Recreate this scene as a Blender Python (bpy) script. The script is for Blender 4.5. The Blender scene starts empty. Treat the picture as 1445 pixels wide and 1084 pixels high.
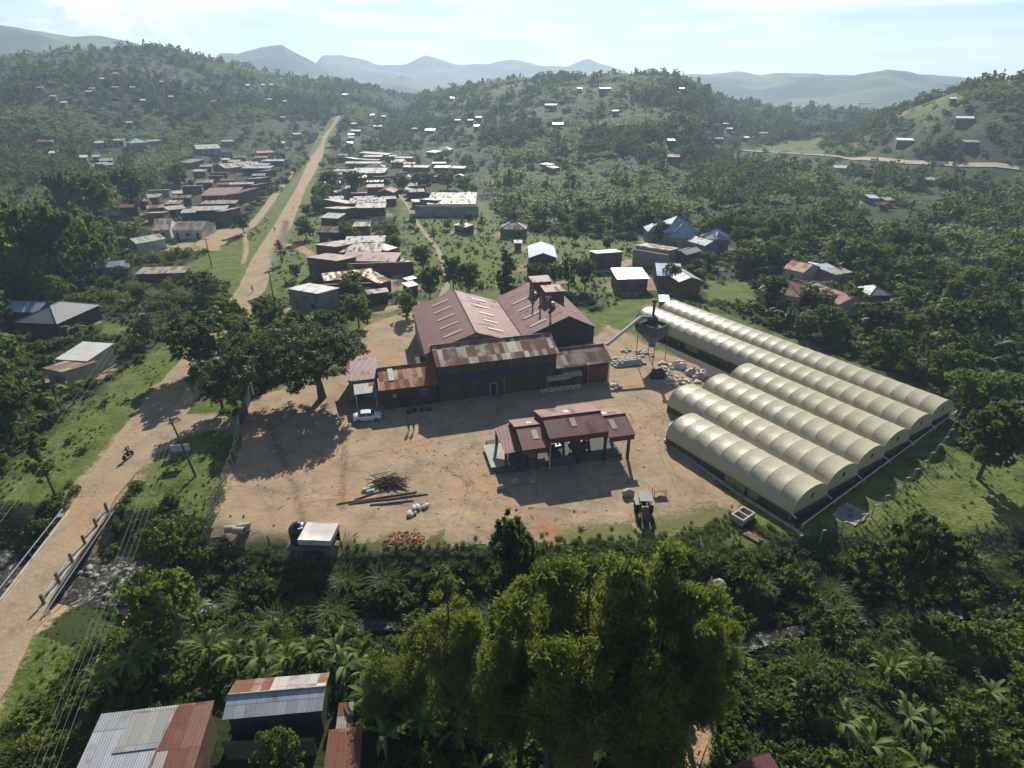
import bpy, bmesh, math, random
import numpy as np
from mathutils import Vector, Matrix, noise as mnoise
C = bpy.context.scene.collection
rnd = random.Random(11); nrs = np.random.RandomState(5)
PI = math.pi; R = math.radians
# ------------------------------------------------------------------ camera numbers and pixel -> place
HC = 45.0; F = 842.0; PIT = R(26.35); cP, sP = math.cos(PIT), math.sin(PIT)
def ray(u, v):
    a = (u - 722.5) / F; b = (v - 542) / F
    return a, cP - b * sP, -(sP + b * cP)
def G(u, v, z=0.0):
    d = ray(u, v); t = (z - HC) / d[2]
    return d[0] * t, d[1] * t
# ------------------------------------------------------------------ value noise (numpy)
def vnoise(x, y, sc, seed=0):
    x = np.asarray(x, float) / sc; y = np.asarray(y, float) / sc
    xi = np.floor(x).astype(np.int64); yi = np.floor(y).astype(np.int64)
    fx = x - xi; fy = y - yi; fx = fx * fx * (3 - 2 * fx); fy = fy * fy * (3 - 2 * fy)
    def h(i, j):
        n = (i * 374761393 + j * 668265263 + seed * 974711) & 0x7fffffff
        n = ((n ^ (n >> 13)) * 1274126177) & 0x7fffffff
        return ((n ^ (n >> 16)) & 0xffff) / 65535.0
    return (h(xi, yi) * (1 - fx) + h(xi + 1, yi) * fx) * (1 - fy) + (h(xi, yi + 1) * (1 - fx) + h(xi + 1, yi + 1) * fx) * fy
def fbm(x, y, sc, seed=0, o=4):
    s = 0; a = .5; t = 0
    for i in range(o):
        s = s + a * vnoise(x, y, sc / 2 ** i, seed + i * 17); t += a; a *= .5
    return s / t
def sst(t):
    t = np.clip(t, 0, 1); return t * t * (3 - 2 * t)
def polydist(x, y, P):
    x = np.asarray(x, float); y = np.asarray(y, float); best = np.full(x.shape, 1e9)
    for (ax, ay), (bx, by) in zip(P[:-1], P[1:]):
        dx, dy = bx - ax, by - ay; t = np.clip(((x - ax) * dx + (y - ay) * dy) / (dx * dx + dy * dy + 1e-9), 0, 1)
        best = np.minimum(best, np.hypot(x - ax - t * dx, y - ay - t * dy))
    return best
def inpoly(x, y, P):
    x = np.asarray(x, float); y = np.asarray(y, float); ins = np.zeros(x.shape, bool); n = len(P)
    for i in range(n):
        ax, ay = P[i]; bx, by = P[(i + 1) % n]
        if ay == by: continue
        c = ((ay > y) != (by > y)) & (x < (bx - ax) * (y - ay) / (by - ay) + ax); ins ^= c
    return ins
def sdist(x, y, P):
    d = polydist(x, y, list(P) + [P[0]]); return np.where(inpoly(x, y, P), -d, d)
def GP(L, z=0.0): return [G(u, v, z) for u, v in L]
# ------------------------------------------------------------------ terrain
RIVER = GP([(-160, 800), (-60, 806), (30, 812), (100, 815), (170, 820), (240, 845), (330, 862), (430, 872), (520, 885), (620, 884), (760, 892), (900, 905), (1035, 912), (1120, 892), (1200, 868), (1300, 868), (1445, 858), (1700, 850)], -2.4)
def RG(pts, wn, wf=300, drop=8):
    o = []
    for u, v, D in pts:
        a, b, c_ = ray(u, v); o.append((math.degrees(math.atan2(a, b)), D, HC + D * c_ / math.hypot(a, b) - drop))
    return ([p[0] for p in o], [p[1] for p in o], [p[2] for p in o], wn, wf)
RIDGES = [
 RG([(-300, 90, 900), (0, 74, 900), (67, 70, 900), (107, 64, 930), (160, 66, 930), (205, 62, 950), (257, 71, 960), (300, 84, 980), (340, 90, 980), (380, 99, 1000), (430, 109, 1010), (482, 112, 1020), (525, 121, 1040), (560, 131, 1060), (620, 138, 1060), (700, 150, 1100)], 560, 400),
 RG([(540, 140, 900), (590, 133, 880), (640, 122, 850), (690, 110, 820), (720, 106, 800), (760, 103, 780), (830, 102, 760), (870, 98, 740), (960, 101, 730), (1000, 118, 760), (1020, 137, 850), (1080, 146, 900), (1150, 147, 900), (1200, 152, 850), (1260, 158, 850), (1400, 150, 900)], 430, 300),
 RG([(1150, 205, 600), (1190, 190, 600), (1230, 165, 600), (1260, 152, 590), (1310, 133, 580), (1350, 118, 570), (1400, 110, 560), (1445, 106, 550), (1600, 100, 540), (1900, 110, 520)], 170, 400, 6),
 RG([(-500, 30, 2300), (-100, 20, 2300), (0, 32, 2300), (50, 41, 2300), (100, 52, 2350), (140, 50, 2350), (185, 54, 2350), (215, 64, 2350), (250, 69, 2300), (330, 88, 2300), (400, 120, 2300)], 800, 600, 0),
 RG([(250, 90, 2600), (300, 76, 2600), (335, 80, 2600), (370, 73, 2600), (400, 70, 2600), (440, 89, 2600), (475, 107, 2600), (520, 130, 2600)], 450, 300, 0),
 RG([(400, 90, 3600), (440, 79, 3600), (480, 75, 3600), (530, 89, 3600), (570, 94, 3600), (600, 82, 3600), (640, 92, 3600), (690, 93, 3600), (720, 83, 3600), (760, 88, 3600), (800, 92, 3600), (830, 82, 3600), (850, 92, 3600), (900, 108, 3600), (960, 112, 3500)], 900, 300, 0),
 RG([(490, 130, 2500), (530, 118, 2500), (570, 107, 2500), (610, 129, 2500), (640, 140, 2500)], 450, 300, 0),
 RG([(900, 112, 2600), (950, 107, 2600), (980, 103, 2600), (1035, 100, 2600), (1070, 106, 2600), (1110, 102, 2600), (1200, 108, 2600), (1250, 100, 2600), (1290, 108, 2600), (1350, 108, 2600), (1445, 112, 2600), (1700, 110, 2600)], 800, 400, 0),
 RG([(960, 125, 2300), (1010, 122, 2300), (1060, 126, 2300), (1120, 118, 2300), (1190, 112, 2300), (1240, 121, 2300), (1300, 127, 2300), (1380, 130, 2300), (1600, 130, 2300)], 500, 300, 0),
]
def height(x, y, detail=True):
    x = np.asarray(x, float); y = np.asarray(y, float)
    az = np.degrees(np.arctan2(x, y)); dist = np.hypot(x, y)
    z = np.zeros(x.shape)
    for k, (A, D, Z, wn, wf) in enumerate(RIDGES):
        rd = np.interp(az, A, D); rz = np.interp(az, A, Z)
        edge = np.clip((az - A[0]) / 3, 0, 1) * np.clip((A[-1] - az) / 3, 0, 1)
        d = dist - rd
        f = np.where(d < 0, sst(1 + d / wn), sst(1 - d / wf))
        if k >= 3: f = np.where(d < 0, np.clip(1 + d / wn, 0, 1), f)
        b = rz * f * edge
        if detail:
            s = 110. if k < 3 else 520.
            b = b + (fbm(x, y, s, 3 + k, 4) - .5) * 2 * np.where(k < 3, 11., 105.) * np.clip(f * 2, 0, 1) * np.clip(np.abs(d) / (wn * .18), 0, 1) * edge * np.clip(1.15 - f, 0.1, 1)
        if k >= 3: b = b + (fbm(x, y, 190, 40 + k, 4) - .5) * 46 * np.clip(f, 0, 1) * edge
        z = np.maximum(z, b)
    near = dist < 200
    if near.any():
        dr = np.full(x.shape, 99.); dr[near] = polydist(x[near], y[near], RIVER)
        w = 8.0 + 2.5 * (fbm(x, y, 9, 9) - .5) * 2
        z = z - 2.9 * sst(1 - (dr - 1.6) / w) * (dr < 14)
        z = z + (fbm(x, y, 6, 21, 3) - .5) * .5 * np.clip((dr < 16) * 1.0 + 0, 0, 1)
    return z
def at(u, v, dz=0.0):
    """the place on the terrain (dz above it) that a pixel of the photograph looks at"""
    d = ray(u, v); hl = math.hypot(d[0], d[1])
    if d[2] < -1e-4:
        t = (dz - HC) / d[2]
        if t * hl < 210: return d[0] * t, d[1] * t
    ts = np.geomspace(150, 4200, 1500) / hl
    x = d[0] * ts; y = d[1] * ts; zz = HC + d[2] * ts
    hit = np.nonzero(zz < height(x, y) + dz)[0]
    i = hit[0] if len(hit) else 900
    return float(x[i]), float(y[i])
def gz(x, y): return float(height(np.array([x]), np.array([y]))[0])
# ------------------------------------------------------------------ mesh helper
class MB:
    def __init__(s): s.v = []; s.f = []; s.m = []; s.uv = []
    def poly(s, pts, mi=0, uv=None):
        b = len(s.v); s.v += [tuple(p) for p in pts]; s.f.append(tuple(range(b, b + len(pts)))); s.m.append(mi)
        s.uv.append(uv if uv else [(p[0], p[1]) for p in pts])
    def box(s, cx, cy, cz, sx, sy, sz, mi=0, rz=0, M=None):
        """centre, full sizes"""
        x, y, z = sx / 2, sy / 2, sz / 2
        P = [Vector((i * x, j * y, k * z)) for i, j, k in ((-1, -1, -1), (1, -1, -1), (1, 1, -1), (-1, 1, -1), (-1, -1, 1), (1, -1, 1), (1, 1, 1), (-1, 1, 1))]
        if M is not None: P = [M @ p for p in P]
        elif rz: P = [Matrix.Rotation(rz, 3, 'Z') @ p for p in P]
        P = [p + Vector((cx, cy, cz)) for p in P]
        for q, (a, b_) in (((0, 3, 2, 1), (sx, sy)), ((4, 5, 6, 7), (sx, sy)), ((0, 1, 5, 4), (sx, sz)), ((1, 2, 6, 5), (sy, sz)), ((2, 3, 7, 6), (sx, sz)), ((3, 0, 4, 7), (sy, sz))):
            s.poly([P[i] for i in q], mi, [(0, 0), (a, 0), (a, b_), (0, b_)])
        return s
    def tube(s, pts, r, n=6, mi=0, cap=True):
        pts = [Vector(p) for p in pts]; k = len(pts); rs = r if isinstance(r, (list, tuple)) else [r] * k
        rings = []; L = 0
        ref = None
        for i, p in enumerate(pts):
            t = (pts[min(i + 1, k - 1)] - pts[max(i - 1, 0)]).normalized()
            if ref is None: ref = Vector((0, 0, 1)) if abs(t.z) < .9 else Vector((1, 0, 0))
            a = t.cross(ref).normalized(); b = t.cross(a).normalized(); ref = -b if False else ref
            base = len(s.v)
            for j in range(n):
                q = 2 * PI * j / n; s.v.append(tuple(p + (a * math.cos(q) + b * math.sin(q)) * rs[i]))
            rings.append(base)
        for i in range(k - 1):
            l = (pts[i + 1] - pts[i]).length
            for j in range(n):
                j2 = (j + 1) % n
                s.f.append((rings[i] + j, rings[i + 1] + j, rings[i + 1] + j2, rings[i] + j2)); s.m.append(mi)
                s.uv.append([(j * .2, L), (j * .2, L + l), (j * .2 + .2, L + l), (j * .2 + .2, L)])
            L += l
        if cap:
            for base, rev in ((rings[0], False), (rings[-1], True)):
                q = list(range(base, base + n)); q = q[::-1] if rev else q
                s.f.append(tuple(q)); s.m.append(mi); s.uv.append([(0, 0)] * n)
        return s
    def lathe(s, prof, n=16, mi=0, o=(0, 0, 0)):
        base = len(s.v)
        for r, z in prof:
            for j in range(n):
                q = 2 * PI * j / n; s.v.append((o[0] + r * math.cos(q), o[1] + r * math.sin(q), o[2] + z))
        for i in range(len(prof) - 1):
            for j in range(n):
                j2 = (j + 1) % n
                s.f.append((base + i * n + j, base + i * n + j2, base + (i + 1) * n + j2, base + (i + 1) * n + j)); s.m.append(mi); s.uv.append([(0, 0)] * 4)
        for i, rev in ((0, True), (len(prof) - 1, False)):
            if prof[i][0] > 1e-4:
                q = [base + i * n + j for j in range(n)]; q = q[::-1] if rev else q
                s.f.append(tuple(q)); s.m.append(mi); s.uv.append([(0, 0)] * n)
        return s
    def slab(s, q, t, mi=0, uv=None):
        """a sheet: top polygon q (counter-clockwise from above), thickness t below it"""
        q = [Vector(p) for p in q]; n = (q[1] - q[0]).cross(q[2] - q[0]).normalized()
        if uv is None:
            u = (q[1] - q[0]).normalized(); w = n.cross(u); uv = [((p - q[0]).dot(u), (p - q[0]).dot(w)) for p in q]
        lo = [p - n * t for p in q]; k = len(q)
        s.poly(q, mi, uv); s.poly(lo[::-1], mi, uv[::-1])
        for i in range(k):
            j = (i + 1) % k; s.poly([q[i], lo[i], lo[j], q[j]], mi, [uv[i], uv[i], uv[j], uv[j]])
        return s
    def mesh(s, name, mats, smooth=False):
        me = bpy.data.meshes.new(name); me.from_pydata(s.v, [], s.f)
        for m in (mats if isinstance(mats, (list, tuple)) else [mats]): me.materials.append(m)
        me.polygons.foreach_set('material_index', s.m)
        if smooth: me.polygons.foreach_set('use_smooth', [True] * len(s.f))
        l = me.uv_layers.new(name='UVMap'); l.data.foreach_set('uv', [c for u in s.uv for p in u for c in p])
        me.update(); return me
    def build(s, name, mats, parent=None, smooth=False, loc=None):
        return link(name, s.mesh(name, mats, smooth), parent, loc)
def link(name, me, parent=None, loc=None):
    o = bpy.data.objects.new(name, me); C.objects.link(o)
    if parent is not None: o.parent = parent
    if loc is not None: o.location = loc
    return o
def tag(o, label=None, cat=None, group=None, kind=None):
    if label: o['label'] = label
    if cat: o['category'] = cat
    if group: o['group'] = group
    if kind: o['kind'] = kind
    return o
def thing(name, label, cat, loc=(0, 0, 0), rz=0, group=None):
    o = bpy.data.objects.new(name, None); C.objects.link(o); o.empty_display_size = .3
    o.location = loc; o.rotation_euler = (0, 0, rz); return tag(o, label, cat, group)
KIDS = {}
def copy_tree(o, loc, rz=0, sc=1.0, label=None, group=None):
    kids = KIDS.get(o.name)
    if kids is None: kids = KIDS[o.name] = [(c, list(c.children)) for c in o.children]
    c = o.copy(); C.objects.link(c); c.location = loc; c.rotation_euler = (0, 0, rz); c.scale = (sc, sc, sc) if not isinstance(sc, tuple) else sc
    if label: c['label'] = label
    if group: c['group'] = group
    for k, sub in kids:
        d = k.copy(); C.objects.link(d); d.parent = c
        for s2 in sub:
            e = s2.copy(); C.objects.link(e); e.parent = d
    return c
def nmesh(name, V, Fq, mats, midx=None, tint=None, uv=None, smooth=False):
    """mesh from numpy arrays; all faces with the same corner count"""
    me = bpy.data.meshes.new(name); nv = len(V); nf, k = Fq.shape
    me.vertices.add(nv); me.vertices.foreach_set('co', np.asarray(V, np.float32).ravel())
    me.loops.add(nf * k); me.loops.foreach_set('vertex_index', np.asarray(Fq, np.int32).ravel())
    me.polygons.add(nf); me.polygons.foreach_set('loop_start', np.arange(0, nf * k, k, dtype=np.int32))
    for m in (mats if isinstance(mats, (list, tuple)) else [mats]): me.materials.append(m)
    if midx is not None: me.polygons.foreach_set('material_index', np.asarray(midx, np.int32))
    if smooth: me.polygons.foreach_set('use_smooth', np.ones(nf, bool))
    if tint is not None:
        a = me.attributes.new('tint', 'FLOAT', 'FACE'); a.data.foreach_set('value', np.asarray(tint, np.float32))
    if uv is not None:
        l = me.uv_layers.new(name='UVMap'); l.data.foreach_set('uv', np.asarray(uv, np.float32).ravel())
    me.update(calc_edges=True); me.validate(); return me
# ------------------------------------------------------------------ materials
class NT:
    def __init__(s, name):
        s.m = bpy.data.materials.new(name); s.m.use_nodes = True; s.t = s.m.node_tree; s.t.nodes.clear()
        s.out = s.n('ShaderNodeOutputMaterial')
    def n(s, typ, **kw):
        d = s.t.nodes.new(typ)
        for k, v in kw.items(): setattr(d, k, v)
        return d
    def l(s, a, b): s.t.links.new(a, b)
    def set(s, sock, v):
        if isinstance(v, bpy.types.NodeSocket): s.l(v, sock)
        else:
            if isinstance(v, (tuple, list)) and len(v) == 3 and sock.type == 'RGBA': v = (*v, 1)
            sock.default_value = v
    def math(s, op, a, b=0.0, c=None, clamp=False):
        d = s.n('ShaderNodeMath', operation=op); d.use_clamp = clamp; s.set(d.inputs[0], a); s.set(d.inputs[1], b)
        if c is not None: s.set(d.inputs[2], c)
        return d.outputs[0]
    def mix(s, f, a, b, blend='MIX'):
        d = s.n('ShaderNodeMix', data_type='RGBA', blend_type=blend); s.set(d.inputs[0], f); s.set(d.inputs[6], a); s.set(d.inputs[7], b); return d.outputs[2]
    def noise(s, vec, scale, detail=3, rough=.55, dist=0.0):
        d = s.n('ShaderNodeTexNoise'); d.inputs['Scale'].default_value = scale; d.inputs['Detail'].default_value = detail; d.inputs['Roughness'].default_value = rough; d.inputs['Distortion'].default_value = dist
        if vec is not None: s.l(vec, d.inputs['Vector'])
        return d.outputs[0]
    def ramp(s, f, stops):
        d = s.n('ShaderNodeValToRGB'); e = d.color_ramp.elements
        while len(e) < len(stops): e.new(.5)
        for x, (p, c) in zip(e, stops): x.position = p; x.color = (*c, 1) if isinstance(c, (tuple, list)) else (c, c, c, 1)
        s.set(d.inputs[0], f); return d.outputs[0]
    def mr(s, v, a, b, c=0.0, d_=1.0):
        d = s.n('ShaderNodeMapRange'); s.set(d.inputs[0], v)
        for i, q in enumerate((a, b, c, d_)): d.inputs[1 + i].default_value = q
        return d.outputs[0]
    def attr(s, name): return s.n('ShaderNodeAttribute', attribute_name=name)
    def obj(s): return s.n('ShaderNodeTexCoord').outputs['Object']
    def gen(s): return s.n('ShaderNodeNewGeometry').outputs['Position']
    def uv(s): return s.n('ShaderNodeTexCoord').outputs['UV']
    def rand(s): return s.n('ShaderNodeObjectInfo').outputs['Random']
    def sep(s, v):
        d = s.n('ShaderNodeSeparateXYZ'); s.l(v, d.inputs[0]); return d.outputs
    def comb(s, x, y, z=0.0):
        d = s.n('ShaderNodeCombineXYZ'); s.set(d.inputs[0], x); s.set(d.inputs[1], y); s.set(d.inputs[2], z); return d.outputs[0]
    def wn(s, vec):
        d = s.n('ShaderNodeTexWhiteNoise', noise_dimensions='3D'); s.l(vec, d.inputs['Vector']); return d.outputs[0]
    def bump(s, h, dist=.05, st=1.0):
        d = s.n('ShaderNodeBump'); d.inputs['Distance'].default_value = dist; d.inputs['Strength'].default_value = st; s.l(h, d.inputs['Height']); return d.outputs[0]
    def pbr(s, col, rough=.8, metal=0.0, spec=.4, normal=None, trans=None, sheen=None):
        d = s.n('ShaderNodeBsdfPrincipled'); s.set(d.inputs['Base Color'], col); s.set(d.inputs['Roughness'], rough); s.set(d.inputs['Metallic'], metal); s.set(d.inputs['Specular IOR Level'], spec)
        if normal is not None: s.l(normal, d.inputs['Normal'])
        sh = d.outputs[0]
        if trans is not None:
            t = s.n('ShaderNodeBsdfTranslucent'); s.set(t.inputs['Color'], trans[1])
            mx = s.n('ShaderNodeMixShader'); mx.inputs[0].default_value = trans[0]; s.l(sh, mx.inputs[1]); s.l(t.outputs[0], mx.inputs[2]); sh = mx.outputs[0]
        s.l(sh, s.out.inputs['Surface']); return s.m
def plain(name, col, rough=.75, metal=0.0, spec=.4, var=.25, scale=3.0, dirt=None, bump=0.0):
    """worn paint / wood / concrete: base colour broken by two noises, an optional dirt colour in blotches"""
    t = NT(name); P = t.obj(); n1 = t.noise(P, scale, 4); n2 = t.noise(P, scale * 9, 3)
    f = t.math('ADD', t.math('MULTIPLY', n1, .7), t.math('MULTIPLY', n2, .3))
    c = t.mix(t.mr(f, .3, .7), tuple(x * (1 - var) for x in col), tuple(min(1, x * (1 + var)) for x in col))
    c = t.mix(t.mr(t.rand(), 0, 1, 0, .22), c, tuple(x * .6 for x in col))
    if dirt: c = t.mix(t.mr(t.noise(P, scale * .6, 5, .65), .48, .68, 0, .8), c, dirt)
    return t.pbr(c, rough, metal, spec, t.bump(n2, bump) if bump else None)
def tin(name, col, rust=(.20, .085, .04), amount=.25, metal=.6, rough=.38, var=.18, pale=None, rows=2.4):
    """corrugated iron in sheets: u along the eave, v up the slope (metres in the UV map)"""
    t = NT(name); u, v, _ = t.sep(t.uv()); rn = t.rand()
    row = t.math('FLOOR', t.math('DIVIDE', t.math('ADD', v, t.math('MULTIPLY', rn, 3)), rows))
    cell = t.comb(t.math('FLOOR', t.math('DIVIDE', u, .76)), row, t.math('MULTIPLY', rn, 91))
    w = t.wn(cell); w2 = t.wn(t.comb(t.math('MULTIPLY', w, 37), rn, row))
    q = t.comb(u, v, t.math('MULTIPLY', rn, 50))
    n = t.noise(q, .7, 5, .65); fine = t.noise(t.comb(t.math('MULTIPLY', u, 6), t.math('MULTIPLY', v, .7), rn), 1.0, 4)
    c = t.mix(w2, tuple(x * (1 - var) for x in col), tuple(min(1, x * (1 + var)) for x in col))
    if pale: c = t.mix(t.mr(w2, .8, .84), c, pale)
    rs = t.math('ADD', t.math('MULTIPLY', t.math('SUBTRACT', w, .5), .5), t.math('ADD', t.math('MULTIPLY', n, .62), t.math('MULTIPLY', fine, .3)))
    lo = .78 - amount * .62
    rf = t.mr(rs, lo - .08, lo + .12)
    rc = t.mix(fine, tuple(x * .6 for x in rust), tuple(min(1, x * 1.5) for x in rust))
    c = t.mix(rf, c, rc)
    lap = t.math('LESS_THAN', t.math('FRACT', t.math('DIVIDE', t.math('ADD', v, t.math('MULTIPLY', rn, 3)), rows)), .025)
    c = t.mix(t.math('MULTIPLY', lap, .45), c, (.05, .04, .035))
    seam = t.math('LESS_THAN', t.math('FRACT', t.math('DIVIDE', u, .76)), .07)
    c = t.mix(t.math('MULTIPLY', seam, .3), c, (.06, .05, .045))
    wave = t.math('SINE', t.math('MULTIPLY', u, 2 * PI / .19))
    hgt = t.math('ADD', wave, t.math('MULTIPLY', n, 1.5))
    return t.pbr(c, t.math('ADD', rough, t.math('MULTIPLY', rf, .4)), t.math('MULTIPLY', t.math('SUBTRACT', 1, rf), metal), .4, t.bump(hgt, .014, .8))
def leafmat(name, a, b, tr=.3, warm=None, rough=.55):
    """leaves: colour between a and b by a per-face tint and by the plant; some light comes through"""
    t = NT(name); ti = t.attr('tint').outputs['Fac']; rn = t.rand()
    f = t.math('ADD', t.math('MULTIPLY', ti, .6), t.math('MULTIPLY', rn, .4))
    c = t.mix(f, a, b)
    if warm: c = t.mix(t.mr(t.math('ADD', t.math('MULTIPLY', ti, .5), t.math('MULTIPLY', t.wn(t.comb(rn, rn, 3.1)), .7)), .8, 1.1), c, warm)
    return t.pbr(c, rough, 0, .2, None, (tr, t.mix(.4, c, (.30, .38, .06))))
M = {}
M['tin_white'] = tin('tin_white', (.31, .295, .27), amount=.22, metal=.08, rough=.66)
M['tin_grey'] = tin('tin_grey', (.27, .265, .26), (.16, .10, .07), .16, .12, .58)
M['tin_blue'] = tin('tin_blue', (.27, .33, .41), amount=.03, metal=.3, rough=.5)
M['tin_tan'] = tin('tin_tan', (.29, .25, .20), (.18, .11, .07), .40, .05, .66)
M['tin_rust'] = tin('tin_rust', (.31, .24, .18), (.20, .095, .05), .55, .25, .55, pale=(.48, .43, .36))
M['tin_orange'] = tin('tin_orange', (.33, .16, .085), (.27, .105, .045), .62, .2, .6, pale=(.46, .30, .2))
M['tin_redrust'] = tin('tin_redrust', (.21, .105, .07), (.17, .07, .045), .55, .1, .65, pale=(.36, .30, .26), rows=3.2)
M['tin_slate'] = tin('tin_slate', (.19, .19, .195), amount=.0, metal=.05, rough=.62, var=.05)
M['tin_brown'] = tin('tin_brown', (.19, .125, .09), (.15, .085, .055), .5, .15, .6, pale=(.3, .25, .2))
M['tin_patch'] = tin('tin_patch', (.36, .375, .39), (.20, .075, .04), .08, .2, .5, .12, rows=3.2)
M['maroon'] = tin('maroon_sheet', (.13, .036, .038), (.11, .04, .036), .12, .08, .58, .08)
M['maroon_old'] = tin('maroon_faded', (.165, .058, .054), (.14, .055, .045), .16, .05, .62, .09)
M['redtile'] = tin('red_tile', (.24, .085, .05), (.19, .07, .045), .3, 0, .7, .15)
M['orangetile'] = tin('orange_tile', (.42, .17, .085), (.3, .11, .06), .3, 0, .7, .15)
M['green_tin'] = tin('green_sheet', (.22, .33, .32), amount=.05, metal=.3, rough=.5)
M['mud'] = plain('mud_brick', (.16, .105, .075), .9, var=.3, scale=1.2, dirt=(.09, .065, .05), bump=.03)
M['brick'] = plain('fired_brick', (.15, .075, .05), .9, var=.3, scale=1.5, dirt=(.08, .055, .045), bump=.03)
M['cement'] = plain('cement_render', (.26, .25, .235), .9, var=.2, scale=.8, dirt=(.15, .13, .11), bump=.02)
M['cream'] = plain('cream_wall', (.42, .38, .30), .85, var=.15, scale=.8, dirt=(.25, .2, .15), bump=.01)
M['whitewash'] = plain('whitewash', (.5, .49, .46), .85, var=.15, scale=.9, dirt=(.3, .26, .2))
M['darkwall'] = plain('dark_wall', (.055, .044, .038), .9, var=.3, scale=1.0, bump=.02)
M['concrete'] = plain('concrete', (.40, .36, .29), .9, var=.2, scale=1.5, dirt=(.26, .22, .17), bump=.02)
M['stone'] = plain('shaded_stone', (.11, .10, .09), .95, var=.3, scale=1.4, bump=.02)  # stone colour darkened to carry the shade under the pavilion roof
M['shade_black'] = plain('opening_shade', (.02, .018, .016), .9)  # near-black colour stands in for the shade inside doors, panes and holes
M['doorwood'] = plain('door_wood', (.09, .055, .035), .8, var=.3)
M['doorpaint'] = plain('door_blue_paint', (.08, .12, .17), .6, var=.3)
M['wood'] = plain('raw_wood', (.21, .145, .09), .85, var=.35, scale=4)
M['pole'] = plain('pole_wood', (.11, .085, .06), .85, var=.3, scale=2)
M['steel'] = plain('grey_steel', (.095, .105, .125), .6, .1, var=.2, scale=2, dirt=(.12, .10, .09))
M['darksteel'] = plain('dark_steel', (.05, .05, .055), .5, .4, var=.3)
M['rustpipe'] = plain('red_brown_pipe', (.14, .055, .04), .6, .2, var=.3, scale=2)
M['redwood'] = plain('red_painted_board', (.13, .035, .03), .7, var=.3, scale=2)
M['skylight'] = plain('pale_plastic_sheet', (.36, .27, .22), .5, var=.12)
M['whitemetal'] = plain('white_painted_metal', (.62, .62, .62), .45, .1, var=.08, dirt=(.4, .37, .33))
M['carpaint'] = plain('white_car_paint', (.72, .73, .74), .25, 0, .6, var=.02)
M['glass'] = plain('dark_glass', (.015, .018, .02), .08, 0, .7, var=.1)
M['rubber'] = plain('tyre_rubber', (.018, .018, .018), .8)
M['chrome'] = plain('bright_metal', (.5, .5, .5), .25, .9)
M['black'] = plain('black_plastic', (.012, .013, .016), .32, 0, .5)
M['sack'] = plain('woven_sack', (.60, .56, .50), .8, var=.2, scale=5, dirt=(.36, .3, .24), bump=.03)
M['tarp'] = plain('grey_tarpaulin', (.42, .37, .36), .55, var=.2, scale=1.5, dirt=(.28, .24, .22), bump=.05)
M['tarpwhite'] = plain('pale_tarpaulin', (.60, .53, .49), .5, var=.12, scale=1.5, dirt=(.45, .37, .33), bump=.04)
M['charcoal'] = plain('black_heap', (.03, .032, .04), .7, var=.4, scale=4)
M['bluesheet'] = plain('dark_slate_sheet', (.034, .038, .048), .6, 0, var=.25, scale=1)
M['rail'] = plain('rail_steel', (.36, .38, .40), .5, .5, var=.2)
M['wire'] = plain('wire_steel', (.20, .20, .19), .85, 0, .1)
M['yellow'] = plain('faded_yellow_paint', (.16, .11, .05), .6, 0, .4, var=.3, dirt=(.07, .055, .045))
M['lawnpaint'] = plain('board_panel', (.36, .42, .5), .6, var=.12)
M['skin'] = plain('skin', (.07, .04, .028), .6)
for k, c in dict(shirt_dark=(.04, .035, .05), shirt_maroon=(.11, .03, .035), shirt_white=(.55, .55, .55), shirt_blue=(.07, .10, .2), trousers=(.03, .03, .035), trousers_tan=(.17, .13, .09), hair=(.008, .007, .006)).items(): M[k] = plain(k, c, .85, var=.1)
M['bark'] = plain('bark', (.11, .085, .06), .95, var=.35, scale=3, bump=.04)
M['pseudostem'] = plain('banana_stem', (.13, .12, .05), .7, var=.3, scale=3)
M['leaf_broad'] = leafmat('leaf_broad', (.024, .054, .009), (.112, .172, .020), .45)
M['leaf_bright'] = leafmat('leaf_bright', (.06, .095, .014), (.165, .20, .028), .4)
M['leaf_dark'] = leafmat('leaf_dark', (.015, .034, .009), (.056, .094, .017), .36)
M['leaf_euc'] = leafmat('leaf_eucalyptus', (.07, .10, .015), (.21, .23, .032), .47, (.27, .19, .04))
M['leaf_banana'] = leafmat('leaf_banana', (.06, .11, .022), (.185, .245, .055), .45, None, .62)
M['leaf_grass'] = leafmat('leaf_reed', (.055, .088, .016), (.14, .175, .034), .36)
M['leaf_hedge'] = leafmat('leaf_hedge', (.10, .125, .015), (.26, .26, .03), .3)
M['leaf_flower'] = plain('yellow_blossom', (.6, .36, .02), .6)
# ------------------------------------------------------------------ layout lines (world metres)
ROADC = [(-40.0, 14), (-42.5, 24)] + GP([(-21, 960), (13, 890), (42, 838), (75, 796), (110, 743), (125, 720), (146, 690), (168, 660), (182, 640), (213, 600), (246, 560), (267, 530), (300, 490), (328, 445), (355, 408), (373, 363), (402, 313), (425, 266)]) + GP([(446, 224)]) + [at(455, 204), at(462, 188), at(472, 174), at(479, 164)]
ROADW = [4.6, 4.6, 4.6, 4.6, 4.5, 4.4, 4.6, 4.6, 5.2, 6.2, 6.6, 7.6, 8.2, 8.0, 8, 7.4, 6.8, 6.6, 6.4, 4.8, 9, 3.4, 3, 3, 3.5]
YARD = GP([(348, 566), (335, 640), (318, 690), (292, 752), (330, 766), (405, 781), (470, 783), (530, 780), (620, 776), (700, 773), (800, 770), (900, 768), (950, 752), (985, 744), (1030, 728), (1052, 716), (1000, 676), (948, 624), (985, 586), (985, 560), (1005, 540), (985, 515), (915, 490), (880, 470), (858, 460), (850, 470), (790, 500), (600, 500), (590, 475), (588, 440), (560, 445), (518, 458), (505, 480), (480, 520), (420, 540)])
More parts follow.
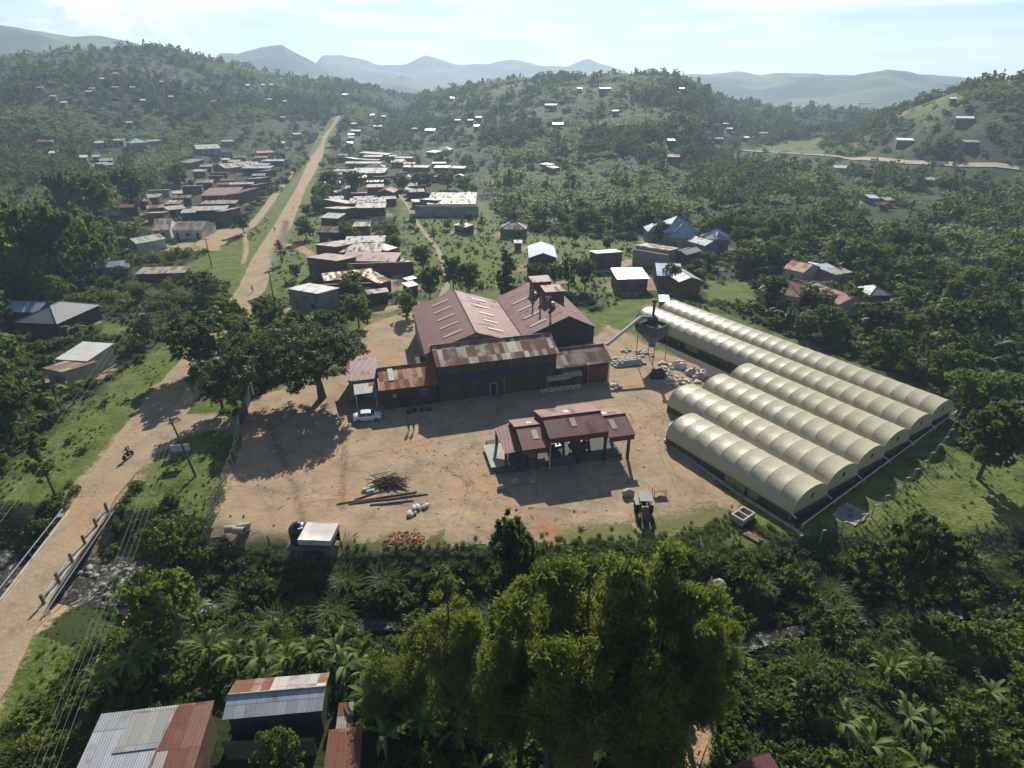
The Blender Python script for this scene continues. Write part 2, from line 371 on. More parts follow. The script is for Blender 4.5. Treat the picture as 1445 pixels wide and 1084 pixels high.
COMPOUND = GP([(335, 590), (286, 757), (405, 790), (530, 790), (700, 786), (960, 773), (1130, 772), (1215, 745), (1345, 600), (1345, 565), (960, 415), (900, 420), (840, 440), (720, 405), (585, 425), (500, 450), (470, 500), (380, 540)])
GATEWAY = GP([(225, 600), (250, 584), (300, 584), (350, 590), (340, 612), (300, 608), (262, 617), (225, 640)])
LOT = GP([(228, 355), (248, 345), (272, 336), (300, 326), (345, 320), (348, 326), (322, 340), (305, 354), (232, 356)])
def path(px, w): return (GP(px), w)
PATHS = [path([(553, 268), (566, 278), (577, 292), (585, 310), (600, 330), (618, 352), (628, 380), (632, 402), (622, 420)], 1.3),
 path([(352, 322), (366, 306), (378, 290), (390, 272), (404, 254), (416, 238)], 3.2), path([(345, 330), (348, 352), (343, 372)], 1.2),
 path([(505, 443), (550, 436), (585, 428)], 3.0), path([(832, 384), (865, 380), (892, 368), (925, 372)], 3.5), path([(720, 410), (770, 402), (800, 398)], 1.5),
 path([(395, 345), (420, 348), (440, 360)], 3.0), path([(405, 440), (425, 438)], 5), path([(480, 437), (560, 392), (572, 372)], 2.0),
  path([(990, 1000), (985, 1040), (960, 1084)], 2.0)]
FIELDS = [GP(p) for p in ([(1000, 397), (1062, 397), (1068, 428), (1000, 424)], [(145, 455), (192, 455), (200, 476), (140, 474)], [(320, 345), (380, 345), (395, 300), (345, 400), (270, 400), (262, 375)])]
BIGFIELD = GP([(1262, 690), (1345, 640), (1460, 620), (1500, 800), (1430, 845), (1320, 800), (1240, 762)])
DRYEARTH = GP([(505, 470), (520, 452), (588, 440), (600, 505), (500, 512)])
MEADOWS = [GP(p) for p in ([(560, 275), (690, 285), (730, 330), (900, 340), (920, 400), (840, 430), (720, 405), (590, 425), (560, 380)], [(100, 580), (240, 470), (290, 440), (270, 500), (150, 640), (0, 760), (-20, 690)], [(255, 395), (330, 330), (400, 262), (425, 240), (432, 250), (388, 330), (345, 400)], [(430, 250), (470, 330), (440, 400), (380, 440), (390, 380)], [(245, 600), (340, 610), (300, 740), (250, 720), (225, 680)], [(20, 1000), (70, 850), (150, 780), (175, 720), (255, 625), (180, 870), (100, 960)], [(840, 425), (910, 410), (905, 450), (860, 462)], [(1130, 772), (1345, 590), (1360, 620), (1230, 770)])]
MEADOWS += [GP([(285, 515), (355, 530), (352, 578), (300, 580), (268, 572)])]
MEADOWS += [GP(p) for p in ([(950, 752), (1050, 715), (1130, 765), (960, 770)], [(1060, 216), (1110, 205), (1160, 205), (1150, 216)],)]
def colmask(x, y):
    """per-vertex ground cover: R bare earth, G short pale grass, B dry or yellow"""
    Rm = np.zeros(x.shape); Gm = np.zeros(x.shape); Bm = np.zeros(x.shape)
    dist = np.hypot(x, y); nz = (fbm(x, y, 5, 31) - .5) * 2; nf = (fbm(x, y, 1.5, 33) - .5) * 2
    def soft(d, w, k=1.0): return np.clip(.5 - (d + nz * w * .9 + nf * w * .5) / w * .5, 0, 1) * k
    nr = dist < 1300
    X, Y = x[nr], y[nr]
    def upd(Mk, d, w, k, base=None): pass
    r = np.zeros(X.shape); g = np.zeros(X.shape); b = np.zeros(X.shape); nzz = nz[nr]; nff = nf[nr]
    def sf(d, w, k=1.0): return np.clip(.5 - (d + nzz * w * .7 + nff * w * .5) / w * .5, 0, 1) * k
    for P in MEADOWS: g = np.maximum(g, sf(sdist(X, Y, P), 4, .75))
    for P in FIELDS: g = np.maximum(g, sf(sdist(X, Y, P), 2, 1.0))
    d = sdist(X, Y, BIGFIELD); g = np.maximum(g, sf(d, 5, .9)); b = np.maximum(b, sf(d, 5, .45) * (fbm(X, Y, 8, 44) > .5))
    d = sdist(X, Y, COMPOUND); g = np.maximum(g, sf(d, 2.5, .7))
    d = sdist(X, Y, YARD); r = np.maximum(r, np.where(Y < 53, sf(d + 2.2, 1.2), sf(d, 1.8))); b = np.maximum(b, sf(d - 2, 4, .4) * (Y > 53))
    d = sdist(X, Y, DRYEARTH); r = np.maximum(r, sf(d, 4, .7)); b = np.maximum(b, sf(d, 5, .9))
    for P in (GATEWAY, LOT): r = np.maximum(r, sf(sdist(X, Y, P), 1.6))
    rc = np.array(ROADC); d = polydist(X, Y, ROADC) + np.where(np.hypot(X, Y) < 75, 1.7, np.where(Y > 280, 3.0, np.where(Y > 140, 1.9, .4))); fw = np.where(np.hypot(X, Y) > 120, 1.0, .6)
    r = np.maximum(r, sf(d - 4.3, 1.6)); g = np.maximum(g, sf(d - 11, 5, .75))
    for P, w in PATHS: r = np.maximum(r, sf(polydist(X, Y, P) - w * .5, .8))
    for hx, hy, hr in HOUSEPADS:
        k = (np.abs(X - hx) < hr + 6) & (np.abs(Y - hy) < hr + 6)
        if k.any(): r[k] = np.maximum(r[k], np.clip(1 - (np.hypot(X[k] - hx, Y[k] - hy) + nzz[k] * 4.5 - hr * .8) / 3.5, 0, 1) * .62)
    dd = np.full(X.shape, 99.0); q = np.hypot(X, Y) < 200; dd[q] = polydist(X[q], Y[q], RIVER)
    r = np.where((dd < 3.2) & (X < -33), np.maximum(r, .9), r); g = np.where(dd < 9, g * .2, g)
    far = np.hypot(X, Y) > 230
    fl = fbm(X, Y, 70, 51, 3); g = np.where(far, np.maximum(g, np.clip((fl - .62) * 6, 0, .32)), g)
    b = np.where(far, np.maximum(b, np.clip((fbm(X, Y, 40, 57, 3) - .62) * 5, 0, .3)), b)
    az = np.degrees(np.arctan2(X, Y)); D = np.hypot(X, Y)
    k = np.exp(-((az - 30.4) / 2.2) ** 2 - ((D - 590) / 60) ** 2); r = np.maximum(r, np.clip(k * 1.0 - .35 + nzz * .3, 0, .6))   # cut bank on the slope
    k = np.exp(-((az - 33) / 1.8) ** 2 - ((D - 550) / 45) ** 2); g = np.maximum(g, np.clip(k * 1.0 + nzz * .4, 0, .6))
    k = np.exp(-((az - 25.5) / 3.6) ** 2 - ((D - 545) / 22) ** 2); g = np.maximum(g, np.clip(k * 1.5, 0, 1.0)); b = np.maximum(b, np.clip(k, 0, .4))
    Rm[nr] = r; Gm[nr] = g; Bm[nr] = b
    fa = dist >= 1300
    Gm[fa] = np.clip((fbm(x[fa], y[fa], 160, 61, 4) - .45) * 4, 0, .6); Bm[fa] = np.clip((fbm(x[fa], y[fa], 220, 63, 4) - .5) * 3, 0, .5)
    return Rm, Gm, Bm
def setmask(me, x, y, cols):
    a = me.attributes.new('cover', 'FLOAT_COLOR', 'POINT'); d = np.ones((len(x), 4), np.float32)
    for i, c_ in enumerate(cols): d[:, i] = c_
    a.data.foreach_set('color', d.ravel())
def mat_ground():
    t = NT('ground_cover'); P = t.gen(); s = t.n('ShaderNodeSeparateColor'); t.l(t.attr('cover').outputs['Color'], s.inputs[0])
    r, g, b = s.outputs
    n1 = t.noise(P, .35, 5, .6); n2 = t.noise(P, 2.2, 4, .65); n3 = t.noise(P, .045, 4, .6)
    w = t.math('ADD', t.math('MULTIPLY', n1, .45), t.math('MULTIPLY', n2, .55))
    dark = t.mix(t.mr(w, .35, .65), (.012, .021, .007), (.030, .044, .012))
    dark = t.mix(t.mr(n3, .4, .7), dark, (.034, .048, .013))
    gr = t.mix(t.mr(w, .35, .65), (.050, .082, .014), (.128, .165, .030))
    gr = t.mix(t.mr(n1, .42, .62, 0, .5), gr, (.16, .165, .05))
    dry = t.mix(t.mr(w, .3, .7), (.14, .125, .05), (.27, .215, .11))
    di = t.mix(t.mr(w, .3, .7), (.20, .135, .08), (.40, .29, .18))
    f = t.mr(t.math('ADD', g, t.math('MULTIPLY', t.math('SUBTRACT', w, .5), 1.2)), .25, .6)
    c = t.mix(f, dark, gr)
    c = t.mix(t.mr(t.math('ADD', b, t.math('MULTIPLY', t.math('SUBTRACT', n2, .5), 1.4)), .35, .8, 0, .85), c, dry)
    c = t.mix(t.mr(t.math('ADD', r, t.math('MULTIPLY', t.math('SUBTRACT', w, .5), 1.3)), .38, .62), c, di)
    return t.pbr(c, .95, 0, .15, t.bump(t.math('ADD', n2, t.math('MULTIPLY', n1, 2)), .25, .7))
def mat_dirt(name, a, b, tracks=False):
    t = NT(name); P = t.gen(); s = t.n('ShaderNodeSeparateColor'); t.l(t.attr('cover').outputs['Color'], s.inputs[0])
    n1 = t.noise(P, .22, 5, .6); n2 = t.noise(P, 1.6, 5, .65); n3 = t.noise(P, 9, 3, .7)
    w = t.math('ADD', t.math('MULTIPLY', n1, .55), t.math('ADD', t.math('MULTIPLY', n2, .3), t.math('MULTIPLY', n3, .15)))
    c = t.mix(t.mr(w, .38, .64), a, b)
    c = t.mix(t.mr(t.noise(P, .11, 3, .5), .46, .66, 0, .6), c, (b[0] * .95, b[1] * .74, b[2] * .62))
    c = t.mix(t.mr(t.noise(P, .35, 6, .7, .8), .52, .66, 0, .55), c, (a[0] * .62, a[1] * .64, a[2] * .66))
    c = t.mix(t.mr(n3, .58, .70, 0, .6), c, tuple(x * .5 for x in a))
    jit = t.math('MULTIPLY', t.math('SUBTRACT', t.math('ADD', t.math('MULTIPLY', n2, .6), t.math('MULTIPLY', n3, .5)), .55), 1.8)
    c = t.mix(t.mr(t.math('ADD', s.outputs[0], jit), .3, .75, 0, .85), c, (.115, .088, .062))   # damp wheel ruts and drains
    c = t.mix(t.mr(t.math('ADD', s.outputs[1], jit), .35, .7, 0, .85), c, (.10, .115, .035))     # sparse grass
    c = t.mix(t.mr(t.math('ADD', s.outputs[2], jit), .4, .8, 0, .8), c, (.33, .15, .085))      # red earth
    return t.pbr(c, .95, 0, .15, t.bump(t.math('ADD', n2, t.math('MULTIPLY', n3, .5)), .12, .8))
def grid_patch(name, P, res, z, mat, masks=None, rag=.5, kind='structure'):
    xs = [p[0] for p in P]; ys = [p[1] for p in P]
    gx = np.arange(min(xs) - 1, max(xs) + 1, res); gy = np.arange(min(ys) - 1, max(ys) + 1, res); nx, ny = len(gx), len(gy)
    X, Y = np.meshgrid(gx, gy); X = X.ravel(); Y = Y.ravel()
    d = sdist(X, Y, P) + (fbm(X, Y, 2.5, 71) - .5) * 2 * rag
    ins = (d < 0).reshape(ny, nx); q = ins[:-1, :-1] & ins[1:, :-1] & ins[:-1, 1:] & ins[1:, 1:]
    jj, ii = np.nonzero(q); a = jj * nx + ii; Fq = np.stack([a, a + 1, a + nx + 1, a + nx], 1)
    use = np.unique(Fq); rm = np.zeros(nx * ny, int); rm[use] = np.arange(len(use)); Fq = rm[Fq]
    x, y = X[use], Y[use]; V = np.stack([x, y, height(x, y) + z], 1)
    me = nmesh(name, V, Fq, mat, smooth=True); setmask(me, x, y, masks(x, y) if masks else (x * 0, x * 0, x * 0))
    o = link(name, me); o['kind'] = kind; return o
def strip(name, L, W, z, mat, step=1.0, cols=9, rag=.35, follow=True):
    pts = []; ws = []
    for i in range(len(L) - 1):
        n = max(1, int(math.dist(L[i], L[i + 1]) / step))
        for k in range(n):
            f = k / n; pts.append((L[i][0] + (L[i + 1][0] - L[i][0]) * f, L[i][1] + (L[i + 1][1] - L[i][1]) * f)); ws.append(W[i] + (W[i + 1] - W[i]) * f)
    pts.append(L[-1]); ws.append(W[-1]); pts = np.array(pts); k = 7
    sm = np.copy(pts)
    for _ in range(12): sm[1:-1] = (sm[:-2] + 2 * sm[1:-1] + sm[2:]) / 4
    t = np.gradient(sm, axis=0); t /= np.linalg.norm(t, axis=1)[:, None] + 1e-9; nrm = np.stack([-t[:, 1], t[:, 0]], 1); ws = np.array(ws)
    wl = ws * .5 + (fbm(sm[:, 0], sm[:, 1], 3, 81) - .5) * 2 * rag; wr = ws * .5 + (fbm(sm[:, 0], sm[:, 1], 3, 82) - .5) * 2 * rag
    u = np.linspace(0, 1, cols)
    A = sm + nrm * wl[:, None]; B = sm - nrm * wr[:, None]
    XY = A[:, None, :] * (1 - u)[None, :, None] + B[:, None, :] * u[None, :, None]; XY = XY.reshape(-1, 2)
    zz = height(XY[:, 0], XY[:, 1]); dr = np.full(len(zz), 99.); dr = polydist(XY[:, 0], XY[:, 1], RIVER); zz = np.where(dr < 16, 0, zz) + z
    n = len(sm); a = (np.arange(n - 1)[:, None] * cols + np.arange(cols - 1)[None, :]).ravel()
    Fq = np.stack([a, a + cols, a + cols + 1, a + 1], 1)[:, ::-1]
    me = nmesh(name, np.column_stack([XY, zz]), Fq, mat, smooth=True)
    uu = np.tile(u, n); rut = np.exp(-((uu - .33) / .05) ** 2) + np.exp(-((uu - .64) / .05) ** 2)
    setmask(me, XY[:, 0], XY[:, 1], (rut * .22 + ROUGH(XY[:, 0], XY[:, 1]), np.clip(np.abs(uu - .5) * 2 - .72, 0, 1) * 1.2, uu * 0))
    o = link(name, me); o['kind'] = 'structure'; return o
def ROUGH(x, y):   # washed out gully in the street by the palm
    d = polydist(x, y, GP([(392, 395), (388, 360), (402, 330), (404, 312)])); return np.clip(1 - d / 2.6, 0, 1) * .85
# ------------------------------------------------------------------ sky, sun, haze, camera
def setup_light():
    w = bpy.data.worlds.new('World'); bpy.context.scene.world = w; w.use_nodes = True; t = w.node_tree; t.nodes.clear()
    out = t.nodes.new('ShaderNodeOutputWorld'); bg = t.nodes.new('ShaderNodeBackground'); sky = t.nodes.new('ShaderNodeTexSky')
    sky.sky_type = 'NISHITA'; sky.sun_disc = False; sky.sun_elevation = R(31.5); sky.sun_rotation = R(3.0); sky.air_density = 0.9; sky.dust_density = 0.15; sky.ozone_density = 1.4; sky.altitude = 1300
    bg.inputs[1].default_value = SKY
    tc = t.nodes.new('ShaderNodeTexCoord'); sp = t.nodes.new('ShaderNodeSeparateXYZ'); t.links.new(tc.outputs['Generated'], sp.inputs[0])
    def mth(op, a, b=0.0, cl=False):
        d = t.nodes.new('ShaderNodeMath'); d.operation = op; d.use_clamp = cl
        for i, v in enumerate((a, b)):
            if isinstance(v, (int, float)): d.inputs[i].default_value = v
            else: t.links.new(v, d.inputs[i])
        return d.outputs[0]
    # cloud bank: a flat layer seen in perspective, clustered over the hills to the north-west
    k = mth('ADD', mth('ABSOLUTE', sp.outputs[2]), .05)
    cx = mth('DIVIDE', sp.outputs[0], k); cy = mth('DIVIDE', sp.outputs[1], k)
    cb = t.nodes.new('ShaderNodeCombineXYZ'); t.links.new(cx, cb.inputs[0]); t.links.new(cy, cb.inputs[1])
    cv = t.nodes.new('ShaderNodeMapping'); t.links.new(tc.outputs['Generated'], cv.inputs[0]); cv.inputs[3].default_value = (9, 9, 20)
    nz = t.nodes.new('ShaderNodeTexNoise'); nz.inputs['Scale'].default_value = 1.0; nz.inputs['Detail'].default_value = 7; nz.inputs['Roughness'].default_value = .6; nz.inputs['Distortion'].default_value = .4; t.links.new(cv.outputs[0], nz.inputs['Vector'])
    az = mth('ARCTAN2', sp.outputs[0], sp.outputs[1])
    def mrn(v, a, b, c_=0., d_=1.):
        m = t.nodes.new('ShaderNodeMapRange'); m.interpolation_type = 'SMOOTHSTEP'; t.links.new(v, m.inputs[0])
        for i, q in enumerate((a, b, c_, d_)): m.inputs[1 + i].default_value = q
        return m.outputs[0]
    reg = mth('MULTIPLY', mth('MULTIPLY', mrn(az, R(-75), R(-55)), mrn(az, R(-26), R(-13), 1, 0)), mrn(sp.outputs[2], .10, .19, 1, 0))
    puff = mth('MULTIPLY', mrn(mth('ADD', nz.outputs[0], mth('MULTIPLY', reg, .13)), .56, .70), mth('MULTIPLY', reg, .9))
    ci = t.nodes.new('ShaderNodeTexNoise'); ci.inputs['Scale'].default_value = .55; ci.inputs['Detail'].default_value = 5; ci.inputs['Distortion'].default_value = .8; t.links.new(cb.outputs[0], ci.inputs['Vector'])
    thin = mth('MULTIPLY', mth('MULTIPLY', mrn(ci.outputs[0], .25, .75), .75), mth('MULTIPLY', mrn(sp.outputs[2], .13, .30, 1, 0), mrn(mth('ABSOLUTE', az), R(55), R(85), 1, 0)))
    m1 = t.nodes.new('ShaderNodeMix'); m1.data_type = 'RGBA'; t.links.new(mth('MAXIMUM', puff, thin), m1.inputs[0]); t.links.new(sky.outputs[0], m1.inputs[6]); m1.inputs[7].default_value = (CLOUD, CLOUD * 1.0, CLOUD * 1.01, 1)
    t.links.new(m1.outputs[2], bg.inputs[0]); t.links.new(bg.outputs[0], out.inputs[0])
    L = bpy.data.lights.new('sun', 'SUN'); L.energy = SUN; L.angle = R(.55); L.color = (1, .945, .84)
    o = bpy.data.objects.new('sun', L); C.objects.link(o); o.rotation_euler = (R(90 - 31.5), 0, R(180 - 3.0)); o.location = (0, 0, 300)
    cam = bpy.data.cameras.new('camera'); co = bpy.data.objects.new('camera', cam); C.objects.link(co); co.location = (0, 0, HC); co.rotation_euler = (R(90) - PIT, 0, 0)
    cam.sensor_width = 36; cam.lens = F / 1445 * 36; cam.clip_start = .5; cam.clip_end = 20000; bpy.context.scene.camera = co
    s = bpy.context.scene; s.view_settings.view_transform = 'Standard'; s.view_settings.look = 'None'; s.view_settings.gamma = 1; s.view_settings.exposure = EXPO
    s.cycles.max_bounces = 5; s.cycles.diffuse_bounces = 2; s.cycles.glossy_bounces = 2; s.cycles.transmission_bounces = 3; s.cycles.transparent_max_bounces = 8; s.cycles.volume_bounces = 0
    s.cycles.sample_clamp_indirect = 4; s.cycles.use_denoising = True
    if HAZE > 0:
        t = NT('haze_air'); v = t.n('ShaderNodeVolumePrincipled'); v.inputs['Color'].default_value = (.60, .78, 1.0, 1); v.inputs['Density'].default_value = HAZE; v.inputs['Anisotropy'].default_value = .25
        t.l(v.outputs[0], t.out.inputs['Volume'])
        b = MB(); b.box(0, 1700, 158, 9200, 5400, 330); hz = b.build('haze', t.m); hz['kind'] = 'stuff'; hz['label'] = 'thin blue haze filling the valley air'
SKY, SUN, EXPO, HAZE, CLOUD = .062, 4.8, .80, .00028, 14.5
def ground():
    # rings growing with distance, columns over a wide fan round the viewpoint
    az = np.radians(np.concatenate([np.linspace(-180, -76, 40, endpoint=False), np.linspace(-76, 76, 620), np.linspace(76, 180, 40)[1:]]))
    ra = [2.0]
    while ra[-1] < 4250: ra.append(ra[-1] * 1.0105 + .12)
    ra = np.array(ra); A, Rr = np.meshgrid(az, ra); x = (Rr * np.sin(A)).ravel(); y = (Rr * np.cos(A)).ravel(); z = height(x, y)
    n, m = len(ra), len(az); a = (np.arange(n - 1)[:, None] * m + np.arange(m - 1)[None, :]).ravel()
    me = nmesh('ground', np.column_stack([x, y, z]), np.stack([a, a + 1, a + m + 1, a + m], 1), mat_ground(), smooth=True)
    setmask(me, x, y, colmask(x, y)); o = link('ground', me); o['kind'] = 'structure'
def yardmask(x, y):
    nz = fbm(x, y, 4, 91); tr = []
    def cap(px, w): return np.clip(1 - polydist(x, y, GP(px)) / w, 0, 1)
    for P_ in ([(500, 600), (560, 640), (620, 655), (690, 700), (720, 740)], [(507, 604), (566, 645), (626, 661), (694, 706), (722, 746)], [(420, 620), (470, 650), (520, 640), (600, 620), (700, 605), (800, 585)], [(424, 626), (474, 656), (523, 646), (602, 627), (700, 611), (800, 591)], [(640, 640), (660, 690), (640, 740)], [(648, 640), (668, 690), (648, 742)], [(900, 560), (935, 590), (930, 640), (960, 700)], [(908, 560), (943, 590), (938, 640), (968, 700)]): tr.append(cap(P_, .38) * .55)
    r = cap([(372, 575), (395, 640), (418, 690), (428, 735), (432, 780)], 1.9) * .62
    for q in tr: r = np.maximum(r, q)
    r = np.maximum(r, cap([(492, 600), (487, 650), (483, 720)], 1.0) * .55)
    r = np.maximum(r, cap([(560, 705), (600, 700)], 5) * .35)
    for k in range(4):
        P = [(860 + 18 * k + 60 * math.sin(i / 9 * PI * .9), 545 + 7 * k + i * 8) for i in range(10)]
        r = np.maximum(r, cap(P, .45) * .5)
    for k in range(3): r = np.maximum(r, cap([(560, 598 + 9 * k), (620, 600 + 8 * k), (655, 612 + 11 * k), (662, 640)], .4) * .35)
    g = np.clip(1 - sdist(x, y, GP([(290, 757), (405, 775), (530, 770), (640, 762), (700, 757), (830, 755), (950, 738), (1040, 715), (1100, 790), (300, 790)])) / 5, 0, 1) * (nz > .43) * .8
    g = np.maximum(g, cap([(485, 620), (481, 700)], 1.0) * .55); g = np.maximum(g, (fbm(x, y, 6, 95) > .56) * .32 * (y < 64)); g = np.maximum(g, cap([(890, 660), (925, 650), (990, 700)], 2.5) * .45)
    g = np.maximum(g, cap([(860, 470), (900, 500), (985, 520), (1000, 560)], 3) * .5)
    b = np.clip(1 - polydist(x, y, GP([(768, 745), (780, 755)])) / 2.8, 0, 1); b = np.maximum(b, cap([(880, 500), (960, 515)], 4) * .6); b = np.maximum(b, (fbm(x, y, 9, 97) > .6) * .3)
    return r, g, b
def setting():
    ground()
    D1 = mat_dirt('yard_earth', (.27, .195, .13), (.45, .335, .215)); D2 = mat_dirt('road_earth', (.28, .21, .135), (.43, .33, .21))
    grid_patch('yard', YARD, .3, .03, D1, yardmask, .8)
    grid_patch('gateway_track', GATEWAY, .3, .022, D2, None, .8)
    grid_patch('bare_lot', LOT, .5, .03, D2, None, 1.0)
    strip('dirt_road', ROADC, ROADW, .05, D2)
    for P, w in PATHS: strip('footpath', P, [w] * len(P), .035, D2, .8, 4, .25)
    hr = [at(1040, 212), at(1085, 215), at(1130, 218), at(1170, 220), at(1210, 225), at(1260, 229), at(1330, 233), at(1445, 240), at(1560, 246)]
    strip('hill_road', hr, [5.5] * len(hr), .5, mat_dirt('hill_road_earth', (.36, .30, .22), (.5, .42, .31)), 4, 4, .3)
    # water
    t = NT('river_water'); P = t.gen(); n = t.noise(P, .9, 6, .65, 1.5); n2 = t.noise(P, 3, 5, .7, 1)
    foam = t.mr(t.math('ADD', t.math('MULTIPLY', n, .6), t.math('MULTIPLY', n2, .4)), .52, .66, 0, .8)
    t.pbr(t.mix(foam, (.045, .038, .026), (.5, .5, .48)), t.mr(foam, 0, 1, .08, .6), 0, .5, t.bump(n2, .25, 1))
    L = RIVER; strip_z = -2.45
    o = strip('river', L, [7.5 if p[0] < -36 else 1.5 for p in L], 0, t.m, 1.0, 9, .6); me = o.data; co = np.empty(len(me.vertices) * 3, np.float32); me.vertices.foreach_get('co', co); co = co.reshape(-1, 3); co[:, 2] = strip_z; me.vertices.foreach_set('co', co.ravel())
# ------------------------------------------------------------------ plants
def sph(n, rs):
    v = rs.normal(size=(n, 3)); return v / (np.linalg.norm(v, axis=1)[:, None] + 1e-9)
def leafcloud(blobs, n, size, seed, per=26, spread=.30, shell=.62, droop=0.0, asp=1.5):
    """leaf-sized quads in clumps over the outer part of several ellipsoids: vertices, faces, tint"""
    rs = np.random.RandomState(seed); B = np.array(blobs, float); w = (B[:, 3] * B[:, 4] * B[:, 5]) ** (2 / 3); w /= w.sum()
    nc = max(len(blobs) * 3, n // per); bi = rs.choice(len(B), nc, p=w); d = sph(nc, rs)
    rad = shell + (1 - shell) * rs.rand(nc) ** .7
    cc = B[bi, :3] + d * B[bi, 3:6] * rad[:, None]; cr = B[bi, 3:6].mean(1) * spread * (.6 + .8 * rs.rand(nc)); ct = rs.rand(nc)
    ci = rs.randint(0, nc, n); off = sph(n, rs) * (rs.rand(n) ** .5)[:, None] * cr[ci][:, None]
    p = cc[ci] + off * np.array([1, 1, .75])
    nrm = sph(n, rs) * .9 + d[ci] * .5 + np.array([0, 0, .45]); nrm /= np.linalg.norm(nrm, axis=1)[:, None]
    t = np.cross(nrm, sph(n, rs)); t /= np.linalg.norm(t, axis=1)[:, None] + 1e-9
    t[:, 2] -= droop; t /= np.linalg.norm(t, axis=1)[:, None]; b = np.cross(nrm, t)
    s = size * (.6 + .8 * rs.rand(n))[:, None]
    V = np.stack([p - t * s * asp * .5, p + b * s * .42 + t * s * .05, p + t * s * asp * .5, p - b * s * .42 + t * s * .05], 1).reshape(-1, 3)
    tint = np.clip(ct[ci] * .6 + rs.rand(n) * .4, 0, 1)
    return V, np.arange(n * 4).reshape(-1, 4), tint
def limbs(mb, base, tips, r0, rs, mid=.5):
    for tp in tips:
        a = Vector(base); b = Vector(tp); m = a.lerp(b, mid) + Vector((rs.uniform(-.3, .3), rs.uniform(-.3, .3), (b - a).length * .08))
        mb.tube([a, m, b], [r0 * .6, r0 * .4, r0 * .12], 5, 0, False)
def trunk_mesh(h, r, tips, seed, lean=.3, fork=.6):
    rs = random.Random(seed); mb = MB(); x = rs.uniform(-lean, lean); y = rs.uniform(-lean, lean)
    pts = [(0, 0, -.3), (x * .3, y * .2, h * .4), (x, y, h * fork), (x * 1.2, y * 1.3, h)]
    mb.tube(pts, [r * 1.35, r, r * .8, r * .45], 7, 0, False)
    limbs(mb, pts[2], tips, r, rs)
    return mb
def broad_blobs(seed, h, w, k=9, low=.2):
    rs = random.Random(seed); B = [(0, 0, h * .72, w * .30, w * .30, h * .24), (0, 0, h * .42, w * .34, w * .34, h * .22)]
    for i in range(k):
        a = 2 * PI * i / k + rs.uniform(-.5, .5); q = rs.uniform(.22, .40) * w; z = h * rs.uniform(low + .03, .86); s = w * rs.uniform(.18, .29)
        B.append((q * math.cos(a), q * math.sin(a), z, s, s * rs.uniform(.85, 1.15), s * rs.uniform(.65, .95)))
    return B
def euc_blobs(seed, h, w):
    rs = random.Random(seed); B = []
    for i in range(30):
        f = rs.random() ** .85; z = h * (.26 + .68 * f); s = w * rs.uniform(.09, .19) * (1.15 - .45 * f); a = rs.uniform(0, 2 * PI); q = w * math.sqrt(rs.random()) * .40 * (1.12 - .78 * f)
        B.append((q * math.cos(a), q * math.sin(a), z, s, s, s * rs.uniform(.8, 1.5)))
    return B
def banana_mesh(seed, nl=10, seg=6, full=True):
    rs = random.Random(seed); V = []; Fq = []; T = []; sh = 2.3
    for i in range(nl):
        a = 2 * PI * i / nl * 1.62 + rs.uniform(-.4, .4); up = rs.uniform(.35, 1.25); L = rs.uniform(1.6, 2.5); wd = rs.uniform(.18, .29); ca, sa = math.cos(a), math.sin(a)
        p = Vector((ca * .08, sa * .08, sh - .15)); el = up; sag = rs.uniform(.22, .36) * 6 / seg; tt = rs.random(); tw = rs.uniform(-.5, .5)
        b0 = len(V)
        for k in range(seg + 1):
            f = k / seg; w = wd * math.sin(PI * min(1, .10 + f * .90)) ** .6 * (rs.uniform(.62, 1.05) if seg > 4 else 1) if k < seg else .03
            side = Vector((-sa, ca, tw * f)) ; side.normalize(); fold = Vector((0, 0, .18 * w))
            V += [p + side * w + fold, p, p - side * w + fold]
            p = p + Vector((ca * math.cos(el), sa * math.cos(el), math.sin(el))) * (L / seg); el -= sag * (.6 + f)
        for k in range(seg):
            q = b0 + k * 3; Fq += [(q, q + 1, q + 4, q + 3), (q + 1, q + 2, q + 5, q + 4)]; T += [tt * .8 + .2 * rs.random()] * 2
    crown = (np.array([tuple(v) for v in V]), np.array(Fq), np.array(T))
    mb = MB(); mb.tube([(0, 0, -.3), (.03, .02, 1.2), (0, 0, sh)], [.17, .13, .09], 6, 0, False)
    return crown, mb
def blades_mesh(seed, n, h, w, spread, seg=3):
    rs = random.Random(seed); V = []; Fq = []; T = []
    for i in range(n):
        a = rs.uniform(0, 2 * PI); q = spread * math.sqrt(rs.random()); p = Vector((q * math.cos(rs.uniform(0, 6.28)), q * math.sin(rs.uniform(0, 6.28)), 0)); L = h * rs.uniform(.6, 1.15); el = rs.uniform(1.0, 1.5); tt = rs.random(); b0 = len(V); ca, sa = math.cos(a), math.sin(a)
        for k in range(seg + 1):
            ww = w * (1 - k / seg * .92); side = Vector((-sa, ca, 0)) * ww * .5; V += [p + side, p - side]
            p = p + Vector((ca * math.cos(el), sa * math.cos(el), math.sin(el))) * (L / seg); el -= rs.uniform(.25, .6)
        for k in range(seg): q2 = b0 + 2 * k; Fq.append((q2, q2 + 1, q2 + 3, q2 + 2)); T.append(tt)
    return np.array([tuple(v) for v in V]), np.array(Fq), np.array(T)
def join_mesh(name, crown, mb, leaf, bark):
    V, Fq, T = crown; tv = np.array(mb.v) if mb.v else np.zeros((0, 3)); tf = [f for f in mb.f if len(f) == 4]
    Vx = np.vstack([V, tv]); Fx = np.vstack([Fq, np.array(tf, int).reshape(-1, 4) + len(V)])
    return nmesh(name, Vx, Fx, [M[leaf], M[bark]], np.r_[np.zeros(len(Fq), int), np.ones(len(tf), int)], np.r_[T, np.full(len(tf), .5)])
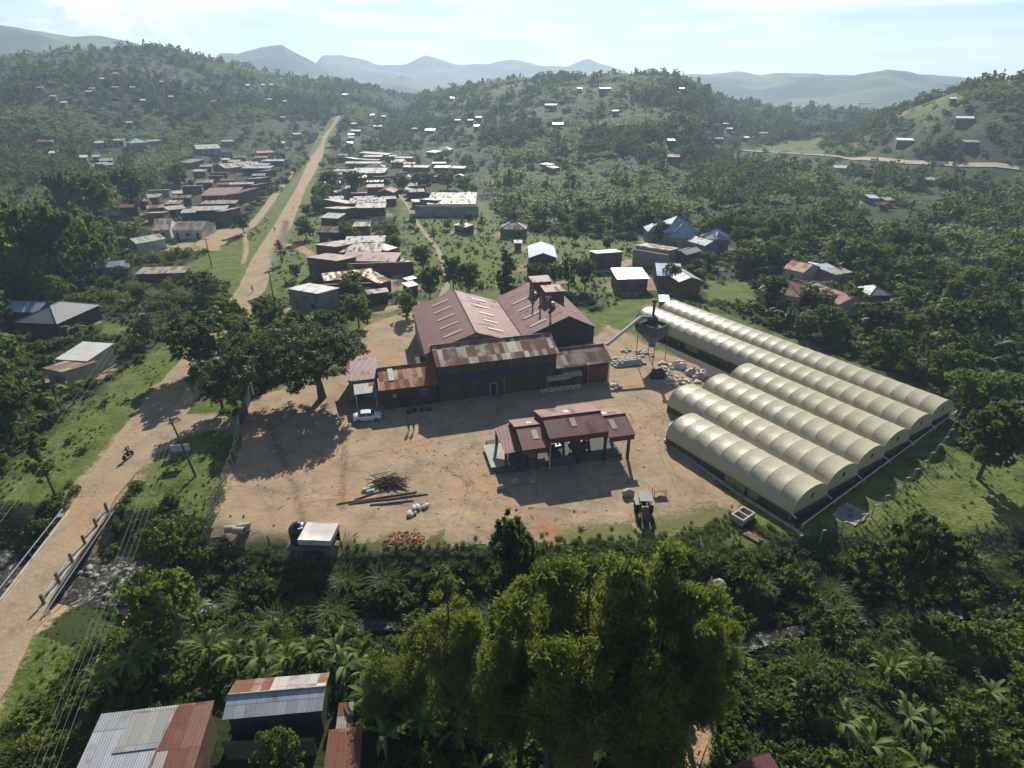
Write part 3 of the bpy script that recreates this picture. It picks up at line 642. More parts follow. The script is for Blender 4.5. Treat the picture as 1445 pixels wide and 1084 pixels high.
def make_tree(name, blobs, n, size, leaf, trunk, label, cat='tree', group=None, seed=1, bark='bark', **kw):
    kw.setdefault('shell', .5); V, Fq, T = leafcloud(blobs, n, size, seed, **kw); t = thing(name, label, cat, (0, 0, -900), 0, group)
    trunk.build('trunk', M[bark], t, True); link('crown', nmesh('crown', V, Fq, M[leaf], tint=T), t); return t
def euc_trunk(seed, h, r, B):
    rs = random.Random(seed); mb = MB(); l = rs.uniform(-.5, .5); m = rs.uniform(-.4, .4)
    pts = [(l * (f ** 2), m * f, h * f * .96 - .3 * (f == 0)) for f in (0, .25, .5, .75, 1)]; mb.tube(pts, [r * 1.3, r, r * .7, r * .42, r * .1], 7, 0, False)
    for b in B[1::3]: mb.tube([(l * .3, m * .5, max(h * .25, b[2] - 2.2)), (b[0] * .6, b[1] * .6, b[2] - .6), (b[0], b[1], b[2])], [r * .35, r * .2, r * .06], 5, 0, False)
    return mb
PROTO = {}
def protos():
    def bt(key, name, seed, h, w, n, size, leaf, nb=9, **kw):
        B = broad_blobs(seed, h, w, nb); tips = [(b[0], b[1], b[2]) for b in B[1:]]
        PROTO[key] = make_tree(name, B, n, size, leaf, trunk_mesh(h * .7, h * .022, tips, seed), None, 'tree', None, seed, **kw)
    for i in range(4): bt('broad%d' % i, 'broadleaf_tree', 20 + i, 8, 6.6, 4600, .34, ('leaf_broad', 'leaf_dark', 'leaf_broad', 'leaf_bright')[i], nb=(9, 11, 8, 10)[i])
    for i in range(2):
        B = [(.0, .0, z, r, r, 1.1) for z, r in ((1.6, 1.1), (2.8, 1.25), (4.0, 1.15), (5.2, .95), (6.3, .7), (7.3, .4))]
        PROTO['cyp%d' % i] = make_tree('conical_tree', B, 2600, .26, 'leaf_dark', trunk_mesh(7, .16, [], 3 + i, .05), None, 'tree', None, 40 + i, spread=.25)
    for i in range(4):
        B = euc_blobs(60 + i, 18, 7.0)
        PROTO['euc%d' % i] = make_tree('eucalyptus_tree', B, 22000, .165, 'leaf_euc', euc_trunk(60 + i, 18, .26, B), None, 'tree', None, 60 + i, per=26, spread=.95, shell=.15, droop=.8, asp=2.6)
    for i in range(2):
        B = euc_blobs(70 + i, 12, 5.0)
        PROTO['slim%d' % i] = make_tree('slender_tree', B, 3200, .30, 'leaf_bright', euc_trunk(70 + i, 12, .18, B), None, 'tree', None, 70 + i, per=36, spread=.36, shell=.4, droop=.4, asp=1.8)
    for i in range(4):
        cr, mb = banana_mesh(80 + i, (10, 9, 12, 9)[i], 9); t = thing('banana_plant', None, 'banana plant', (0, 0, -900))
        mb.build('stem', M['pseudostem'], t, True); link('leaf_crown', nmesh('leaf_crown', *cr[:2], M['leaf_banana'], tint=cr[2]), t); PROTO['ban%d' % i] = t
    for i in range(4):
        rs = random.Random(90 + i); B = [(rs.uniform(-.7, .7), rs.uniform(-.7, .7), rs.uniform(.4, 1.1), rs.uniform(.5, .9), rs.uniform(.5, .9), rs.uniform(.4, .75)) for _ in range(6)]
        V, Fq, T = leafcloud(B, 1100, .19, 90 + i, per=22, spread=.42)
        o = link('shrub', nmesh('shrub', V, Fq, M[('leaf_broad', 'leaf_bright', 'leaf_broad', 'leaf_dark')[i]], tint=T)); o.location = (0, 0, -900); tag(o, None, 'shrub'); PROTO['shrub%d' % i] = o
    for i in range(2):
        V, Fq, T = blades_mesh(100 + i, 190, 2.0, .09, .7, 4); o = link('reed_clump', nmesh('reed_clump', V, Fq, M['leaf_grass'], tint=T)); o.location = (0, 0, -900); tag(o, None, 'reed clump'); PROTO['reed%d' % i] = o
def far_sources():
    S = []
    for i in range(5):
        B = broad_blobs(120 + i, 8, 6.8, 7); cr = leafcloud(B, 620, .74, 120 + i, per=14, spread=.34, asp=1.25)
        S.append(join_mesh('far_tree', cr, trunk_mesh(5, .18, [], 5), ('leaf_broad', 'leaf_dark', 'leaf_broad', 'leaf_bright', 'leaf_dark')[i], 'bark'))
    for i in range(2):
        B = euc_blobs(130 + i, 12, 4.6); cr = leafcloud(B, 520, .66, 130 + i, per=12, spread=.4, shell=.4, asp=1.4); S.append(join_mesh('far_slender_tree', cr, trunk_mesh(11, .16, [], 6), 'leaf_euc' if i else 'leaf_bright', 'bark'))
    Bn = []
    for i in range(3):
        parts = []; 
        for k in range(3):
            cr, mb = banana_mesh(140 + i * 3 + k, 8, 3); a = 2 * PI * k / 3 + i; sc = .8 + .35 * ((k * 7 + i * 3) % 5) / 4
            parts.append((cr[0] * sc + np.array([1.3 * math.cos(a), 1.3 * math.sin(a), 0]), cr[1], cr[2]))
        V = np.vstack([p[0] for p in parts]); o = np.cumsum([0] + [len(p[0]) for p in parts[:-1]]); Fq = np.vstack([p[1] + q for p, q in zip(parts, o)]); T = np.hstack([p[2] for p in parts])
        Bn.append(join_mesh('far_banana', (V, Fq, T), MB(), 'leaf_banana', 'pseudostem'))
    Sh = []
    for i in range(3):
        rs = random.Random(150 + i); B = [(rs.uniform(-.9, .9), rs.uniform(-.9, .9), rs.uniform(.3, .9), .8, .8, .6) for _ in range(5)]
        Sh.append(join_mesh('low_shrub', leafcloud(B, 420, .27, 150 + i, per=14, spread=.45), MB(), ('leaf_broad', 'leaf_bright', 'leaf_dark')[i], 'bark'))
    for i in range(2): Sh.append(join_mesh('low_reed', blades_mesh(160 + i, 110, 1.7, .11, .8, 3), MB(), 'leaf_grass', 'bark'))
    return S, Bn, Sh
def stuff_instances(name, pts, meshes, label):
    """one object: its points carry a mesh index, a turn and a size; geometry nodes stand a plant on each"""
    P = np.array([p[:3] for p in pts], np.float32); me = bpy.data.meshes.new(name); me.vertices.add(len(P)); me.vertices.foreach_set('co', P.ravel())
    for nm, ty, col in (('idx', 'INT', 3), ('turn', 'FLOAT', 4), ('size', 'FLOAT', 5)):
        a = me.attributes.new(nm, ty, 'POINT'); a.data.foreach_set('value', np.array([p[col] for p in pts], np.int32 if ty == 'INT' else np.float32))
    o = link(name, me); tag(o, label, None, None, 'stuff'); ng = bpy.data.node_groups.new(name, 'GeometryNodeTree')
    ng.interface.new_socket('Geometry', in_out='INPUT', socket_type='NodeSocketGeometry'); ng.interface.new_socket('Geometry', in_out='OUTPUT', socket_type='NodeSocketGeometry')
    gi = ng.nodes.new('NodeGroupInput'); go = ng.nodes.new('NodeGroupOutput'); jn = ng.nodes.new('GeometryNodeJoinGeometry'); L = ng.links.new
    def na(nm, ty):
        d = ng.nodes.new('GeometryNodeInputNamedAttribute'); d.data_type = ty; d.inputs[0].default_value = nm; return d.outputs[0]
    idx = na('idx', 'INT'); cx = ng.nodes.new('ShaderNodeCombineXYZ'); L(na('turn', 'FLOAT'), cx.inputs[2]); sz = na('size', 'FLOAT')
    for k, m in enumerate(meshes):
        so = bpy.data.objects.new(m.name, m); oi = ng.nodes.new('GeometryNodeObjectInfo'); oi.inputs[0].default_value = so
        ip = ng.nodes.new('GeometryNodeInstanceOnPoints'); cp = ng.nodes.new('FunctionNodeCompare'); cp.data_type = 'INT'; cp.operation = 'EQUAL'
        ia = [s for s in cp.inputs if s.type == 'INT']; L(idx, ia[0]); ia[1].default_value = k
        L(gi.outputs[0], ip.inputs['Points']); L(cp.outputs[0], ip.inputs['Selection']); L(oi.outputs['Geometry'], ip.inputs['Instance']); L(cx.outputs[0], ip.inputs['Rotation']); L(sz, ip.inputs['Scale']); L(ip.outputs[0], jn.inputs[0])
    L(jn.outputs[0], go.inputs[0]); md = o.modifiers.new('plants', 'NODES'); md.node_group = ng; return o
# ------------------------------------------------------------------ houses
HOUSEPADS = []; HOUSERECT = []; SIGHT = []
def proj(x, y, z):
    zc = y * cP - (z - HC) * sP; return 722.5 + F * x / zc, 542 - F * (y * sP + (z - HC) * cP) / zc
def sight(x, y, z): SIGHT.append((*proj(x, y, z), math.hypot(x, y)))
DLAB = {}
def place(A, B, Cc, e, rise):
    """eave corners in the photograph -> centre, yaw, length, depth, ground"""
    a = at(*A, e); b = at(*B, e); ux, uy = b[0] - a[0], b[1] - a[1]; L = math.hypot(ux, uy); ux /= L; uy /= L
    if isinstance(Cc, (int, float)): D = Cc
    else:
        c = at(*Cc, e + rise); D = abs((c[0] - b[0]) * -uy + (c[1] - b[1]) * ux)
    D = max(2.0, min(D, 22)); cx = (a[0] + b[0]) / 2 - uy * D / 2; cy = (a[1] + b[1]) / 2 + ux * D / 2
    return cx, cy, math.atan2(uy, ux), L, D
def roof_parts(kind, L, D, e, rise, th=.05):
    """roof sheets in the house's own frame (front eave at y=-D/2); returns [(quad, uvs or None)], wall top outline"""
    l, d = L / 2, D / 2; S = []
    if kind == 'gx': S = [[(-l, -d, e), (l, -d, e), (l, 0, e + rise), (-l, 0, e + rise)], [(l, d, e), (-l, d, e), (-l, 0, e + rise), (l, 0, e + rise)]]
    elif kind == 'gy': S = [[(l, -d, e), (l, d, e), (0, d, e + rise), (0, -d, e + rise)], [(-l, d, e), (-l, -d, e), (0, -d, e + rise), (0, d, e + rise)]]
    elif kind == 's+': S = [[(-l, -d, e), (l, -d, e), (l, d, e + rise), (-l, d, e + rise)]]
    elif kind == 's-': S = [[(-l, -d, e + rise), (l, -d, e + rise), (l, d, e), (-l, d, e)]]
    elif kind == 'hip':
        k = min(l, d) * .98
        if l >= d: p, q = (-l + k, 0, e + rise), (l - k, 0, e + rise)
        else: p, q = (0, -d + k, e + rise), (0, d - k, e + rise)
        if l >= d: S = [[(-l, -d, e), (l, -d, e), q, p], [(l, d, e), (-l, d, e), p, q], [(l, -d, e), (l, d, e), q], [(-l, d, e), (-l, -d, e), p]]
        else: S = [[(l, -d, e), (l, d, e), q, p], [(-l, d, e), (-l, -d, e), p, q], [(-l, -d, e), (l, -d, e), p], [(l, d, e), (-l, d, e), q]]
    return S
def walls(mb, kind, L, D, e, rise, ov=.3, base=-.6, mi=0):
    l, d = L / 2 - ov, D / 2 - ov
    def zt(x, y):
        if kind == 'gx': return e + rise * (1 - abs(y) / (D / 2))
        if kind == 'gy': return e + rise * (1 - abs(x) / (L / 2))
        if kind == 's+': return e + rise * (y + D / 2) / D
        if kind == 's-': return e + rise * (D / 2 - y) / D
        return e + rise * ov / (min(L, D) / 2) * .9
    def col(x, y): return (x, y, zt(x, y) - .07)
    def side(a, b, mid=None):
        top = [col(*b)] + ([col(*mid)] if mid else []) + [col(*a)]; w = math.dist(a, b)
        pts = [(a[0], a[1], base), (b[0], b[1], base)] + top; uv = [(0, base), (w, base)] + [((w, p[2]) if i == 0 else ((0, p[2]) if i == len(top) - 1 else (w / 2, p[2]))) for i, p in enumerate(top)]
        mb.poly(pts, mi, uv)
    side((-l, -d), (l, -d), (0, -d) if kind == 'gy' else None); side((l, d), (-l, d), (0, d) if kind == 'gy' else None)
    side((l, -d), (l, d), (l, 0) if kind == 'gx' else None); side((-l, d), (-l, -d), (-l, 0) if kind == 'gx' else None)
    if kind in ('gx', 'hip', 's+', 's-', 'gy'):
        pass
def house(A, B, Cc, kind='s+', roof='tin_grey', wall='mud', e=2.8, rise=None, label=None, cat='house', group=None, name='house', openings=True, ridge=None, doors=None, zoff=0.0):
    r0 = .5 if rise is None else rise
    cx, cy, yaw, L, D = place(A, B, Cc, e, r0 if kind in ('s+', 'gx0') else 0)
    if rise is None: rise = {'gx': D * .17, 'gy': L * .17, 's+': D * .1, 's-': D * .1, 'hip': min(L, D) * (.33 if label and 'pyramid' in label or 'highest blue' in (label or '') else .22)}[kind]
    z = min(gz(cx, cy), gz(cx + 2, cy), gz(cx - 2, cy)) + zoff
    t = thing(name, label, cat, (cx, cy, z), yaw, group)
    mb = MB(); walls(mb, kind, L, D, e, rise, min(.3, D * .12), -3 if z > 3 else -.6); mb.build('wall', M[wall], t)
    rb = MB()
    for q in roof_parts(kind, L, D, e, rise): rb.slab(q, .05)
    rf = rb.build('roof', M[roof], t)
    if kind in ('gx', 'gy', 'hip') and ridge is not False:
        l, d = L / 2, D / 2; k = min(l, d) * .98; c = MB(); zz = e + rise + .02
        if kind == 'gx' or (kind == 'hip' and l >= d): k2 = 0 if kind == 'gx' else k; c.tube([(-l + k2, 0, zz), (l - k2, 0, zz)], .09, 5)
        else: k2 = 0 if kind == 'gy' else k; c.tube([(0, -d + k2, zz), (0, d - k2, zz)], .09, 5)
        if kind == 'hip':
            for sx in (-1, 1):
                for sy in (-1, 1): c.tube([(sx * l, sy * d, e + .03), (sx * (l - k) if l >= d else 0, 0 if l >= d else sy * (d - k), zz)], .07, 5)
        c.build('ridge_cap', M[roof], rf)
    if openings:
        ov = min(.3, D * .12); n = max(1, int((L - 1.2) / 2.9)) if doors is None else doors; yw = -D / 2 + ov
        for i in range(min(n, 6)):
            x = -L / 2 + (i + .5) * L / n; isd = (i % 2 == 0) if n > 1 else True
            if isd:
                h = min(2.1, e - .4); d = MB().box(0, 0, h / 2, .95, .07, h).build('door', M['doorwood' if (i + int(abs(cx))) % 3 else 'doorpaint'], t); d.location = (x, yw - .01, 0)
            else:
                d = MB().box(0, 0, 0, 1.0, .08, .95).build('window_frame', M['doorwood'], t); d.location = (x, yw - .005, min(1.5, e - .8)); MB().box(0, -.05, 0, .8, .03, .75).build('pane', M['shade_black'], d)
    HOUSEPADS.append((cx, cy, max(L, D) * .5 + .8)); c_, s_ = math.cos(yaw), math.sin(yaw)
    for i, j, k in ((0, 0, e + rise * .6), (-.34, -.3, e), (.34, -.3, e), (-.3, .3, e), (.3, .3, e), (0, -.5, e * .6)): sight(cx + c_ * i * L - s_ * j * D, cy + s_ * i * L + c_ * j * D, z + k)
    m = 1.2; HOUSERECT.append(([(cx + c_ * i * (L / 2 + m) - s_ * j * (D / 2 + m), cy + s_ * i * (L / 2 + m) + c_ * j * (D / 2 + m)) for i, j in ((-1, -1), (1, -1), (1, 1), (-1, 1))], cx, cy, max(L, D)))
    return t
VILLAGE = [
 # east side of the street, nearest first
 ((404.3, 411.7), (448.4, 419.2), (452, 401.8), 's-', 'tin_grey', 'cement', 4.0, 'tall cement shop with a plain grey shed roof, nearest the big spreading tree'),
 ((457, 396.8), (530.6, 389.3), (533, 378), 's+', 'tin_rust', 'brick', 3.2, 'long low house with streaky rust and pale roof sheets behind the dark courtyard wall'),
 ((534, 400.5), (553.8, 395.5), (556.8, 378), 's+', 'tin_rust', 'brick', 2.8, 'narrow deep outbuilding with ribbed rusty roof at the end of the courtyard'),
 ((518, 415.5), (549, 411.7), 2.6, 's+', 'tin_tan', 'darkwall', 3.0, 'dark flat topped latrine block at the corner of the courtyard'),
 ((431.7, 367.4), (475.8, 373), (482, 359.4), 's-', 'maroon_old', 'brick', 4.0, 'brown red shed roofed shop with a stepped side and blank dark brick wall'),
 ((478, 368), (558, 369.5), (559, 357.4), 's+', 'maroon_old', 'brick', 3.2, 'very long red brown roofed house joined to the brick shop'),
 ((477, 356.4), (538, 355), (539.3, 343.7), 's+', 'tin_tan', 'brick', 3.4, 'long house with one half of its roof rusty and the other half bare'),
 ((485.8, 342.5), (543, 341), (543, 332.7), 's+', 'tin_white', 'brick', 3.6, 'long house with an even pale cream roof behind the half rusty one'),
 ((444, 350.7), (473.3, 354.4), (483.3, 339), 's-', 'tin_tan', 'mud', 3.8, 'square shop with dull grey brown roof behind the brown red shop'),
 ((545, 354.4), (561.8, 349.4), (562, 334.5), 's+', 'tin_grey', 'brick', 2.8, 'two tone grey and brown outbuilding closing the yard end'),
 ((447.7, 327.5), (478.3, 328.3), 8, 'gx', 'tin_brown', 'darkwall', 3.0, 'dark brown house with a small front gable beside a round tree'),
 ((497, 320), (522, 319.5), (522, 313), 's+', 'tin_tan', 'mud', 3.2, 'small brown house with a pale flat roof standing alone in the garden'),
 ((451, 307.6), (477, 308.8), (477.5, 301.4), 's+', 'tin_white', 'brick', 3.4, 'lowest of the three stepped pale roofed shops'),
 ((455.9, 297.6), (484, 299.6), (486.5, 291.6), 's-', 'tin_tan', 'brick', 3.6, 'middle one of the three stepped pale roofed shops'),
 ((455, 283.7), (488.3, 290), (491, 283.4), 's-', 'tin_white', 'brick', 3.8, 'uppermost of the three stepped shops, with a long slanting white roof'),
 ((493, 286.7), (544.8, 285), (545, 279), 's+', 'tin_tan', 'darkwall', 4.2, 'tall dark walled block with a dull pale roof strip behind a silver one'),
 ((499.5, 294), (543.6, 293), (543.6, 287), 's+', 'tin_white', 'darkwall', 3.4, 'dark walled block with a gleaming silver roof strip'),
 ((517, 264.7), (541, 264.2), 6, 's+', 'maroon_old', 'brick', 3.0, 'middle wing of the old red roofed house behind a dark round tree'),
 ((530.6, 271.7), (554.8, 272.2), 9, 'gy', 'redtile', 'darkwall', 3.4, 'red gabled house end facing the dark garden'),
 ((516.4, 257), (540.6, 256.8), 4, 's+', 'tin_rust', 'brick', 3.0, 'short shed with red and white striped roof sheets'),
 ((484.5, 266.7), (500, 266.7), 6, 's+', 'maroon_old', 'brick', 3.0, 'far wing of the red roofed house half behind a dark tree'),
 ((494, 244.3), (542.3, 244.3), (544.8, 239), 's+', 'tin_white', 'mud', 3.4, 'long bright white roofed house nearest the dark garden trees'),
 ((468.3, 241.6), (493, 242.3), 6, 's+', 'tin_tan', 'mud', 3.0, 'dull white roofed shop joined to the long bright house'),
 ((485.8, 231), (536.8, 231), 6, 's+', 'tin_white', 'mud', 3.2, 'long white roofed house with a brown wall, second row back'),
 ((513, 236.6), (541.8, 236.6), 8, 'hip', 'tin_tan', 'cream', 3.0, 'yellowish hip roofed house between two long white roofs'),
 ((512, 221.4), (538.6, 221.4), 6, 's+', 'tin_white', 'mud', 3.2, 'white roofed house in the third row back from the garden'),
 ((505.7, 215.7), (545.6, 218.7), 6, 's+', 'tin_grey', 'mud', 3.2, 'slanting grey white roof at the back of the packed rows'),
 ((484.5, 223), (500.7, 226), 6, 's-', 'tin_grey', 'mud', 3.2, 'slanting grey roofed kiosk near the market square'),
 ((503, 225.4), (533, 226.6), 4, 's+', 'tin_tan', 'brick', 3.0, 'brown strip of a roof between two long white roofs'),
 ((555.5, 222.9), (567, 223.6), 5, 's+', 'tin_white', 'mud', 3.0, 'small white roof at the street end of the eastern cluster'),
 ((568, 223.4), (583.7, 223.4), 5, 's+', 'tin_white', 'mud', 3.0, 'small white roof above the red one in the eastern cluster'),
 ((568, 231.9), (585.4, 231.9), 6, 's+', 'orangetile', 'mud', 3.0, 'only reddish roof in the eastern cluster'),
 ((567, 236), (604, 236.6), 6, 's+', 'tin_white', 'mud', 3.0, 'longest silver roof of the eastern cluster'),
 ((609, 231), (629.5, 231), 5, 's+', 'tin_white', 'mud', 3.0, 'backmost white roof of the far eastern row'),
 ((611.6, 236.8), (634.5, 236.8), 6, 's+', 'tin_grey', 'mud', 3.0, 'grey white roof in the middle of the far eastern row'),
 ((634.5, 237.3), (655, 237.8), 6, 's+', 'tin_white', 'mud', 3.0, 'white roof at the outer end of the far eastern row'),
 ((602.9, 249), (621.5, 249.3), 5, 's+', 'tin_white', 'mud', 3.0, 'front white roof beside a dark round tree in the eastern row'),
 ((641.5, 248.8), (653.4, 248.8), 5, 'gy', 'tin_white', 'mud', 3.0, 'tiny white gable on the outer side of the dark round tree'),
 ((600.4, 214.9), (614, 216), 8, 's+', 'tin_grey', 'mud', 3.2, 'pale annex beside the lone hip roofed house in the trees'),
 ((611.6, 212.4), (633.5, 211.9), 10, 'hip', 'tin_grey', 'cream', 3.2, 'pale hip roofed house alone in the trees beyond the eastern rows'),
 ((602, 288.4), (671.4, 288.4), (669, 276), 's+', 'tin_white', 'cement', 4.2, 'big hall with dazzling silver roof behind a blank grey wall in the meadow'),
 ((591, 284), (617, 285.5), 7, 's-', 'tin_white', 'brick', 4.6, 'brick annex with a slanting silver roof at the end of the dazzling hall'),
 ((655, 274.5), (668, 274.5), 4, 'gy', 'tin_white', 'mud', 3.2, 'tiny white gable just behind the dazzling silver roofed hall'),
 ((639.7, 317.6), (657.7, 321.3), (659, 314.6), 's+', 'tin_brown', 'darkwall', 2.4, 'little dark hut standing alone in the green meadow'),
 ((575.5, 396), (589, 392.3), (589, 385.8), 's+', 'tin_blue', 'mud', 2.4, 'upper one of two tiny blue roofed sheds below the brick block'),
 ((575.5, 405.5), (591.7, 402), 3.2, 's+', 'tin_grey', 'brick', 2.6, 'lower one of two tiny sheds below the brick block, grey roofed'),
 ((563.5, 368.5), (569, 368.5), 2.2, 's+', 'tin_white', 'mud', 2.0, 'tiny white privy roof in the grass behind the brick block'),
 ((570, 371.5), (577, 371.5), 2.2, 's+', 'tin_white', 'mud', 2.0, 'second and larger white privy roof in the grass behind the brick block'),
 # west side of the street
 ((265.7, 298.2), (318.8, 296.2), (318.8, 290.7), 's+', 'tin_white', 'darkwall', 4.2, 'long dark walled row house with a bright white roof facing the open lot'),
 ((316, 299.9), (340.7, 294.2), (345, 289.7), 's-', 'tin_grey', 'brick', 4.6, 'grey roofed corner shop at the street end of the dark row house'),
 ((254, 300.9), (275.8, 299.9), 5, 's+', 'tin_grey', 'darkwall', 4.0, 'grey roofed back end of the dark row house'),
 ((282.5, 288.3), (332, 287.3), (332, 282.6), 's+', 'tin_tan', 'brick', 3.6, 'long roof half white half rusty behind the dark row house'),
 ((282.5, 276.5), (332.6, 275.5), (332, 267.4), 's+', 'maroon_old', 'brick', 3.8, 'long house with a wide faded pink roof'),
 ((335.7, 275.5), (366.7, 266.4), 6, 's-', 'maroon', 'brick', 4.2, 'maroon shop roof slanting toward the street beside the pink roof'),
 ((322, 260.7), (357, 259.9), 4, 's+', 'tin_white', 'brick', 3.4, 'thin white roof strip behind the pink roofed house'),
 ((367.5, 255.2), (383.4, 252.6), (387, 247), 's-', 'tin_grey', 'brick', 3.8, 'green grey shop roof half way up the western row'),
 ((359, 262.3), (377.7, 259.3), 4, 's-', 'tin_grey', 'brick', 3.4, 'narrow grey shop roof in front of the green grey one'),
 ((339.7, 237.6), (381.7, 237.6), (381.7, 234.3), 's+', 'tin_white', 'darkwall', 3.8, 'long pink white roof over a dark wall in the upper western row'),
 ((374.8, 242.6), (391, 240), 5, 's-', 'tin_grey', 'mud', 3.6, 'slanting grey kiosk roof below the long pink white roof'),
 ((368.8, 227.4), (400, 227.4), 5, 's+', 'tin_white', 'mud', 3.4, 'white roof nearest the market square on the western side'),
 ((343.8, 232.5), (377, 233.3), 5, 's+', 'tin_grey', 'mud', 3.4, 'greyish roof directly behind the long pink white one'),
 ((299, 236), (318, 238), (335.7, 229.3), 'gy', 'tin_tan', 'mud', 3.2, 'tan gabled barn turned sideways among the western gardens'),
 ((363, 215.9), (387.4, 215.9), 7, 's+', 'orangetile', 'mud', 3.2, 'tan orange roof behind the western row near the square'),
 ((276.8, 210.2), (312.3, 212.2), (323.5, 206.5), 's+', 'tin_white', 'cement', 3.6, 'big white roofed hall behind the western gardens'),
 ((251.5, 227.8), (267.7, 230.9), (275.8, 225), 's+', 'tin_tan', 'mud', 3.0, 'small tan roof in front of the big white hall'),
 ((314.4, 225.8), (326, 225.8), 6, 's+', 'tin_grey', 'mud', 3.0, 'small grey roof between the tan barn and the western row'),
 ((182.5, 203.5), (211, 204), 12, 'hip', 'green_tin', 'cement', 4.0, 'pale green hip roofed hall at the foot of the western hill'),
 ((209, 200), (228, 200), 6, 's+', 'tin_grey', 'cement', 3.4, 'grey blue roof next to the pale green hall'),
 ((133.4, 200.8), (151.8, 202.5), 8, 's+', 'tin_white', 'cement', 3.4, 'broad white roof at the foot of the western hill'),
 ((157, 198.5), (174, 199), 6, 's+', 'tin_white', 'cement', 3.4, 'smaller white roof between the broad white one and the green hall'),
 ((315, 200), (331, 200), 6, 's+', 'tin_white', 'cement', 3.4, 'lone white roof behind the big white hall'),
 ((415.3, 190), (427, 190), 6, 's+', 'tin_white', 'cement', 3.6, 'square white roof beside the far end of the street'),
 ((438, 196.5), (445, 195), 4, 's-', 'tin_white', 'cement', 3.2, 'first of three striped white stall roofs by the upper street'),
 ((441, 192.5), (447.5, 191), 4, 's-', 'tin_white', 'cement', 3.2, 'second of three striped white stall roofs by the upper street'),
 ((443.5, 188.5), (450, 187), 4, 's-', 'tin_white', 'cement', 3.2, 'topmost of three striped white stall roofs by the upper street'),
 ((139, 231), (158, 231), 5, 's+', 'tin_grey', 'mud', 3.0, 'grey roof deep among the western trees'),
 ((140, 224.5), (157, 224.5), 4, 's+', 'tin_grey', 'mud', 3.0, 'second grey roof just above the one deep in the western trees'),
 ((207, 295), (232, 293), 6, 'gx', 'tin_rust', 'darkwall', 2.8, 'rusty roofed dark cottage behind the open lot'),
 ((236, 297), (263, 294), 6, 's+', 'tin_grey', 'darkwall', 2.8, 'grey roofed cottage beside the rusty roofed one'),
 ((243, 274), (258, 273), 6, 's+', 'tin_white', 'mud', 2.8, 'small white roof in the trees behind the cottages'),
 ((241, 325.3), (284, 325.3), (284, 315.3), 'gx', 'tin_tan', 'whitewash', 3.0, 'whitewashed row with dull tin roof at the back of the open lot'),
 ((214.7, 326), (240.4, 324.3), (240.4, 312.8), 'gx', 'tin_tan', 'whitewash', 3.0, 'shorter whitewashed wing in the corner of the open lot'),
 ((176.4, 340), (191.8, 344.7), (214.7, 331.7), 'gy', 'tin_grey', 'whitewash', 2.8, 'turned wing with ribbed grey roof at the side of the open lot'),
 ((127, 379), (174, 376), (178, 368), 'gx', 'tin_blue', 'cement', 2.8, 'blue grey roofed house half sunk in dark trees'),
 ((189.8, 387), (260.3, 385), (268.6, 375.3), 's+', 'tin_tan', 'brick', 2.4, 'long low shed with patchy grey roof behind a dark hedge'),
 ((18.7, 455), (80.2, 457.6), (142, 430), 'hip', 'tin_slate', 'darkwall', 3.2, 'large villa with a smooth grey hip roof and pale ridges'),
 ((2, 440), (52, 441), 7, 'gx', 'tin_blue', 'darkwall', 3.0, 'bluish roofed rear wing behind the large grey villa'),
 ((77, 507), (123, 510), (157, 485.5), 's+', 'tarpwhite_roof', 'cream', 3.0, 'shed with a smooth white flat roof in the hedged garden'),
 ((60, 524), (90, 530), 6, 's-', 'tin_brown', 'cream', 2.7, 'cream walled cottage with dark stepped roof beside the white roofed shed'),
 # east of the factory
 ((704.5, 323.5), (742.4, 324.3), 8, 'hip', 'tin_tan', 'mud', 2.8, 'tan hip roofed cottage on the upper edge of the meadow'),
 ((746, 364), (786.4, 364), (779, 347), 'gy', 'tin_blue', 'darkwall', 4.0, 'tall dark barn with a bright blue white gabled roof'),
 ((725, 343), (737, 343), 3, 's+', 'tin_white', 'mud', 2.4, 'little white roofed hut behind the blue white barn'),
 ((841.5, 361), (880, 358.4), (874.4, 351), 's-', 'tin_grey', 'brick', 4.0, 'brick block with a raised white edged parapet roof'),
 ((870.7, 394), (916.7, 393), (912.3, 378.6), 's+', 'tin_bright', 'mud', 3.4, 'brown house with a plain glaring white roof'),
 ((927, 389), (964, 390), (972.8, 373.4), 'gx', 'tin_blue', 'brick', 3.6, 'long blue grey roofed house behind a small dark tree'),
 ((958.3, 398.3), (992, 396.5), 10, 'gy', 'tin_grey', 'brick', 3.6, 'brick house with a steep grey gable facing the greenhouses'),
 ((948.6, 355.4), (969, 360), (991, 354), 'gy', 'tin_grey', 'brick', 3.2, 'grey roofed house between the long dark row and the steep gable'),
 ((894.8, 349.7), (943, 357.7), (949, 348.4), 's-', 'tin_brown', 'cement', 4.2, 'long dark row of rooms with a white edge along its flat roof'),
 ((969.8, 340), (995, 347), (1009.4, 341), 'gx', 'tin_white', 'cement', 3.2, 'pale roofed wing under the blue white pyramids'),
 ((943, 335.5), (986.5, 336), 11, 'hip', 'tin_blue', 'cement', 3.4, 'front blue white pyramid roof of the villa cluster'),
 ((939, 328.5), (987.7, 326.8), 12, 'hip', 'tin_blue', 'cement', 4.6, 'largest and highest blue white hip roof of the villa cluster'),
 ((914.3, 327.3), (935.4, 327.3), 8, 'hip', 'tin_blue', 'cement', 4.0, 'small outlying blue white pyramid behind a dark tree'),
 ((986.5, 334.7), (1010, 338.5), 9, 'hip', 'tin_blue', 'cement', 3.6, 'blue white pyramid third along the villa cluster'),
 ((1009, 339.7), (1031, 337.7), 8, 'hip', 'tin_blue', 'cement', 3.2, 'outermost low blue white pyramid of the villa cluster'),
 ((930.4, 425.7), (945.4, 426.4), 4, 's+', 'tin_blue', 'darkwall', 2.4, 'small dark blue shed behind the long greenhouses'),
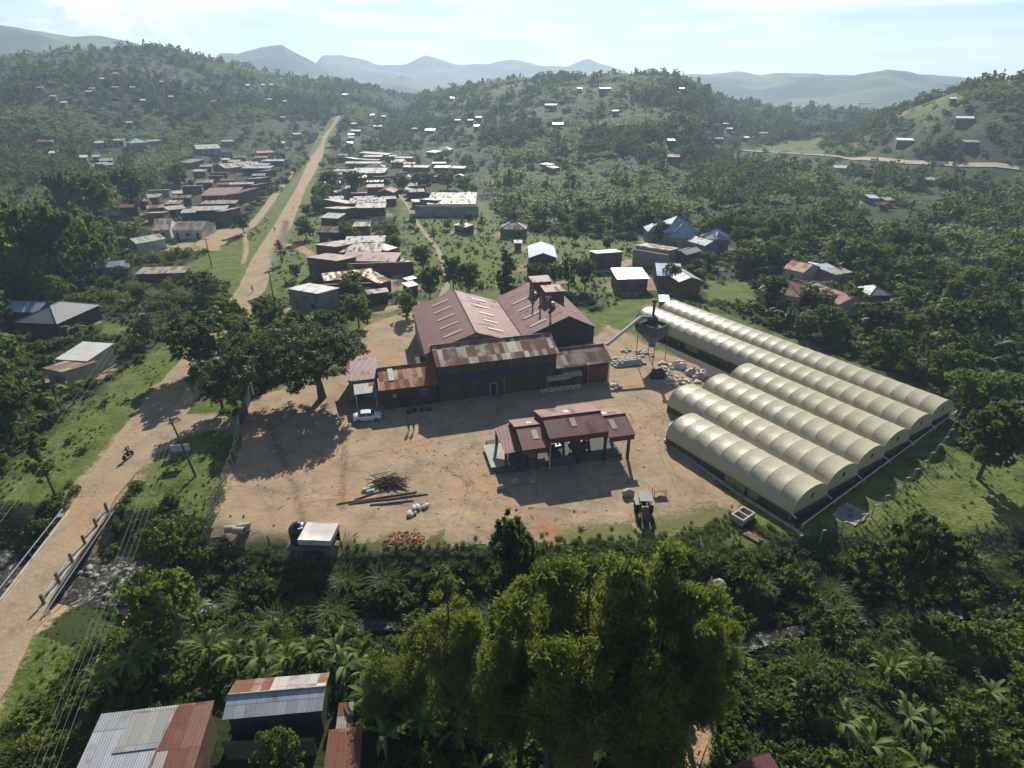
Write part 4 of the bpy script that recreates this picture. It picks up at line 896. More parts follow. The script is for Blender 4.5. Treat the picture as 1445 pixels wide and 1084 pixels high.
 ((1068, 409), (1131, 420.5), 10, 'hip', 'redtile', 'cream', 3.2, 'brick red hip roofed bungalow with a cream end wall beside the bright lawn'),
 ((1131, 409), (1184, 430), 8, 'gx', 'redtile', 'cream', 3.2, 'second brick red bungalow, long roof running down the slope'),
 ((1104, 378), (1134, 385), (1150.7, 375.5), 'gx', 'orangetile', 'cream', 3.2, 'orange roofed house behind the two red bungalows'),
 ((1131, 375), (1155, 380), (1163, 373), 's+', 'tin_blue', 'cement', 3.0, 'blue white roof tucked behind the orange roofed house'),
 ((1165, 383), (1187, 381), 5, 's+', 'tin_blue', 'cement', 3.0, 'pale blue roof next to the white one among the trees'),
 ((1179, 388), (1204, 384), 4, 's+', 'tin_white', 'cement', 2.8, 'thin white roof at the end of the orange roofed group'),
 ((1227, 417), (1261, 417), 7, 'hip', 'tin_grey', 'mud', 2.8, 'grey hip roofed cottage half hidden by trees beyond the red bungalows'),
 ((1212, 450), (1222, 455), 4, 's+', 'tin_grey', 'mud', 2.4, 'tiny grey roofed hut in the banana grove below the bungalows'),
 ((1228, 280), (1243, 280), 6, 's+', 'tin_blue', 'mud', 2.8, 'lone blue white roof in the wide banana grove'),
 ((1250, 283), (1264, 283), 5, 's+', 'tin_rust', 'mud', 2.8, 'rusty roof beside the blue white one in the banana grove'),
 ((772, 234), (784, 231), 6, 's+', 'tin_white', 'mud', 3, 'upper sheet of a lone pair of white roofs in the wide grove'),
 ((780, 238), (791, 236), 6, 's+', 'tin_white', 'mud', 3, 'lower sheet of a lone pair of white roofs in the wide grove'),
]
FARH = [(487, 308, 28, 1), (375, 383, 30, 1), (387, 370, 18, 1), (168, 365, 16, 1), (222, 402, 10, 1), (432, 330, 12, 1), (487, 366, 28, 0), (560, 366, 12, 1), (722, 404, 20, 1), (545, 514, 24, 1), (1112, 356, 18, 1), (1047, 357, 10, 1), (1148, 356, 10, 1), (1187, 331, 16, 1), (1203, 425, 10, 1), (1141, 417, 10, 1), (190, 592, 60, 2), (225, 640, 40, 1), (350, 657, 22, 1), (405, 655, 14, 1), (447, 672, 50, 0), (458, 690, 30, 0), (268, 428, 10, 1), (680, 343, 14, 1), (1330, 362, 8, 1), (905, 425, 10, 1), (605, 420, 10, 1), (1195, 493, 16, 1), (1190, 600, 30, 0)]
FARH = [(x / 2.998, y / 2.998, w / 2.998, k) for x, y, w, k in FARH]
FARH += [(482 + x / 2.998, y / 2.998, w / 2.998, k) for x, y, w, k in [(15, 397, 30, 1), (176, 489, 26, 1), (130, 483, 10, 1), (55, 520, 28, 0), (152, 530, 36, 0), (313, 541, 32, 2), (375, 545, 50, 1), (492, 505, 32, 1), (545, 505, 30, 1), (580, 492, 26, 0), (572, 528, 28, 1), (467, 411, 14, 1), (915, 520, 52, 1), (1405, 655, 52, 2), (1160, 465, 35, 1), (1115, 370, 50, 0), (60, 550, 40, 0), (40, 565, 30, 1), (40, 578, 30, 1), (35, 600, 30, 1), (1007, 370, 10, 1), (885, 440, 50, 0), (1395, 588, 30, 0), (1440, 370, 20, 1)]]
FARH += [(964 + x / 3.004, y / 3.004, w / 3.004, k) for x, y, w, k in [(1197, 493, 76, 1), (1090, 383, 50, 1), (1125, 356, 70, 0), (1147, 412, 24, 1), (940, 588, 76, 1), (1222, 594, 60, 0), (680, 703, 74, 0), (1040, 752, 50, 0), (768, 435, 60, 2), (468, 449, 40, 0), (198, 541, 30, 1), (335, 560, 50, 2), (262, 578, 36, 0), (148, 583, 44, 2), (135, 525, 36, 2), (180, 520, 30, 1)]]
def houses():
    M['tin_bright'] = tin('tin_bright', (.74, .74, .74), amount=.0, metal=.55, rough=.42, var=.04)
    M['tarpwhite_roof'] = tin('smooth_white_sheet', (.62, .60, .56), amount=.0, metal=.1, rough=.5, var=.05)
    for row in VILLAGE:
        A, B, Cc, k, rf, wl, e, lab = row; house(A, B, Cc, k, rf, wl, e, None, lab, 'house', 'village houses')
    cnt = 0
    names = ['grey', 'white', 'red']
    for u, v, w, k in FARH:
        e = 3.0; p = at(u, v, e + 1); dist = math.hypot(*p); zc = max(30, p[1] * cP - (gz(*p) - HC) * sP); L = max(5, w * zc / F); L = min(L, 26); D = min(9, max(5, L * .6))
        if k == 1: L = max(4, L * .85)
        z = gz(*p); side = 'western forested hill' if u < 480 else ('middle hill' if u < 990 else 'eastern slope')
        yw = -math.atan2(p[0], p[1]) * .6 + rnd.uniform(-.25, .25)
        t = thing('house', 'small %s roofed house among the trees of the %s' % (names[k], side), 'house', (*p, z), yw, '%s roofed houses on the %s' % (names[k], side))
        mb = MB(); walls(mb, 's+', L, D, e, .9, .3, -4); mb.build('wall', M['mud' if k == 1 else 'darkwall'], t); rb = MB()
        for q in roof_parts('s+', L, D, e, .9): rb.slab(q, .06)
        rb.build('roof', M[('tin_grey', 'tin_bright' if (w > 12 or rnd.random() < .45) else 'tin_white', 'redtile')[k]], t)
        sight(p[0], p[1], z + e); sight(p[0], p[1], z + e * .6); HOUSEPADS.append((p[0], p[1], L * .5)); HOUSERECT.append(([(p[0] - L * .6, p[1] - D - 5), (p[0] + L * .6, p[1] - D - 5), (p[0] + L * .6, p[1] + D), (p[0] - L * .6, p[1] + D)], p[0], p[1], L + 8))
def infill():
    n = 0; rr = random.Random(77); st = [p for p in ROADC if 190 < p[1] < 470]; L = []
    for a, b in zip(st[:-1], st[1:]):
        m = int(math.dist(a, b) / 7.5)
        for k in range(m): f = (k + .5) / m; L.append((a[0] + (b[0] - a[0]) * f, a[1] + (b[1] - a[1]) * f, math.atan2(b[1] - a[1], b[0] - a[0])))
    for x0, y0, an in L:
        for off in (24, 35, 47, 60, -17, -28, -40, -54):
            if rr.random() < .38: continue
            x, y = x0 - math.sin(an) * off + rr.uniform(-2, 2), y0 + math.cos(an) * off + rr.uniform(-2, 2); W, D = rr.uniform(6, 10), rr.uniform(4.5, 6.5)
            if any(math.hypot(x - hx, y - hy) < (hr * .5 + W * .62 + .5) for _, hx, hy, hr in HOUSERECT) or (off < 0 and y < 245) or (off > 0 and y < 225) : continue
            side = 'western' if off > 0 else 'eastern'; t = thing('house', 'low tin roofed house packed into the rows on the %s side of the street' % side, 'house', (x, y, gz(x, y)), an - PI / 2 + rr.uniform(-.08, .08) + (PI / 2 if rr.random() < .25 else 0) * 0, 'low houses on the %s side of the street' % side)
            k = rr.choice(('s+', 's+', 'gx', 's-')); e = rr.uniform(2.6, 3.3); rs = D * (.17 if k == 'gx' else .09); mb = MB(); walls(mb, k, W, D, e, rs, .3, -1.5); mb.build('wall', M[rr.choice(('mud', 'brick', 'cement', 'darkwall'))], t); rb = MB()
            for q in roof_parts(k, W, D, e, rs): rb.slab(q, .05)
            rb.build('roof', M[rr.choice(('tin_rust', 'tin_tan', 'tin_grey', 'tin_brown', 'tin_white', 'maroon_old', 'tin_tan'))], t)
            d = MB().box(0, 0, .95, .95, .07, 1.9).build('door', M['doorwood'], t); d.location = (W * rr.uniform(-.3, .3), -D / 2 + .29, 0)
            sight(x, y, gz(x, y) + e); HOUSEPADS.append((x, y, W * .5)); HOUSERECT.append(([(x - W * .6, y - D * .8), (x + W * .6, y - D * .8), (x + W * .6, y + D * .8), (x - W * .6, y + D * .8)], x, y, max(W, D))); n += 1
    print('infill', n)
def courtyard_wall(A, B, h, th, label, mat='darkwall'):
    a = at(*A, h); b = at(*B, h); L = math.dist(a, b); yaw = math.atan2(b[1] - a[1], b[0] - a[0])
    o = MB().box(0, 0, h / 2 - .2, L, th, h + .4).build('courtyard_wall', M[mat]); cp = MB().box(0, 0, h + .04, L + .04, th + .08, .08).build('coping', M['concrete'], o)
    o.location = ((a[0] + b[0]) / 2, (a[1] + b[1]) / 2, 0); o.rotation_euler = (0, 0, yaw); tag(o, label, 'wall'); return o
# ------------------------------------------------------------------ factory
def gable_block(mbw, mbr, s0, s1, t0, t1, e, rise, ridge_t=None, ov=.5, gov=.35, wall_mi=0, roof_mi=0, th=.06, base=-.5):
    """gable with the ridge along s in a local frame: walls into mbw, two roof sheets into mbr"""
    rt = (t0 + t1) / 2 if ridge_t is None else ridge_t
    kf = rise / (rt - (t0 - ov)); kb = rise / ((t1 + ov) - rt)
    def zt(t): return e + (t - (t0 - ov)) * kf if t <= rt else e + ((t1 + ov) - t) * kb
    def w(a, b, mid=None):
        top = [(b[0], b[1], zt(b[1]) - .08)] + ([(a[0], rt, e + rise - .08)] if mid else []) + [(a[0], a[1], zt(a[1]) - .08)]
        L = math.dist(a, b); uv = [(0, base), (L, base), (L, top[0][2])] + ([(L / 2, e + rise)] if mid else []) + [(0, top[-1][2])]
        mbw.poly([(a[0], a[1], base), (b[0], b[1], base)] + top, wall_mi, uv)
    w((s0, t0), (s1, t0)); w((s1, t1), (s0, t1)); w((s1, t0), (s1, t1), True); w((s0, t1), (s0, t0), True)
    mbr.slab([(s0 - gov, t0 - ov, e), (s1 + gov, t0 - ov, e), (s1 + gov, rt, e + rise), (s0 - gov, rt, e + rise)], th, roof_mi)
    mbr.slab([(s1 + gov, t1 + ov, e), (s0 - gov, t1 + ov, e), (s0 - gov, rt, e + rise), (s1 + gov, rt, e + rise)], th, roof_mi)
    return zt
def on(o, loc=(0, 0, 0), rz=0): o.location = loc; o.rotation_euler = (0, 0, rz); return o
def mat_planks(name, a, b):
    t = NT(name); u, v, _ = t.sep(t.uv()); w = t.wn(t.comb(t.math('FLOOR', t.math('DIVIDE', u, .28)), 3.3, 0)); n = t.noise(t.comb(t.math('MULTIPLY', u, 5), t.math('MULTIPLY', v, .6)), 1.2, 5, .65)
    c = t.mix(t.math('ADD', t.math('MULTIPLY', w, .5), t.math('MULTIPLY', n, .5)), a, b); g = t.math('LESS_THAN', t.math('FRACT', t.math('DIVIDE', u, .28)), .08)
    c = t.mix(t.math('MULTIPLY', g, .7), c, (.015, .012, .01)); return t.pbr(c, .9, 0, .2)
def factory():
    yaw = R(15.8); O = (-19.67, 81.86, 0)
    PL = mat_planks('wall_planks', (.05, .033, .024), (.125, .080, .055))
    # tall mill
    t = thing('timber_mill', 'tall plank walled mill with a long roof of rusted sheets and a dark awning', 'factory', O, yaw)
    w, r = MB(), MB(); gable_block(w, r, 8.5, 28, 0, 8.2, 6.45, 1.75, 4.0); w.build('wall', PL, t); rf = r.build('roof', M['tin_rust'], t)
    c = MB(); c.tube([(8.1, 4.0, 8.26), (28.4, 4.0, 8.26)], .12, 5); c.build('ridge_cap', M['tin_brown'], rf)
    a = MB(); a.slab([(9.2, -1.35, 3.95), (27.4, -1.35, 3.95), (27.4, -.02, 4.75), (9.2, -.02, 4.75)], .04); aw = a.build('awning', M['bluesheet'], t)
    for x in (9.4, 13.8, 18.3, 22.8, 27.2): MB().tube([(x, -1.25, 3.9), (x, -.03, 3.2)], .05, 5).build('bracket', M['wood'], aw)
    fb = MB(); fb.box(17.3, -.04, 1.15, 1.25, .1, 2.4); d = fb.build('door_frame', M['cream'], t); MB().box(17.3, -.08, 1.12, .95, .06, 2.15).build('door', M['shade_black'], d)
    MB().box(17.3, -.75, -.05, 1.9, 1.4, .5).build('door_step', M['cement'], t)
    for x, z in ((12.0, 2.6), (14.6, 2.3), (20.5, 2.4), (23.4, 2.5)):
        f = MB().box(0, 0, 0, 1.1, .08, .7).build('window_frame', M['wood'], t); f.location = (x, -.03, z); MB().box(0, -.04, 0, .9, .04, .52).build('pane', M['shade_black'], f)
    MB().box(19.1, -.06, 2.4, .1, .12, 4.8).build('drainpipe', M['cement'], t); MB().box(18.25, -.25, -.02, 19.5, .5, .35).build('plinth', M['cement'], t)
    # lower brown shed at the right end
    t = thing('side_shed', 'low shed with a brown ribbed roof joined to the mill end nearest the hopper tower', 'shed', O, yaw)
    w, r = MB(), MB(); gable_block(w, r, 28.45, 37.5, .05, 7.6, 3.75, 1.55, 3.7, .55, .5); w.build('wall', PL, t); rf = r.build('roof', M['tin_brown'], t)
    MB().tube([(28.5, 3.7, 5.36), (38, 3.7, 5.36)], .1, 5).build('ridge_cap', M['tin_tan'], rf)
    MB().box(35.2, -.02, 1.6, 3.4, .1, 2.9).build('red_panel', M['redwood'], t); MB().box(33.0, -.02, 1.5, .8, .1, 2.6).build('opening', M['shade_black'], t)  # solid dark panel paints the shade of an opening in the wall
    for x, m in ((37.45, 'whitemetal'), (33.6, 'wood'), (29.2, 'wood')): MB().box(x, -.35, 1.85, .16, .16, 3.7).build('post', M[m], t)
    t = thing('sheet_awning', 'pale pinkish metal sheets on props over the sack heap against the mill wall', 'awning', O, yaw)
    r = MB(); r.slab([(25.9, -2.2, 2.45), (29.9, -2.2, 2.5), (29.9, -1.0, 2.85), (25.9, -1.0, 2.8)], .03); r.build('long_sheet', M['skylight'], t)
    r = MB(); r.slab([(28.9, -1.9, 2.62), (32.1, -1.9, 2.66), (32.1, -.7, 3.0), (28.9, -.7, 2.96)], .03); r.build('upper_sheet', M['skylight'], t)
    for x, y in ((26.1, -2.1), (29.7, -2.1), (31.9, -1.8), (26.1, -1.05), (31.9, -.8)): MB().tube([(x, y, -.1), (x, y, 2.45 + (y + 2.2) * .28)], .05, 5).build('prop', M['wood'], t)
    # orange rust wing
    t = thing('rust_roofed_wing', 'low wing with an orange rusted roof and white roof sheets beside the tall mill', 'shed', O, yaw)
    w, r = MB(), MB(); gable_block(w, r, -.3, 8.1, 0, 7.6, 3.6, 1.6, 4.2, .5, .3); w.build('wall', M['darkwall'], t); rf = r.build('roof', M['tin_orange'], t)
    MB().tube([(-.6, 4.2, 5.26), (8.4, 4.2, 5.26)], .13, 5).build('ridge_cap', M['tin_orange'], rf)
    MB().slab([(.9, 1.3, 4.30), (1.75, 1.3, 4.30), (1.75, 3.9, 5.19), (.9, 3.9, 5.19)], .02).build('white_sheet', M['whitemetal'], rf)
    MB().slab([(.9, 5.9, 4.60), (.9, 4.5, 5.21), (1.75, 4.5, 5.21), (1.75, 5.9, 4.60)], .02).build('white_sheet', M['whitemetal'], rf)
    MB().box(3.0, -.04, 2.35, 2.6, .08, .8).build('blue_panel', M['bluesheet'], t); MB().box(1.5, -.04, 2.2, .6, .08, .7).build('yellow_panel', M['leaf_flower'], t); MB().box(3.0, -.03, .95, 1.6, .08, 1.9).build('doorway_shade_panel', M['shade_black'], t)  # the lowest panel is solid, its dark colour painting a doorway's inner shade
    f = MB().box(6.1, -.03, 2.3, 1.0, .08, .8).build('window_frame', M['whitemetal'], t)
    for i in (-1, 1): MB().box(6.1 + i * .24, -.08, 2.3, .4, .03, .66).build('pane', M['glass'], f)
    # small maroon building and white porch
    t = thing('maroon_office', 'small maroon roofed office with a white corrugated porch behind the parked white car', 'office', O, yaw)
    w = MB(); r = MB(); walls(w, 's+', 5.1, 6.6, 3.3, .9); x = w.build('wall', M['cement'], t); x.location = (-2.95, 8.1, 0); r.slab([(-2.55, -3.3, 3.3), (2.55, -3.3, 3.3), (2.55, 3.3, 4.2), (-2.55, 3.3, 4.2)], .06); x = r.build('roof', M['maroon'], t); x.location = (-2.95, 8.1, 0)
    MB().slab([(-4.5, 1.2, 2.65), (-1.1, 1.2, 2.65), (-1.1, 4.9, 3.0), (-4.5, 4.9, 3.0)], .05).build('porch_roof', M['tin_white'], t)
    for x in (-4.3, -1.3): MB().tube([(x, 1.35, -.2), (x, 1.35, 2.6)], .07, 6).build('porch_post', M['whitemetal'], t)
    MB().box(-3.6, 4.77, 1.05, 1.0, .08, 2.1).build('door', M['doorwood'], t); MB().box(-1.5, 4.76, 1.6, 1.1, .08, .9).build('window_frame', M['cream'], t)
    # double maroon hall
    yh = R(13.6); t = thing('factory_hall', 'great double hall with two maroon gabled roofs, pale skylight strips and rooftop boxes', 'factory', (-14.5, 91.0, 0), yh)
    H1w, Ln = 17.6, 23.6
    def hall_gable(mw, mr, x0, xr, x1, e0, er, e1, y0, y1, ov=.5):
        def zt(x): return e0 + (er - e0) * (x - x0) / (xr - x0) if x <= xr else e1 + (er - e1) * (x1 - x) / (x1 - xr)
        def w(pts): mw.poly(pts, 0, [(math.hypot(p[0] - pts[0][0], p[1] - pts[0][1]), p[2]) for p in pts])
        w([(x0 + .3, y0, -.5), (x1 - .3, y0, -.5), (x1 - .3, y0, zt(x1 - .3) - .1), (xr, y0, er - .1), (x0 + .3, y0, zt(x0 + .3) - .1)]); w([(x1 - .3, y1, -.5), (x0 + .3, y1, -.5), (x0 + .3, y1, zt(x0 + .3) - .1), (xr, y1, er - .1), (x1 - .3, y1, zt(x1 - .3) - .1)])
        w([(x0 + .3, y1, -.5), (x0 + .3, y0, -.5), (x0 + .3, y0, zt(x0 + .3) - .1), (x0 + .3, y1, zt(x0 + .3) - .1)]); w([(x1 - .3, y0, -.5), (x1 - .3, y1, -.5), (x1 - .3, y1, zt(x1 - .3) - .1), (x1 - .3, y0, zt(x1 - .3) - .1)])
        mr.slab([(x1, y0 - ov, e1), (x1, y1 + ov, e1), (xr, y1 + ov, er), (xr, y0 - ov, er)], .08); mr.slab([(x0, y1 + ov, e0), (x0, y0 - ov, e0), (xr, y0 - ov, er), (xr, y1 + ov, er)], .08)
        return zt
    w, r = MB(), MB(); z1 = hall_gable(w, r, 0, 8.8, H1w, 5.4, 8.5, 5.5, .5, Ln); w.build('wall', M['cement'], t); r1 = r.build('roof', M['maroon_old'], t)
    MB().tube([(8.8, 0, 8.56), (8.8, Ln + .5, 8.56)], .16, 5).build('ridge_cap', M['skylight'], r1)
    def sky(x0, x1, y, zt, par, wd=.75, up=.10):
        MB().slab([(x0, y, zt(x0) + up), (x1, y, zt(x1) + up), (x1, y + wd, zt(x1) + up), (x0, y + wd, zt(x0) + up)], .05).build('skylight', M['skylight'], par)
    for i in range(5): sky(3.6, 6.9, 3.0 + i * 4.2, z1, r1); sky(11.6, 14.4, 3.6 + i * 4.2, z1, r1)
    w, r = MB(), MB(); z2 = hall_gable(w, r, H1w + .1, 26.0, 31.4, 5.6, 8.9, 6.3, 3.4, Ln + 1.8); w.build('wall', M['darkwall'], t); r2 = r.build('roof', M['maroon_old'], t)
    for i in range(4): sky(19.6, 22.6, 5.4 + i * 4.3, z2, r2)
    sky(28.2, 29.8, 8.5, z2, r2, .6)
    for x, y in ((26.0, 21.3), (26.6, 14.6)):
        b = MB(); b.box(x, y, 9.0, 3.7, 3.0, 2.6); bx = b.build('roof_box', M['redwood'], t); MB().slab([(x - 2.1, y - 1.8, 10.32), (x + 2.1, y - 1.8, 10.32), (x + 2.1, y + 1.8, 10.6), (x - 2.1, y + 1.8, 10.6)], .08).build('lid', M['maroon_old'], bx)
    for x, y in ((22.7, 14.9), (23.3, 11.9), (24.1, 8.0)):
        p = MB(); p.lathe([(.16, 0), (.16, 2.2), (.24, 2.25), (.24, 2.5), (.02, 2.75)], 10); p.lathe([(.42, -.1), (.3, .25), (.17, .3)], 10); x_ = p.build('vent_pipe', M['rustpipe'], t, True); x_.location = (x, y, z2(x))
    for x, y in ((24.0, 18.8), (25.2, 13.0), (25.0, 9.6), (23.8, 17.4)):
        p = MB(); p.lathe([(.45, -.2), (.45, .5), (.6, .55), (.6, .8), (.1, 1.0)], 10); x_ = p.build('roof_fan', M['whitemetal'], t, True); x_.location = (x, y, z2(x))
    MB().box(-.6, 1.6, 1.9, 1.8, 3.0, 3.8).build('side_block', M['darkwall'], t)
    for x in (20.5, 23.5, 28.5): MB().box(x, 3.36, 3.6, 1.4, .08, .8).build('window_frame', M['shade_black'], t)
def pavilion():
    t = thing('loading_pavilion', 'open sided loading pavilion with stepped maroon roofs on red columns in the yard', 'pavilion', (-1.99, 65.0, 0), R(13.5))
    MB().box(8.6, 3.2, .1, 17.4, 7.6, .9).build('platform', M['stone'], t)  # floor colour holds the roof's shade
    MB().box(.6, 3.0, .57, 2.6, 5.6, .06).build('sunlit_slab', M['cream'], t)  # pale overlay paints the sunlit end of the platform floor
    Rm = M['maroon_old']
    def rf(s0, s1, t0, t1, e, z, rt, nm='roof'):
        r = MB(); r.slab([(s0, t0, e), (s1, t0, e), (s1, rt, z), (s0, rt, z)], .06); r.slab([(s1, t1, e), (s0, t1, e), (s0, rt, z), (s1, rt, z)], .06); o = r.build(nm, Rm, t)
        MB().tube([(s0, rt, z + .03), (s1, rt, z + .03)], .1, 5).build('ridge_cap', Rm, o); return o
    def sk(par, s, w, t0, t1, t0z, t1z): MB().slab([(s, t0, t0z), (s + w, t0, t0z), (s + w, t1, t1z), (s, t1, t1z)], .03).build('skylight', M['skylight'], par)
    def zf(tt, t0, rt, e, z): return e + (z - e) * (tt - t0) / (rt - t0) + .05
    m = rf(6.7, 14.9, -1.2, 6.6, 4.75, 5.9, 2.3); r_ = rf(14.5, 18.6, -1.4, 6.2, 3.9, 5.0, 2.3); l = rf(3.0, 6.75, -1.75, 6.2, 3.9, 5.0, 2.2)
    z = lambda q: zf(q, -1.2, 2.3, 4.75, 5.9); sk(m, 10.2, .75, .3, 1.7, z(.3), z(1.7)); sk(m, 10.2, .75, 3.4, 4.6, 5.95 - 1.1 * 1.15 / 4.3, 5.95 - 2.3 * 1.15 / 4.3)
    z = lambda q: zf(q, -1.4, 2.3, 3.9, 5.0); sk(r_, 15.8, .75, -.1, 1.6, z(-.1), z(1.6)); sk(r_, 15.7, .75, 3.3, 4.4, 5.05 - 1.0 * 1.1 / 3.9, 5.05 - 2.1 * 1.1 / 3.9)
    z = lambda q: zf(q, -1.75, 2.2, 3.9, 5.0); sk(l, 4.9, .75, -.2, 1.4, z(-.2), z(1.4)); sk(l, 4.9, .75, 3.2, 4.2, 5.05 - 1.0 * 1.1 / 4, 5.05 - 2.0 * 1.1 / 4)
    MB().slab([(1.0, -.6, 2.95), (3.1, -1.2, 3.55), (3.1, 6.0, 3.55), (1.0, 6.0, 2.95)], .05).build('lean_to_roof', Rm, t)
    # fascia boards under the eaves and in the steps between roofs
    f = MB()
    for s0, s1, y, e in ((6.8, 14.8, -1.1, 4.66), (14.95, 18.5, -1.3, 3.82), (3.1, 6.65, -1.65, 3.82)): f.box((s0 + s1) / 2, y, e - .38, s1 - s0, .06, .7)
    f.build('front_fascia', M['redwood'], t)
    for s, e in ((6.82, 4.7), (14.78, 4.7)):
        g = MB(); g.poly([(s, -1.1, e - .9), (s, 6.5, e - .9), (s, 6.5, e), (s, 2.3, e + 1.1), (s, -1.1, e)]); g.poly([(s + .05, -1.1, e - .9), (s + .05, -1.1, e), (s + .05, 2.3, e + 1.1), (s + .05, 6.5, e), (s + .05, 6.5, e - .9)]); g.build('gable_board', M['redwood'], t)
    for s, y, h, m_ in ((3.3, -.9, 3.7, 'redwood'), (10.9, -.8, 4.6, 'darkwall'), (14.6, -.8, 4.6, 'darkwall'), (17.9, -1.0, 3.75, 'redwood'), (3.3, 5.7, 3.7, 'redwood'), (7.0, 5.8, 4.6, 'darkwall'), (10.9, 5.8, 4.6, 'darkwall'), (14.6, 5.8, 4.6, 'darkwall'), (17.9, 5.5, 3.75, 'redwood'), (1.2, -.2, 2.9, 'redwood'), (1.2, 5.6, 2.9, 'redwood')):
        MB().box(s, y, h / 2 - .1, .34, .34, h + .2).build('column', M[m_], t)
    MB().tube([(6.9, -1.05, -.1), (6.9, -1.05, 4.1)], .09, 8).build('downpipe', M['whitemetal'], t)
    for s0, s1 in ((4.2, 6.4), (7.4, 10.5), (11.3, 14.2)): MB().box((s0 + s1) / 2, -.55, .95, s1 - s0, .25, .85).build('low_wall', M['stone'], t)
    MB().box(5.0, 5.4, 1.9, 3.2, .2, 2.8).build('back_wall', M['stone'], t); MB().box(9.0, 5.6, 1.4, 3.4, .2, 1.8).build('back_wall', M['brick'], t)
    w = lambda s, y, z=0: tuple(Matrix.Rotation(R(13.5), 3, 'Z') @ Vector((s, y, 0)) + Vector((-1.99, 65.0, z)))
    for s, y, sx, sy, sz, mt, nm, lb, ct in ((5.0, 1.4, .7, .6, .9, 'leaf_flower', 'yellow_drum', 'yellow drum under the low roof of the pavilion', 'drum'), (11.8, 1.5, 2.6, 1.4, 1.3, 'steel', 'sorting_machine', 'grey sorting machine in the shade of the pavilion', 'machine'), (8.6, 2.4, 1.6, 1.1, 1.0, 'darksteel', 'machine_bench', 'dark machine bench in the shade of the pavilion', 'bench')):
        o = MB()
        if nm == 'yellow_drum': o.lathe([(.3, 0), (.33, .02), (.33, .3), (.35, .32), (.33, .34), (.33, .62), (.35, .64), (.33, .66), (.33, .92), (.3, .94)], 14)
        else:
            o.box(0, 0, sz * .62, sx, sy, sz * .5); o.box(-sx * .25, 0, sz * 1.05, sx * .4, sy * .7, sz * .4); o.box(sx * .35, sy * .2, sz * .95, sx * .15, sy * .3, sz * .3)
            for i in (-1, 1):
                for j in (-1, 1): o.box(i * sx * .42, j * sy * .4, sz * .2, .08, .08, sz * .42)
        x = o.build(nm, M[mt]); x.location = w(s, y, .55); x.rotation_euler = (0, 0, R(13.5 + 8)); tag(x, lb, ct)
